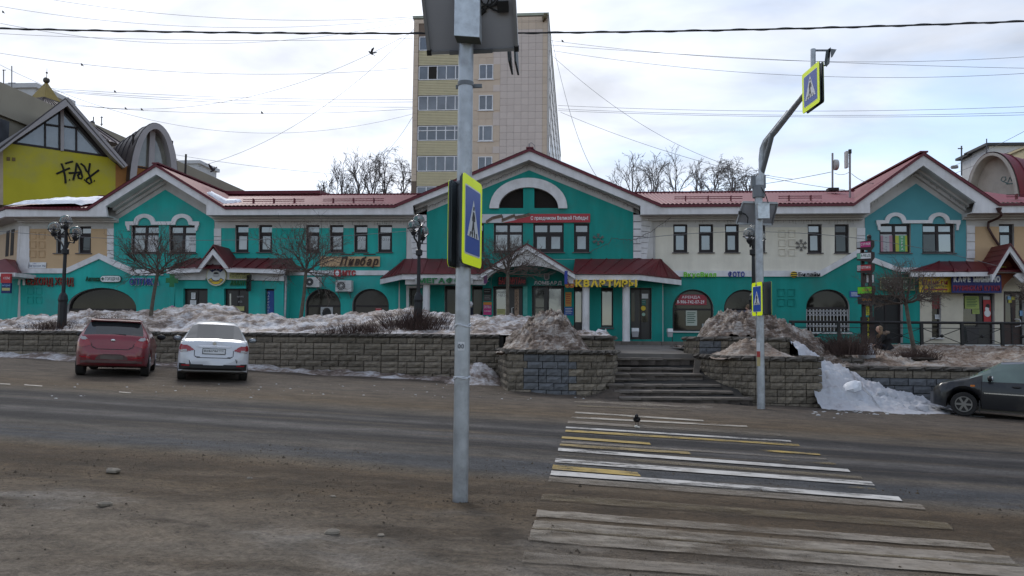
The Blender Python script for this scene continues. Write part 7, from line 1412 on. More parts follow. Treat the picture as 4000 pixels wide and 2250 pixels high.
# ---- near pole
NB = G(1798, 1950); np_ = thing('sign_pole', 'near galvanised pole with crossing signs and a solar panel at its top', 'sign pole', NB)
ztop = P(1815, -260, NB.y).z; MB().tube([(NB.x, NB.y, NB.z-.05), (NB.x, NB.y, ztop)], .071, 28).build('pole', GALV, np_, smooth=.8)
for py in (1275, 1478):
    z = P(1800, py, NB.y).z; rr_ = random.Random(py)
    for k in range(2): MB().tube([(NB.x+.076*math.cos(a*.42), NB.y+.076*math.sin(a*.42), z+.01*math.sin(a*1.3+k)+.018*rr_.random()) for a in range(16)], .006, 5).build('plastic_tie', mat('clear_film', (.55, .57, .6), .3), np_)
z = P(1800, 1352, NB.y).z; b = MB().grid(lambda u, v: (NB.x+.0725*math.cos(math.radians(-115+50*u)), NB.y+.0725*math.sin(math.radians(-115+50*u)), z-.04+.08*v), 10, 2); b.build('sticker', mat('sticker_pale', (.62, .63, .64), .5), np_)
z = P(1800, 1352, NB.y).z
for k in (0, 1): MB().tube([(NB.x+.074*math.cos(math.radians(-104+24*k+8*math.cos(q*.78))), NB.y+.074*math.sin(math.radians(-104+24*k+8*math.cos(q*.78))), z+.018*math.sin(q*.78)*(1 if q < 7 or k else 1)) for q in range(9)], .005, 4).build('sticker_mark', GALVD, np_)
zc0 = P(1845, 870, NB.y).z
def plate_from(pxl, pyl0, pyl1, pxr, Dl, Dr):      # plate through two depth points
    a = CAM+ray(pxl, (pyl0+pyl1)/2)*Dl; c = CAM+ray(pxr, (pyl0+pyl1)/2)*Dr; return a, c
a, c = CAM+ray(1809, 852)*6.75, CAM+ray(1880, 900)*7.32
d = Vector((c.x-a.x, c.y-a.y, 0)); ang = math.atan2(d.y, d.x); mid = (a+c)/2; mid.z = P(1845, 872, 7.0).z
ped_sign(np_, Matrix.Translation(mid) @ Matrix.Rotation(ang, 4, 'Z'), max(.62, d.length), .80)
mid2 = P(1787, 868, 7.22); mid2.z = mid.z
ped_sign(np_, Matrix.Translation(mid2) @ Matrix.Rotation(ang+math.pi, 4, 'Z'), d.length, .80)
for py in (718, 1035):
    z = P(1810, py, NB.y).z; MB().lathe((NB.x, NB.y, z-.02), [(.078, 0), (.078, .04)], 20).build('clamp', GALVD, np_); MB().bar((NB.x-.14, NB.y, z), (NB.x+.12, NB.y-.02, z), .03, .04).build('bracket', GALVD, np_)
# solar panel, its back to the camera, and control box
sp0 = P(1672, 212, 7.25); sp1 = P(2026, 196, 7.25); dx = (sp1-sp0); dxn = dx.normalized(); upv = (Vector((0, -.55, .84))); upv = (upv-dxn*upv.dot(dxn)).normalized(); nrm = dxn.cross(upv)
if nrm.y > 0: nrm = -nrm
Wp, Hp = dx.length, 1.05
def sq(a0, a1, h0, h1, o0, o1, m, nm, par=None):
    q = [sp0+dxn*x+upv*h+nrm*o for h in (h0, h1) for (x, o) in ((a0, o0), (a1, o0), (a1, o1), (a0, o1))]
    return MB().hexa(q).build(nm, m, par or np_, fix=True)
pn = sq(0, Wp, 0, Hp, 0, .006, PVB, 'solar_panel'); sq(0, .03, 0, Hp, -.034, .035, ALU, 'panel_frame', pn); sq(Wp-.03, Wp, 0, Hp, -.034, .035, ALU, 'panel_frame', pn); sq(.03, Wp-.03, 0, .03, -.034, .035, ALU, 'panel_frame', pn); sq(-.004, .04, -.006, .045, -.036, .04, BLK, 'corner_cap', pn); sq(Wp-.04, Wp+.004, -.006, .045, -.036, .04, BLK, 'corner_cap', pn)
sq(Wp*.25, Wp*.72, .0, .035, .035, .075, GALVD, 'mount_rail', pn); sq(Wp*.80, Wp*.92, .36, .46, .007, .05, BLK, 'junction_box', pn); sq(Wp*.58, Wp*.70, .36, .44, .0065, .009, mat('label_grey', (.26, .25, .25), .6), 'type_label', pn)
def onp(x, h, o=.02): return sp0+dxn*x+upv*h+nrm*o
for (cx, ch, r) in ((.62, .50, .085), (.70, .52, .085), (.66, .475, .075), (.72, .50, .08)): MB().tube([onp(Wp*cx+r*math.cos(q*.35), ch+r*math.sin(q*.35)) for q in range(19)], .0065, 5).build('cable_loop', BLK, pn)
MB().tube([onp(Wp*.80, .43), onp(Wp*.70, .41), onp(Wp*.64, .38), onp(Wp*.58, .33), onp(Wp*.52, .345)], .008, 6).build('cable', BLK, pn); MB().tube([onp(Wp*.80, .37), onp(Wp*.75, .39), onp(Wp*.69, .43)], .008, 6).build('cable', BLK, pn); MB().tube([onp(Wp*.67, .385), onp(Wp*.60, .34)], .018, 8).build('connector', BLK, pn); MB().tube([onp(Wp*.50, .70), onp(Wp*.54, .62), onp(Wp*.53, .54), onp(Wp*.48, .46)], .011, 6).build('cable', BLK, pn)
bx0, bx1 = P(1777, 146, 6.93), P(1872, 146, 6.9); by = 6.88
MB().hexa([(bx0.x, by, bx0.z), (bx1.x, by+.03, bx0.z-.01), (bx1.x, by+.20, bx0.z-.01), (bx0.x, by+.17, bx0.z), (bx0.x, by, bx0.z+.62), (bx1.x, by+.03, bx0.z+.62), (bx1.x, by+.20, bx0.z+.62), (bx0.x, by+.17, bx0.z+.62)]).build('control_box', ZINC, np_)
MB().hexa([(bx0.x+.004, by-.004, bx0.z-.006), (bx1.x-.004, by+.026, bx0.z-.016), (bx1.x-.004, by+.2, bx0.z-.016), (bx0.x+.004, by+.17, bx0.z-.006), (bx0.x+.004, by-.004, bx0.z-.002), (bx1.x-.004, by+.026, bx0.z-.012), (bx1.x-.004, by+.2, bx0.z-.012), (bx0.x+.004, by+.17, bx0.z-.002)]).build('box_bottom', mat('box_underside', (.10, .12, .11), .5), np_)
# amber beacon plates just showing behind the panel, bracket strap
q = P(2003, 215, 7.6); 
for dx_, rz in ((-.03, .25), (.035, .35)): MB().hexa([(q.x+dx_, 7.5, q.z+.04), (q.x+dx_+.02, 7.5, q.z+.04), (q.x+dx_+.02, 7.9, q.z+.04), (q.x+dx_, 7.9, q.z+.04), (q.x+dx_-.06, 7.5, q.z+.4), (q.x+dx_-.04, 7.5, q.z+.4), (q.x+dx_-.04, 7.9, q.z+.4), (q.x+dx_-.06, 7.9, q.z+.4)]).xf(Matrix.Translation((q.x, 7.7, q.z)) @ Matrix.Rotation(rz*.3, 4, 'Y') @ Matrix.Translation((-q.x, -7.7, -q.z)) @ Matrix.Translation((0, 0, -.14))).build('beacon_plate', SBACK, np_)
MB().lathe((NB.x, NB.y, P(1800, 330, NB.y).z-.02), [(.077, 0), (.077, .04)], 20).build('clamp', GALVD, np_); MB().bar((P(1775, 329, 7.1).x, NB.y+.08, P(1800, 329, NB.y).z), (P(1878, 323, 7.1).x, NB.y+.08, P(1800, 326, NB.y).z), .02, .035).build('bracket', GALVD, np_)
# ---- far pole with arm
FB_ = G(2973, 1597); fp_ = thing('sign_pole', 'tall galvanised pole with a curved arm holding a crossing sign over the road', 'sign pole', FB_); fy = FB_.y
zk = lambda py: P(2973, py, fy).z
MB().tube([(FB_.x, fy, FB_.z-.05), (FB_.x, fy, zk(690))], .095, 24).build('pole', GALV, fp_, smooth=.8); MB().lathe((FB_.x, fy, zk(772)), [(.15, 0), (.15, zk(728)-zk(772)), (.13, zk(728)-zk(772)+.02)], 20).build('collar', GALVD, fp_, smooth=.6); MB().box(FB_.x-.18, FB_.x-.08, fy-.05, fy+.05, zk(735), zk(686)).build('sleeve_plate', GALVD, fp_); MB().box(FB_.x+.08, FB_.x+.17, fy-.05, fy+.05, zk(735), zk(686)).build('sleeve_plate', GALVD, fp_)
def armp(px, py, Y): return P(px, py, Y)
arm1 = [armp(2973, 730, fy), armp(2976, 640, fy), armp(2980, 590, fy-.02), armp(2992, 555, fy-.1), armp(3030, 510, fy-.5), armp(3085, 440, fy-1.1), armp(3140, 370, fy-1.8), armp(3180, 310, fy-2.2)]
MB().tube(arm1, [.075]*5+[.07, .06, .05], 14).build('arm', GALV, fp_, smooth=.8)
MB().tube([armp(2972, 700, fy), armp(2970, 620, fy), armp(2974, 580, fy-.02), armp(2986, 550, fy-.1), armp(3020, 508, fy-.45), armp(3078, 436, fy-1.05)], .045, 10).build('arm_brace', GALV, fp_, smooth=.8)
MB().tube([armp(2976, 680, fy), armp(2995, 610, fy-.2), armp(3018, 520, fy-.45)], .06, 12).build('strut', GALVD, fp_, smooth=.8)
ay = fy-2.2; MB().tube([armp(3176, 330, ay), armp(3176, 192, ay)], .055, 14).build('sign_post', GALV, fp_, smooth=.8)
# overhead sign, slightly tilted
a, c = CAM+ray(3140, 370)*(ay*1.0), CAM+ray(3192, 320)*(ay+.45); d = Vector((c.x-a.x, c.y-a.y, 0)); angF = math.atan2(.62, .30)
mid = P(3166, 344, ay-.12); ped_sign(fp_, Matrix.Translation(mid) @ Matrix.Rotation(-math.radians(84), 4, 'Z'), .92, .90)
mid = P(3185, 345, ay+.10); ped_sign(fp_, Matrix.Translation(mid) @ Matrix.Rotation(math.pi-math.radians(84), 4, 'Z'), .92, .90)
# beacon on top arm
MB().bar(armp(3178, 197, ay), armp(3232, 197, ay), .035).build('beacon_arm', GALVD, fp_); MB().bar(armp(3200, 258, ay), armp(3226, 255, ay), .03).build('beacon_arm', GALVD, fp_)
MB().hexa([armp(3220, 248, ay-.15), armp(3228, 262, ay-.15), armp(3240, 248, ay+.3), armp(3232, 238, ay+.3), armp(3226, 200, ay-.15), armp(3234, 192, ay-.15), armp(3246, 184, ay+.3), armp(3238, 196, ay+.3)]).build('beacon', SBACK, fp_, fix=True)
MB().hexa([armp(3246, 226, ay), armp(3252, 222, ay), armp(3252, 222, ay+.3), armp(3246, 226, ay+.3), armp(3244, 190, ay), armp(3268, 193, ay), armp(3268, 193, ay+.3), armp(3244, 190, ay+.3)]).build('beacon_visor', GALVD, fp_, fix=True)
# small solar panel and box on the far pole
A_ = [P(2902, 790, fy+.1), P(3036, 794, fy+.1), P(3015, 878, fy+.35), P(2877, 873, fy+.35)]
off = Vector((0, .03, 0)); p2 = MB().hexa([A_[3], A_[2], A_[2]+off, A_[3]+off, A_[0], A_[1], A_[1]+off, A_[0]+off]).build('solar_panel', PVB, fp_, fix=True)
for i, j in ((0, 1), (1, 2), (2, 3), (3, 0)): MB().bar(A_[i]+Vector((0, -.02, 0)), A_[j]+Vector((0, -.02, 0)), .03, .05).build('panel_frame', ALU, p2)
q = P(2890, 832, fy+.15); MB().box(q.x-.04, q.x+.04, q.y-.06, q.y, q.z-.04, q.z+.04).build('junction_box', BLK, p2)
for k in range(2): MB().tube([P(2894+k*2, 828+k*4, fy+.1), P(2912+k*2, 836+k*4, fy+.1), P(2922, 850+k*3, fy+.1), P(2920, 872, fy+.15)], .012, 5).build('cable', BLK, p2)
b0, b1 = P(2958, 855, fy-.2), P(3002, 799, fy-.2); MB().box(b0.x, b1.x, fy-.3, fy-.1, b0.z, b1.z).build('control_box', ZINC, fp_); MB().box(b0.x-.01, b1.x+.01, fy-.31, fy-.09, b1.z, b1.z+.015).build('box_lid', ZINC, fp_)
MB().tube([P(2972, 730, fy-.14), P(2990, 760, fy-.14), P(3000, 790, fy-.2), P(3003, 806, fy-.2)], .012, 6).build('cable', BLK, fp_)
# pole-mounted crossing signs, edge-on to the road
a = P(2957, 1168, fy-.06); ped_sign(fp_, Matrix.Translation(a) @ Matrix.Rotation(-math.radians(80), 4, 'Z'), .62, .82)
a = P(2994, 1166, fy+.06); ped_sign(fp_, Matrix.Translation(a) @ Matrix.Rotation(math.pi-math.radians(80), 4, 'Z'), .62, .82)
for py in (1115, 1222): MB().lathe((FB_.x, fy, zk(py)-.02), [(.103, 0), (.103, .04)], 16).build('clamp', GALVD, fp_)
for py0, py1, m in ((1338, 1372, 'sticker_pale'), (1372, 1395, 'sticker_red'), (1395, 1430, 'sticker_gold')):
    za, zb = zk(py1), zk(py0); mm = mat(m, {'sticker_pale': (.62, .63, .64), 'sticker_red': (.40, .05, .04), 'sticker_gold': (.40, .33, .16)}[m], .5); MB().grid(lambda u, v: (FB_.x+.097*math.cos(math.radians(-165+60*u)), fy+.097*math.sin(math.radians(-165+60*u)), za+(zb-za)*v), 6, 1).build('sticker', mm, fp_)
# ---- globe lamps
IRON = mat('black_iron', (.012, .012, .014), .5, var=.2, spec=.4)
GLB = mat('globe_acrylic', (.62, .62, .62), .12, var=.05, spec=.5); n_ = GLB.node_tree.nodes['Principled BSDF']; n_.inputs['Transmission Weight'].default_value = .8; n_.inputs['IOR'].default_value = 1.12
def globe_lamp(lb, px, pyb, Y, globes, pyt, junc):
    a = P(px, pyb, Y); u = U(px, 1000, Y); t = thing('globe_lamp', lb, 'street lamp', (a.x, a.y, a.z-.3), group='globe street lamps'); z = lambda py: P(px, py, Y).z
    MB().lathe((a.x, a.y, a.z-.35), [(.17, 0), (.17, .4), (.155, .45), (.15, z(1170)-a.z+.25), (.17, z(1166)-a.z+.3), (.14, z(1158)-a.z+.38), (.075, z(1150)-a.z+.42)], 8).build('base', IRON, t); MB().tube([(a.x, a.y, z(1165)), (a.x, a.y, z(pyt))], [.068, .05], 12).build('post', IRON, t, smooth=.7); MB().lathe((a.x, a.y, z(junc)), [(.06, -.12), (.12, -.08), (.12, .08), (.06, .12)], 12).build('collar', IRON, t)
    for (gx, gy, dy) in globes:
        c = P(gx, gy, Y+dy); r = .205; g_ = thing.__call__ if 0 else None
        arm = MB().tube([(a.x, a.y, z(junc)), (a.x+(c.x-a.x)*.35, a.y+dy*.35, z(junc)+.35), (a.x+(c.x-a.x)*.85, a.y+dy*.85, c.z-.42), (c.x, c.y, c.z-.24)], .032, 8).build('arm', IRON, t, smooth=.7)
        MB().tube([(a.x, a.y, z(pyt+25)), (a.x+(c.x-a.x)*.5, a.y+dy*.5, c.z-.34), (c.x, c.y, c.z-.3)], .022, 6).build('scroll', IRON, t)
        MB().lathe(c, [(.05, -.34), (.10, -.26), (.11, -.22), (.06, -.16)], 12).build('cup', IRON, arm, smooth=.6); MB().tube([c+Vector((.215*math.cos(q*.39), .215*math.sin(q*.39), -.09)) for q in range(17)], .014, 5).build('ring', IRON, arm)
        for q in range(4): an = q*1.57+.4; MB().bar(c+Vector((.08*math.cos(an), .08*math.sin(an), -.24)), c+Vector((.215*math.cos(an), .215*math.sin(an), -.09)), .014).build('ring_stay', IRON, arm)
        MB().ball(c, r, 24, 16).build('globe', GLB, arm, smooth=3.14); MB().lathe(c, [(.035, -.17), (.045, -.05), (.03, .05)], 10).build('bulb', mat('bulb', (.6, .6, .58), .4), arm)
globe_lamp('black three globe lamp at left in front of the second hand shop', 241, 1285, 26.4, [(257, 862, -.1), (212, 888, .25), (296, 905, .2)], 870, 982); globe_lamp('black three globe lamp in front of the left part of the central canopy', 1632, 1290, 26.6, [(1636, 860, .1), (1616, 882, -.35), (1652, 903, .35)], 870, 987); globe_lamp('black three globe lamp mostly hidden behind the tall sign pole', 2946, 1290, 26.2, [(2928, 913, -.25), (2952, 895, .2), (2965, 925, .3)], 905, 985)
# ---- railing on the right
RL = mat('black_railing', (.014, .012, .012), .5, var=.2); rl = thing('railing', 'black metal railing with crossed bars in front of the right shops', 'railing', P(3600, 1345, 32)); RY = 32.0
posts = [3098, 3277, 3440, 3600, 3758, 3915, 4072]; zr = P(3300, 1258, RY).z; zb = zr-.95
X = [P(px, 1300, RY).x for px in posts]
MB().tube([(X[0]-.15, RY, zr), (X[-1]+1, RY, zr)], .055, 10).build('top_rail', RL, rl, smooth=.6)
for z_ in (zr-.22, zb+.12): MB().bar((X[0], RY, z_), (X[-1]+1, RY, z_), .03).build('rail', RL, rl)
for k, x in enumerate(X): MB().box(x-.055, x+.055, RY-.05, RY+.05, zb-.35, zr).build('post', RL, rl)
for a, c in zip(X, X[1:]):
    m_ = (a+c)/2; zm = (zr-.22+zb+.12)/2
    MB().bar((a, RY-.02, zr-.22), (c, RY-.02, zb+.12), .025).build('cross_bar', RL, rl); MB().bar((a, RY+.02, zb+.12), (c, RY+.02, zr-.22), .025).build('cross_bar', RL, rl); MB().ball((m_, RY, zm), .07, 8, 6).build('rosette', RL, rl)
MB().box(X[0]-.2, X[-1]+1, RY-.15, RY+.4, zb-.2, zb-.0).build('plinth', M_STEP, rl)
# ================================================================ CARS
TYRE = mat('tyre_rubber', (.022, .020, .019), .85, var=.3, scale=9); CGL = glass('car_glass', (.02, .024, .026), 1.7, .05, .3); CBLK = mat('car_black_trim', (.014, .013, .013), .55, var=.2); CHR = mat('chrome', (.55, .55, .56), .15, metal=.9, var=.05); LRED = mat('lamp_red', (.30, .012, .02), .15, var=.1, coat=.6); LWHT = mat('lamp_clear', (.42, .40, .40), .15, var=.1, coat=.5); PLATE = mat('plate_white', (.60, .60, .60), .4)
def lerp_tab(tab, x):
    if x <= tab[0][0]: return tab[0][1]
    for (a, va), (b, vb) in zip(tab, tab[1:]):
        if x <= b: return va+(vb-va)*(x-a)/(b-a)
    return tab[-1][1]
def car_root(name, lb, loc, head):
    q = Matrix.Rotation(SLOPE, 4, 'Y') @ Matrix.Rotation(head, 4, 'Z')
    t = thing(name, lb, 'car', loc, local=True); t.rotation_euler = q.to_euler(); return t
def car(t, cfg, paintm):
    """local frame: +X forward, rear bumper at x=0, z=0 ground"""
    L, W = cfg['L'], cfg['W']/2; roof, belt, plan, wh, wr = cfg['roof'], cfg['belt'], cfg['plan'], cfg['wheels'], cfg['wr']
    xs = sorted(set([round(x, 3) for x in [0, .03, .06, .12, .2, .3]+[r[0] for r in roof]+[w+d for w in wh for d in (-.40, -.37, -.30, -.2, -.1, 0, .1, .2, .30, .37, .40)]+[L*k/16 for k in range(17)]+[L-.3, L-.2, L-.12, L-.06, L-.02] if 0 <= x <= L]))
    rings = []
    for x in xs:
        w_ = W*lerp_tab(plan, x); zr_, zb_ = lerp_tab(roof, x), lerp_tab(belt, x); zb_ = min(zb_, zr_-.02); bot = lerp_tab(cfg['bot'], x); gh = max(0, zr_-zb_); inset = min(.26, gh*.46)
        arch = 0
        for wx in wh:
            if abs(x-wx) < .385: arch = max(arch, wr+math.sqrt(max(0, .385**2-(x-wx)**2)))
        lo = max(bot, arch); mz = max(lo+.08, .56)
        rings.append([(0, bot), (w_*.80, bot if not arch else max(bot, arch-.05)), (w_*.97, lo+.02), (w_*1.0, max(mz, lo+.06)), (w_*.985, max(zb_-.12, lo+.10)), (w_*.95, zb_), (w_*.95-inset*.75, zb_+gh*.62), (w_*.95-inset-.04 if gh > .05 else w_*.88, zr_-.035*min(1, gh*6)), (w_*.52, zr_+.008), (0, zr_+.018)])
    n = len(rings[0]); body, gls = MB(), {}
    def vid(b, i, k, s): 
        y, z = rings[i][k]; b.v.append(Vector((xs[i], s*y, z))); return len(b.v)-1
    for s in (1, -1):
        base = len(body.v)
        for i in range(len(xs)):
            for k in range(n): vid(body, i, k, s)
        for i in range(len(xs)-1):
            xm = (xs[i]+xs[i+1])/2
            for k in range(n-1):
                q = [base+i*n+k, base+(i+1)*n+k, base+(i+1)*n+k+1, base+i*n+k+1]
                key = None
                for nm, x0, x1, ks, _ in cfg['glass']:
                    if x0 < xm < x1 and k in ks: key = nm
                if key:
                    g = gls.setdefault((key, s if key.startswith('side') else 0), MB()); j = len(g.v); g.v += [body.v[m].copy() for m in q]; g.f.append((j, j+1, j+2, j+3) if s < 0 else (j+3, j+2, j+1, j))
                else: body.f.append(tuple(q) if s < 0 else tuple(reversed(q)))
        body.f.append(tuple(base+k for k in range(n)) if s > 0 else tuple(base+k for k in reversed(range(n))))
        e = base+(len(xs)-1)*n; body.f.append(tuple(e+k for k in range(n)) if s < 0 else tuple(e+k for k in reversed(range(n))))
    me = body.mesh('body', paintm); bm = bmesh.new(); bm.from_mesh(me); bmesh.ops.remove_doubles(bm, verts=bm.verts, dist=.0008); bmesh.ops.recalc_face_normals(bm, faces=bm.faces); bm.to_mesh(me); bm.free(); me.shade_smooth(); me.set_sharp_from_angle(angle=.75); bo = link('body', me, t)
    for (nm, s), g in gls.items():
        o = g.build({'r': 'rear_window', 'w': 'windscreen', 's': 'side_window'}[nm[0]], cfg.get('glassm', CGL), t, smooth=.7)
    # dark cabin so that the glass has something behind it, underbody
    from mathutils.bvhtree import BVHTree
    bm = bmesh.new(); bm.from_mesh(me); cfg['bvh'] = BVHTree.FromBMesh(bm); bm.free()
    MB().box(.5, L-.6, -W*.8, W*.8, .22, .34).build('underbody', CBLK, t)
    for wx in wh:
        for s in (1, -1):
            c = Vector((wx, s*(W-.115), wr)); ty = MB().lathe((0, 0, 0), [(wr*.62, -.10), (wr*.93, -.10), (wr, -.07), (wr, .07), (wr*.93, .10), (wr*.62, .10)], 28, 'Y').xf(Matrix.Translation(c)).build('wheel', TYRE, t, smooth=.5)
            rim = cfg['rim']; MB().lathe(c+Vector((0, s*.085, 0)), [(wr*.64, 0), (wr*.60, .012)], 24, 'Y').build('rim', CBLK, ty)
            for k in range(5 if cfg.get('spk', 5) == 5 else 6):
                a = k*2*math.pi/(5 if cfg.get('spk', 5) == 5 else 6); MB().bar(c+Vector((wr*.1*math.cos(a), s*.104, wr*.1*math.sin(a))), c+Vector((wr*.6*math.cos(a), s*.104, wr*.6*math.sin(a))), .05, .02, up=(0, 1, 0)).build('spoke', rim, ty)
            MB().lathe(c+Vector((0, s*.108, 0)), [(wr*.16, -.012), (wr*.16, .012)], 12, 'Y').build('hub', rim, ty)
            MB().tube([c+Vector((wr*.61*math.cos(q*.2618), s*.1, wr*.61*math.sin(q*.2618))) for q in range(25)], .014, 5).build('rim_ring', rim, ty)
    return bo
def rearx(cfg):
    Wc = cfg['W']/2; tab = [(w_*Wc, x) for x, w_ in cfg['plan'] if x < .5]
    def f(y, z):
        h = cfg['bvh'].ray_cast(Vector((-1, y, z)), Vector((1, 0, 0)))[0]
        return h.x if h is not None and h.x < .6 else max(lerp_tab(cfg['rear'], z), lerp_tab(tab, abs(y)/.96))
    return f
def rpatch(t, cfg, nm, m, pts, pr=.012, back=.05, both=True, parent=None):
    """patch on the rear face given in (y,z); dense so that it follows the curved corner"""
    f = rearx(cfg); out_ = []; c = .016; ys = [p[0] for p in pts]; zs = [p[1] for p in pts]
    def inside(y, z):
        r = False; j = len(pts)-1
        for i in range(len(pts)):
            (a, b_), (d_, e_) = pts[i], pts[j]
            if (b_ > z) != (e_ > z) and y < (d_-a)*(z-b_)/(e_-b_)+a: r = not r
            j = i
        return r
    for s in ((1, -1) if both else (1,)):
        b = MB(); idx = {}
        def vert(i, j):
            if (i, j) not in idx: y, z = min(ys)+i*c, min(zs)+j*c; b.v.append(Vector((f(s*y, z)-pr, s*y, z))); idx[i, j] = len(b.v)-1
            return idx[i, j]
        for i in range(int((max(ys)-min(ys))/c)+1):
            for j in range(int((max(zs)-min(zs))/c)+1):
                if inside(min(ys)+(i+.5)*c, min(zs)+(j+.5)*c): q = (vert(i, j), vert(i+1, j), vert(i+1, j+1), vert(i, j+1)); b.f.append(q if s < 0 else q[::-1])
        if b.f: out_.append(b.build(nm, m, parent or t, smooth=.6))
    return out_
def rtext(t, cfg, s, y0, z0, w_, h_, m, pr=.016):    # lettering on the rear face, read from behind (x to the right = -Y)
    o = text(t, s, 0, 0, w_, h_, m, 0, 0, single=True, name='plate_lettering', off=.02); x = rearx(cfg)(0, z0+.05)-pr
    o.data.transform(Matrix(((0, 1, 0, x), (-1, 0, 0, y0), (0, 0, 1, z0), (0, 0, 0, 1)))); return o
# white saloon
CW = mat('white_car_paint', (.62, .63, .66), .28, var=.02, coat=.7, dirt=((.45, .44, .43), .5, 2.5))
SED = dict(L=4.62, W=1.72, roof=[(0, .60), (.03, .66), (.06, .84), (.10, 1.0), (.16, 1.03), (.5, 1.055), (1.22, 1.43), (1.5, 1.485), (2.1, 1.51), (2.6, 1.48), (3.45, 1.06), (4.2, .86), (4.5, .70), (4.62, .52)], belt=[(0, .58), (.06, .80), (.12, .95), (.5, .985), (3.4, .94), (4.3, .78), (4.62, .50)], plan=[(0, .66), (.03, .76), (.06, .83), (.12, .90), (.2, .95), (.35, .985), (1.0, 1), (3.4, 1), (4.1, .95), (4.4, .84), (4.62, .55)], bot=[(0, .34), (.1, .26), (.5, .2), (4.2, .2), (4.62, .26)], wheels=(.92, 3.62), wr=.31, rim=mat('alloy', (.3, .3, .31), .35, metal=.6), glass=[('rear', .52, 1.2, (7, 8), 0), ('wind', 2.62, 3.42, (6, 7, 8), 0), ('side', 1.25, 2.02, (5, 6), 0), ('side2', 2.1, 2.95, (5, 6), 0)], rear=[(.2, .03), (.34, .0), (.60, .0), (.66, .03), (.84, .06), (1.0, .10)])
# pillars between side windows stay paint; side glass only above the belt
wc = car_root('car', 'clean white saloon parked nose to the wall beside the red hatchback', G(828, 1494), math.pi/2+math.radians(25.3)); wc.location.z += .0
car(wc, SED, CW)
rpatch(wc, SED, 'lower_bumper', CBLK, [(0, .30), (.80, .30), (.80, .46), (.4, .44), (0, .43)], .01, .1); rpatch(wc, SED, 'tail_light', LRED, [(.46, .80), (.60, .905), (.80, .93), (.83, .84), (.80, .74), (.62, .76)], .014); rpatch(wc, SED, 'tail_light_clear', LWHT, [(.62, .765), (.80, .745), (.81, .79), (.65, .815)], .02)
rpatch(wc, SED, 'chrome_strip', CHR, [(0, .885), (.36, .875), (.40, .90), (.3, .915), (0, .92)], .016); rpatch(wc, SED, 'number_plate', PLATE, [(0, .715), (.26, .715), (.26, .83), (0, .83)], .02, .0)
rpatch(wc, SED, 'plate_frame', CBLK, [(0, .70), (.275, .70), (.275, .845), (0, .845)], .013, .0); rtext(wc, SED, 'Р686ОМ', .23, .735, .31, .07, CBLK, .024); rtext(wc, SED, '777', -.10, .75, .12, .055, CBLK, .024)
rpatch(wc, SED, 'lid_gap', CBLK, [(.45, .80), (.445, .66), (.40, .63), (0, .62), (0, .604), (.405, .612), (.46, .65), (.466, .80)], .004, .0); MB().lathe((rearx(SED)(0, .965)-.012, 0, .965), [(.045, 0), (.045, .012)], 16, 'X').build('badge', CHR, wc); rpatch(wc, SED, 'reflector', LRED, [(.55, .40), (.74, .40), (.74, .425), (.55, .425)], .018)
for s in (1, -1): MB().ball((2.85, s*1.0, 1.02), .105, 12, 8, (.55, 1.15, .75)).build('wing_mirror', CBLK, wc, smooth=3.14); MB().ball((2.80, s*1.0, 1.02), .09, 12, 8, (.4, 1.1, .72)).build('mirror_glass', glass('mirror', (.2, .22, .24), 2.4), wc, smooth=3.14)
for s in (.38, -.38): MB().ball((1.55, s, 1.12), .17, 10, 8, (.4, 1, .9)).build('headrest', CBLK, wc, smooth=3.14)
# red hatchback
CR_ = mat('red_car_paint', (.215, .018, .030), .3, var=.08, coat=.6, dirt=((.12, .062, .055), .75, 1.6))
HAT = dict(L=4.12, W=1.72, roof=[(0, .62), (.03, .70), (.06, .90), (.09, 1.02), (.14, 1.06), (.50, 1.40), (.52, 1.43), (.8, 1.455), (1.5, 1.475), (2.1, 1.44), (3.0, 1.04), (3.8, .84), (4.0, .70), (4.12, .5)], belt=[(0, .60), (.06, .85), (.12, .985), (.6, 1.02), (2.9, .92), (3.8, .76), (4.12, .48)], plan=[(0, .66), (.03, .76), (.06, .83), (.12, .90), (.2, .95), (.35, .985), (1.0, 1), (3.0, 1), (3.6, .95), (3.9, .84), (4.12, .55)], bot=[(0, .36), (.1, .28), (.5, .2), (3.7, .2), (4.12, .26)], wheels=(.66, 3.23), wr=.31, rim=mat('alloy'), glass=[('rear', .15, .49, (7, 8), 0), ('wind', 2.12, 2.95, (6, 7, 8), 0), ('side', .75, 1.38, (5, 6), 0), ('side2', 1.46, 2.4, (5, 6), 0)], rear=[(.2, .03), (.36, .0), (.62, .0), (.70, .03), (.90, .06), (1.02, .10)])
rc = car_root('car', 'dusty red hatchback parked nose to the wall, left of the white saloon', G(430, 1474), math.pi/2+math.radians(26.5)); car(rc, HAT, CR_)
rpatch(rc, HAT, 'tail_light', LRED, [(.50, .86), (.60, 1.0), (.74, 1.03), (.80, .90), (.79, .76), (.70, .74), (.48, .80)], .014); rpatch(rc, HAT, 'tail_light_clear', LWHT, [(.56, .945), (.62, 1.0), (.72, 1.02), (.75, .96), (.68, .93)], .02)
rpatch(rc, HAT, 'lid_gap', CBLK, [(.505, .86), (.465, .75), (.36, .70), (0, .695), (0, .711), (.355, .716), (.45, .768), (.488, .86)], .004, .0); rpatch(rc, HAT, 'plate_recess', mat('dusty_recess', (.10, .055, .05), .7), [(0, .44), (.38, .44), (.33, .52), (.26, .575), (0, .58)], .006, .0); rpatch(rc, HAT, 'number_plate', mat('muddy_plate', (.13, .105, .09), .8, var=.2), [(0, .455), (.26, .455), (.26, .555), (0, .555)], .012, .0)
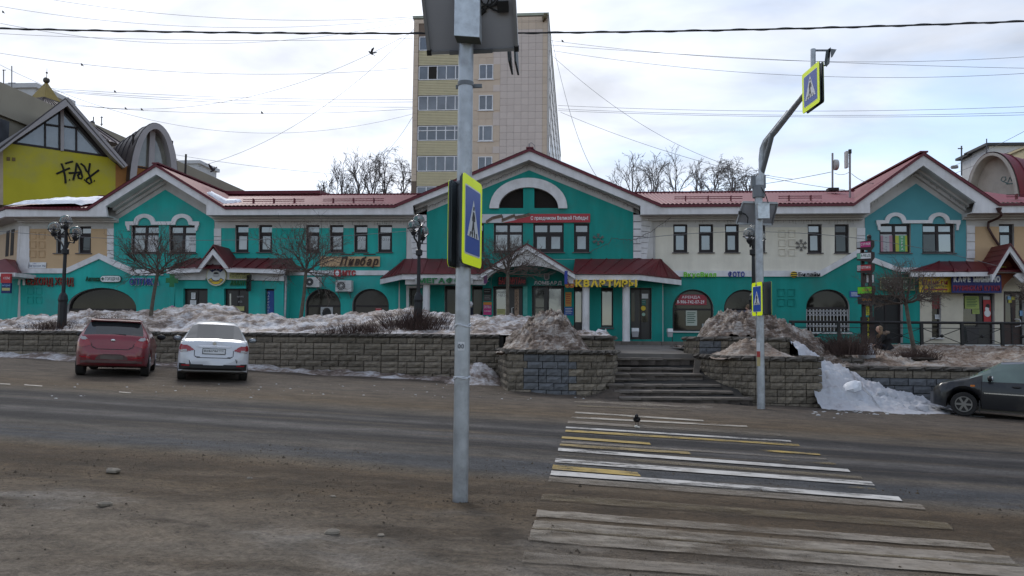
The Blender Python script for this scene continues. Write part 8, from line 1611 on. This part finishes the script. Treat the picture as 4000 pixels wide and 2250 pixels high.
rpatch(rc, HAT, 'reflector', LRED, [(.48, .47), (.74, .50), (.74, .53), (.48, .505)], .01); rpatch(rc, HAT, 'lower_bumper', mat('dusty_recess'), [(0, .35), (.70, .35), (.70, .42), (.4, .425), (0, .425)], .008, .05); MB().ball((rearx(HAT)(0, .93)-.012, 0, .93), .055, 12, 8, (.15, 1, .6)).build('badge', CHR, rc, smooth=3.14)
MB().hexa([(.40, -.58, 1.395), (.62, -.60, 1.40), (.62, .60, 1.40), (.40, .58, 1.395), (.36, -.55, 1.425), (.66, -.60, 1.455), (.66, .60, 1.455), (.36, .55, 1.425)]).build('roof_spoiler', CR_, rc); MB().box(.70, 1.9, -.5, .5, 1.468, 1.478).build('roof_dust', mat('roof_dusty', (.13, .09, .085), .7), rc)
MB().tube([(.75, 0, 1.46), (.72, 0, 1.62)], .006, 5).build('aerial', CBLK, rc); MB().tube([(.16, .02, 1.085), (.135, -.28, 1.075)], .012, 5).build('rear_wiper', CBLK, rc)
for s in (1, -1): MB().ball((2.35, s*1.0, 1.0), .105, 12, 8, (.55, 1.15, .75)).build('wing_mirror', CBLK, rc, smooth=3.14)
for s in (.38, -.38): MB().ball((.9, s, 1.15), .15, 10, 8, (.4, 1, .9)).build('headrest', CBLK, rc, smooth=3.14)
# dark saloon on the right, facing left
CD = mat('black_car_paint', (.007, .008, .011), .28, var=.2, coat=.35, dirt=((.06, .056, .046), .7, 1.5))
SPE = dict(L=4.32, W=1.74, roof=[(0, .55), (.05, .80), (.12, .98), (.6, 1.02), (1.3, 1.36), (1.6, 1.405), (2.2, 1.42), (2.75, 1.38), (3.42, .99), (4.05, .82), (4.22, .68), (4.32, .48)], belt=[(0, .53), (.1, .88), (.5, .94), (3.4, .89), (4.05, .74), (4.32, .46)], plan=[(0, .70), (.06, .83), (.2, .94), (.4, .985), (1.0, 1), (3.4, 1), (3.9, .96), (4.1, .86), (4.22, .72), (4.32, .45)], bot=[(0, .34), (.3, .24), (.6, .2), (4.0, .2), (4.32, .24)], wheels=(.98, 3.54), wr=.30, rim=mat('dirty_alloy', (.20, .19, .17), .5, metal=.3), spk=6, glassm=glass('green_car_glass', (.10, .135, .12), 1.6, .05, .4), glass=[('rear', .62, 1.28, (5, 6, 7, 8), 0), ('wind', 2.8, 3.4, (6, 7, 8), 0), ('side', 1.35, 2.16, (5, 6), 0), ('side2', 2.24, 3.08, (5, 6), 0)], rear=[(.3, 0), (1, .1)])
hd = math.radians(152); g0 = G(3764, 1625); loc = g0-Matrix.Rotation(hd, 3, 'Z') @ Vector((3.54, .80, 0)); loc.z = gz(loc.x)
dc = car_root('car', 'dark muddy saloon parked by the low wall, cut off by the right photo edge', loc, hd); car(dc, SPE, CD)
# this car shows its left (+Y local) side
Wd = .87
def side(nm, m, x0, x1, z0, z1, y=Wd, t_=.012): MB().box(x0, x1, y-.02, y+t_, z0, z1).build(nm, m, dc)
side('trim_strip', CHR, 2.22, 3.10, .60, .628, .875); side('trim_strip', CHR, 1.30, 2.14, .60, .628, .875)
for x in (2.19, 3.16): side('door_gap', CBLK, x-.006, x+.006, .34, .90, .862)
for x in (2.42, 1.55): MB().ball((x, .86, .80), .08, 10, 6, (1.3, .35, .4)).build('door_handle', CBLK, dc, smooth=3.14)
side('side_indicator', mat('amber', (.55, .16, .02), .3), 3.30, 3.40, .755, .80, .852, .012); MB().ball((2.98, .98, .98), .10, 12, 8, (.55, 1.0, .8)).build('wing_mirror', CBLK, dc, smooth=3.14); MB().ball((2.925, .99, .98), .085, 10, 8, (.3, .9, .75)).build('mirror_glass', glass('mirror', (.2, .22, .24), 2.4), dc, smooth=3.14)
MB().box(.75, 3.35, .74, .79, .16, .27).build('sill_panel', mat('muddy_sill', (.075, .068, .055), .85), dc); MB().box(3.18, 3.21, .66, .86, .14, .42).build('mud_flap', CBLK, dc)
side('window_pillar', CBLK, 2.165, 2.235, .90, .93, .82)
# ================================================================ PEOPLE
SKIN = mat('skin', (.50, .30, .22), .6, var=.08)
def skin(name, m, parent, V, E, R, sub=1):
    me = bpy.data.meshes.new(name); me.from_pydata(V, E, []); me.update(); o = bpy.data.objects.new(name, me); COL.objects.link(o)
    mo = o.modifiers.new('s', 'SKIN'); mo.use_smooth_shade = True
    for i, v in enumerate(me.skin_vertices[0].data): v.radius = (R[i], R[i]) if not isinstance(R[i], tuple) else R[i]; v.use_root = i == 0
    sm = o.modifiers.new('u', 'SUBSURF'); sm.levels = sub; sm.render_levels = sub
    bpy.context.view_layer.update(); dg = bpy.context.evaluated_depsgraph_get(); nm = bpy.data.meshes.new_from_object(o.evaluated_get(dg)); bpy.data.objects.remove(o); nm.materials.clear(); nm.materials.append(m); nm.shade_smooth()
    q = link(name, nm, parent); return q
def head(b, c, r, yaw):      # face looks along -X when yaw = 0
    M = Matrix.Translation(c) @ Matrix.Rotation(yaw, 4, 'Z'); i = len(b.v); b.ball((0, 0, 0), r, 16, 12, (.92, .78, 1.15))
    for k in range(i, len(b.v)):
        q = b.v[k]
        if q.x < 0 and q.z < 0: q.x *= .93; q.y *= .88
        if q.x < -r*.7 and -r*.35 < q.z < r*.1 and abs(q.y) < r*.2: q.x -= r*.2          # nose
        if q.x < -r*.6 and r*.1 < q.z < r*.35 and r*.15 < abs(q.y) < r*.5: q.x += r*.06  # eye sockets
        b.v[k] = M @ q
    j = len(b.v)
    for s in (1, -1): b.ball((r*.05, s*r*.76, -.02), r*.2, 6, 5, (.6, .35, 1))
    for k in range(j, len(b.v)): b.v[k] = M @ b.v[k]
    return b
def face_marks(t, c, r, yaw):
    M = Matrix.Translation(c) @ Matrix.Rotation(yaw, 4, 'Z')
    for s in (1, -1): MB().ball((-r*.86, s*r*.3, r*.08), r*.08, 6, 5, (.5, 1.2, .6)).xf(M).build('eye', mat('eye_dark', (.03, .025, .02), .3), t)
    MB().ball((-r*.84, 0, -r*.5), r*.15, 8, 5, (.4, 1.2, .4)).xf(M).build('mouth', mat('lips', (.30, .10, .09), .5), t)
def hand(t, w_, d, m):    # five separate bent fingers closing on what is held
    d = Vector(d).normalized(); sd = d.cross(Vector((0, 0, 1))).normalized(); up = sd.cross(d)
    V = [w_, w_+d*.045, w_+d*.085]; E = [(0, 1), (1, 2)]; R = [(.022, .016), (.034, .015), (.034, .014)]
    for k, (o, l) in enumerate(((-.028, .060), (-.010, .072), (.010, .068), (.027, .052))):
        a = len(V); V += [w_+d*.09+sd*o, w_+d*(.09+l*.5)+sd*o*1.1-up*.008, w_+d*(.09+l*.8)+sd*o*1.1-up*.032]; E += [(2, a), (a, a+1), (a+1, a+2)]; R += [.0095, .0088, .0075]
    a = len(V); V += [w_+d*.03+sd*.038, w_+d*.06+sd*.062-up*.012, w_+d*.085+sd*.06-up*.03]; E += [(1, a), (a, a+1), (a+1, a+2)]; R += [.012, .0105, .0085]
    return skin('hand', m, t, [tuple(v) for v in V], E, R, 1)
COATB = mat('black_coat', (.012, .011, .012), .85, var=.3, scale=8); HAIRB = mat('blond_hair', (.20, .130, .075), .6, var=.35, scale=20); FUR = mat('brown_fur', (.17, .125, .095), .95, var=.45, scale=30); JEAN = mat('dark_trousers', (.016, .016, .022), .9, var=.3); BOOT = mat('dark_boot', (.012, .010, .010), .6)
# woman crouching on the slope, facing left, holding a white cup
wz = slopeR(P(3445, 1350, 29.0).x, 29.0)+.0; wx = P(3447, 1350, 29.0).x; wt = thing('person', 'long haired woman in a black fur hooded coat crouching with a white cup', 'person', (wx, 29.0, wz)); o = Vector((wx, 29.0, wz))
def wv(*l): return [tuple(o+Vector(q)) for q in l]
H_ = o+Vector((-.12, 0, .80))
bd = head(MB(), H_, .105, .15); bd.tube([H_+Vector((.02, 0, -.02)), o+Vector((-.02, 0, .60))], .05, 10).build('body', SKIN, wt, smooth=3.14); face_marks(wt, H_, .105, .15)
skin('coat', COATB, wt, wv((.10, 0, .24), (.06, 0, .42), (0, 0, .58), (-.02, 0, .64), (-.03, -.17, .55), (-.13, -.21, .36), (-.28, -.15, .26), (-.03, .17, .55), (-.12, .21, .36), (-.26, .13, .26), (.16, 0, .10)), [(0, 1), (1, 2), (2, 3), (2, 4), (4, 5), (5, 6), (2, 7), (7, 8), (8, 9), (0, 10)], [(.21, .18), (.185, .16), (.15, .12), .08, .085, .065, .045, .085, .065, .045, (.20, .14)])
skin('trousers', JEAN, wt, wv((.08, 0, .20), (.02, -.12, .22), (-.25, -.13, .30), (-.14, -.12, .06), (.02, .12, .22), (-.23, .13, .28), (-.12, .12, .06)), [(0, 1), (1, 2), (2, 3), (0, 4), (4, 5), (5, 6)], [.12, .09, .07, .05, .09, .07, .05])
for s in (-.12, .12): MB().ball(o+Vector((-.20, s, .05)), .07, 10, 7, (1.7, .75, .75)).build('boot', BOOT, wt, smooth=3.14)
hb = MB().ball(H_+Vector((.052, 0, .03)), .106, 14, 10, (.86, 1.0, 1.06)); 
for k in range(26): a = -1.9+3.8*k/25; hb.tube([H_+Vector((.05+.05*math.cos(a), .085*math.sin(a), .03)), H_+Vector((.07+.05*math.cos(a), .10*math.sin(a), -.12)), H_+Vector((.0+.06*math.cos(a*3), .11*math.sin(a), -.27-.04*math.sin(k*2.1)))], [.026, .024, .008], 5)
for k in range(len(hb.v)):      # keep the face free
    q = hb.v[k]-H_
    if q.x < -.045 and q.z < .06 and abs(q.y) < .085: hb.v[k] = H_+Vector((-.03, q.y*1.25, q.z))
hb.build('hair', HAIRB, wt, smooth=3.14)
hh = MB().tube([o+Vector((.09+.11*math.cos(q*.42), .16*math.sin(q*.42), .66+.05*math.cos(q*.42))) for q in range(16)], .05, 8)
for k in range(len(hh.v)): hh.v[k] += Vector((nz3(*hh.v[k], 22), nz3(*hh.v[k].zxy, 22), nz3(*hh.v[k].yzx, 22)))*.022
hh.build('fur_hood', FUR, wt, smooth=3.14)
hand(wt, o+Vector((-.30, -.15, .25)), (-1, -.1, -.25), SKIN); hand(wt, o+Vector((-.28, .13, .25)), (-1, 0, -.4), SKIN)
cq = o+Vector((-.50, -.15, .10)); tag(MB().lathe(cq, [(.075, 0), (.09, .2), (.085, .2), (.07, .01)], 20).build('paper_cup', mat('cup_white', (.68, .66, .68), .5), None, smooth=.5), 'white paper bucket cup held by the crouching woman', 'cup')
cq = o+Vector((-.22, -.24, -.02)); tag(MB().hexa([cq+Vector(v) for v in ((-.14, -.06, 0), (.14, -.06, 0), (.14, .06, 0), (-.14, .06, 0), (-.16, -.07, .10), (.16, -.07, .10), (.16, .07, .10), (-.16, .07, .10))]).build('plastic_tub', mat('tub_grey', (.17, .175, .18), .4), None), 'small grey plastic tub in front of the crouching woman', 'tub')
def stander(lb, px, pyt, Y, yaw, hairm, coatm, collar, hat=None):
    t0 = P(px, pyt, Y); hgt = 1.66; o = Vector((t0.x, Y, t0.z-hgt)); t = thing('person', lb, 'person', o); V = lambda *l: [tuple(o+Matrix.Rotation(yaw, 3, 'Z') @ Vector(q)) for q in l]
    Hc = o+Vector((0, 0, 1.54)); b = head(MB(), Hc, .105, yaw); b.tube([Hc+Vector((.01, 0, -.03)), o+Vector((.0, 0, 1.32))], .05, 10).build('body', SKIN, t, smooth=3.14); face_marks(t, Hc, .105, yaw)
    skin('coat', coatm, t, V((0, 0, .95), (0, 0, 1.15), (0, 0, 1.33), (0, 0, 1.38), (.02, -.18, 1.32), (.04, -.23, 1.05), (-.06, -.22, .82), (.02, .18, 1.32), (.0, .23, 1.05), (-.10, .21, .82), (0, 0, .72)), [(0, 1), (1, 2), (2, 3), (2, 4), (4, 5), (5, 6), (2, 7), (7, 8), (8, 9), (0, 10)], [(.19, .15), (.18, .14), (.14, .10), .07, .085, .06, .045, .085, .06, .045, (.2, .16)])
    skin('trousers', JEAN, t, V((0, 0, .86), (.0, -.1, .80), (-.10, -.1, .46), (-.02, -.1, .08), (0, .1, .80), (-.02, .1, .46), (.14, .1, .1)), [(0, 1), (1, 2), (2, 3), (0, 4), (4, 5), (5, 6)], [.13, .10, .07, .05, .10, .07, .05])
    for q in ((-.06, -.1, .05), (.10, .1, .06)): MB().ball(Vector(V(q)[0]), .06, 10, 7, (1.6, .8, .8)).build('boot', BOOT, t, smooth=3.14)
    MB().ball(Hc+Vector((.02, 0, .035)), .120, 16, 10, (.95, .9, .95)).build('hat' if hat else 'hair', hairm, t, smooth=3.14)
    MB().tube([o+Vector((.11*math.cos(q*.42), .12*math.sin(q*.42), 1.38)) for q in range(16)], .045, 8).build('collar', collar, t, smooth=3.14)
    for s, q in ((-1, (-.08, -.22, .80)), (1, (-.11, .21, .80))): hand(t, Vector(V(q)[0]), (-.1, 0, -1), SKIN)
stander('brown haired person in a blue scarf walking behind the right snow mound', 2922, 1191, 32.4, .3, mat('brown_hair', (.13, .085, .05), .8, var=.4, scale=25), mat('grey_coat', (.05, .05, .055), .9), mat('blue_scarf', (.05, .055, .17), .9))
stander('person in a white knitted hat half hidden behind the near sign pole', 1836, 1180, 33.5, math.pi, mat('white_knit', (.55, .54, .55), .95), mat('navy_coat', (.015, .018, .03), .9), mat('navy_coat'), True)
# ================================================================ BIRDS
BIRD = mat('crow_black', (.009, .008, .009), .6, var=.3, scale=20); GREYB = mat('pigeon_grey', (.045, .045, .05), .7)
cg = G(2488, 1663); ct = thing('crow', 'black crow walking on the crossing towards a piece of bread', 'bird', cg)
b = MB().ball(cg+Vector((0, .02, .135)), .062, 14, 10, (.95, 1.5, 1.1)).ball(cg+Vector((-.012, -.055, .215)), .036, 12, 9, (1, 1.1, 1.05)); b.tube([cg+Vector((-.008, -.03, .17)), cg+Vector((-.012, -.05, .215))], [.045, .034], 10); b.tube([cg+Vector((0, .09, .13)), cg+Vector((.01, .2, .10))], [.035, .012], 8); b.build('body', BIRD, ct, smooth=3.14)
MB().tube([cg+Vector((-.014, -.085, .212)), cg+Vector((-.016, -.125, .20))], [.012, .003], 6).build('beak', BIRD, ct)
for s in (1, -1):
    MB().ball(cg+Vector((s*.058, .03, .14)), .06, 10, 8, (.32, 1.5, .85)).build('wing', BIRD, ct, smooth=3.14)
    MB().tube([cg+Vector((s*.025, .01, .09)), cg+Vector((s*.028, .0+.012*s, .045)), cg+Vector((s*.026, -.01+.02*s, .006))], .006, 5).build('leg', BIRD, ct)
    for k in (-1, 0, 1): MB().bar(cg+Vector((s*.026, -.01+.02*s, .006)), cg+Vector((s*.026+k*.016, -.045+.02*s, .005)), .006, .004).build('toe', BIRD, ct)
for ch_ in ct.children: ch_.data.transform(Matrix.Translation(cg) @ Matrix.Scale(.85, 4) @ Matrix.Translation(-cg))
bq = G(2487, 1672); b = MB().ball(bq+Vector((-.01, 0, .025)), .028, 8, 6, (1.2, .9, .9)).ball(bq+Vector((.03, -.01, .015)), .022, 8, 6, (1.5, 1, .6)); tag(b.build('bread', mat('bread_white', (.62, .58, .50), .9, var=.15, scale=30), None, smooth=3.14), 'white piece of bread in front of the crow', 'bread')
def flyer(lb, px, py, Y, s, up, roll):
    c = P(px, py, Y); t = thing('flying_bird', lb, 'bird', c, group='birds flying over the roofs'); M = Matrix.Translation(c) @ Matrix.Rotation(roll, 4, 'Y')
    b = MB().ball((0, 0, 0), s, 10, 8, (1.6, .7, .6)).ball((-s*1.5, 0, s*.15), s*.45, 8, 6); b.xf(M).build('body', GREYB, t, smooth=3.14)
    MB().hexa([Vector(v)*s for v in ((1.2, -.3, -.05), (2.6, -.7, -.05), (2.6, .7, -.05), (1.2, .3, -.05), (1.2, -.3, .05), (2.6, -.7, .05), (2.6, .7, .05), (1.2, .3, .05))]).xf(M).build('tail', GREYB, t)
    for sg in (1, -1): MB().hexa([Vector(v)*s for v in ((-.7, sg*.4, .2), (.7, sg*.4, .2), (1.0, sg*2.2, 1.8*up), (-.3, sg*2.4, 2.0*up), (-.7, sg*.4, .3), (.7, sg*.4, .3), (1.2, sg*3.4, 3.3*up), (.7, sg*3.4, 3.4*up))]).xf(M).build('wing', GREYB, t, fix=True)
flyer('larger dark bird flying high left of the tower block', 1450, 208, 40, .095, .9, .6); flyer('dark bird flying just right of the left gable', 833, 664, 40, .10, .8, -.7)
def sitter(lb, px, py, Y): c = P(px, py, Y); tag(MB().ball(c, .07, 8, 6, (1.2, .8, 1.3)).ball(c+Vector((-.06, 0, .09)), .045, 6, 5).tube([c+Vector((.06, 0, -.04)), c+Vector((.16, 0, -.12))], [.04, .02], 5).build('perched_bird', GREYB, None, smooth=3.14), lb, 'bird', 'small birds on the wires')
# ================================================================ WIRES
WIR = mat('wire_grey', (.16, .16, .17), .7)
def wire(lb, pts, Y0, Y1, r, m=None, n=40):
    """hanging cable through photo points, from depth Y0 to Y1"""
    P3 = []
    x0, x1 = pts[0][0], pts[-1][0]
    for k in range(n+1):
        x = x0+(x1-x0)*k/n
        # quadratic through three points
        (a, ya), (b_, yb_), (c, yc) = pts; y = ya*(x-b_)*(x-c)/((a-b_)*(a-c))+yb_*(x-a)*(x-c)/((b_-a)*(b_-c))+yc*(x-a)*(x-b_)/((c-a)*(c-b_)); P3.append(P(x, y, Y0+(Y1-Y0)*k/n))
    o = MB().tube(P3, r, 5).build('overhead_wire', m or WIR, None); tag(o, lb, 'wire', 'overhead wires'); return o
wire('thick black twisted cable crossing the whole sky', [(-400, 100), (1800, 130), (4400, 66)], 24, 24, .028, mat('cable_black', (.02, .02, .022), .6), 80)
o = wire('second strand twisted around the thick black cable', [(-400, 100), (1800, 130), (4400, 66)], 24, 24, .016, mat('cable_black'), 400)
for i, v in enumerate(o.data.vertices): a = (i//5)*.42; v.co += Vector((0, .03*math.cos(a), .03*math.sin(a)))
W = [('topmost thin wire at upper left', [(150, -10), (1250, 79), (1660, 62)], 60, 70), ('second wire from the top at upper left', [(-60, 14), (1150, 105), (1640, 68)], 45, 70), ('third wire sagging from the left edge to the tower top', [(-60, 78), (980, 166), (1620, 80)], 42, 70), ('thin wire just below the black cable at left', [(-60, 128), (900, 158), (1612, 150)], 60, 70), ('wire with a bird above the gold spire', [(-60, 198), (1000, 290), (1612, 265)], 55, 70), ('wire crossing behind the gold spire down to the tower', [(-60, 222), (1150, 518), (1612, 445)], 48, 70), ('upper wire of the bundle from the spire to the tower', [(200, 346), (900, 380), (1612, 388)], 64, 70), ('middle wire of the bundle from the spire to the tower', [(200, 352), (900, 391), (1612, 398)], 64, 70), ('lower wire of the bundle from the spire to the tower', [(200, 356), (900, 402), (1612, 419)], 64, 70), ('sagging wire left of the tower with small birds', [(260, 410), (1000, 444), (1612, 425)], 62, 70), ('steep wire rising to the top of the tower from the left roofs', [(770, 652), (1230, 440), (1620, 110)], 66, 70), ('curved wire rising to the tower top from the spire', [(230, 398), (1000, 372), (1620, 118)], 64, 70), ('wire descending from the tower to the left far trees', [(1430, 645), (1540, 560), (1612, 455)], 80, 71), ('long low wire right of the vault dormer', [(670, 602), (1000, 650), (1500, 690)], 70, 90),
     ('upper wire right of the tower', [(2150, 158), (3100, 237), (4100, 215)], 72, 60), ('second wire right of the tower, doubled', [(2152, 176), (3100, 236), (4100, 268)], 72, 60), ('third thin wire right of the tower', [(2160, 198), (3200, 298), (4100, 280)], 72, 60), ('upper wire of the middle bundle at right', [(2180, 412), (3100, 434), (4100, 412)], 72, 60), ('lower wire of the middle bundle at right', [(2180, 425), (3100, 450), (4100, 436)], 72, 60), ('lowest wire of the middle bundle at right', [(2180, 432), (3100, 456), (4100, 446)], 72, 60), ('steep wire falling from the tower edge to the shop roof', [(2145, 100), (2230, 450), (2335, 695)], 71, 43), ('long thin wire falling from the tower to the right roof masts', [(2190, 438), (2700, 620), (3300, 742)], 72, 45), ('faint wire from the tower top falling far to the right', [(2160, 220), (2600, 540), (3100, 700)], 72, 60), ('wire between the far pole and the roof mast', [(2580, 755), (3050, 708), (3246, 672)], 60, 41), ('wire from the round radome mast to the panel mast', [(3260, 676), (3290, 682), (3318, 672)], 41, 38), ('wire from the panel mast to the right gable roof', [(3326, 678), (3360, 702), (3420, 716)], 38, 38), ('upper wire at the right edge rising over the vault', [(3700, 660), (3860, 585), (4080, 470)], 70, 50), ('lower wire at the right edge rising over the vault', [(3700, 690), (3860, 625), (4080, 545)], 70, 50), ('slack cable along the front of the right wing', [(2470, 935), (2940, 905), (3900, 1040)], 33, 33), ('slack cable along the front of the left wing', [(-40, 900), (700, 938), (1620, 900)], 33, 33)]
for lb, pts, a, c in W: wire(lb, pts, a, c, .016 if a > 50 else .012)
for lb, px, py, Y in (('small bird perched on the wire above the gold spire', 320, 253, 58), ('small bird on the upper bundle wire at left', 449, 358, 65), ('left of two close birds on the lower left wire', 491, 424, 64), ('right of two close birds on the lower left wire', 554, 428, 64), ('lone bird on the lower wire left of the tower', 1023, 440, 66), ('small bird perched on the wire right of the tower', 2197, 160, 71), ('small bird at the upper left edge of the sky', 12, 47, 60)): sitter(lb, px, py, Y)
# ---------------------------------------------------------------- clean up helper marks
for o in bpy.data.objects:
    if '_local' in o.keys(): del o['_local']
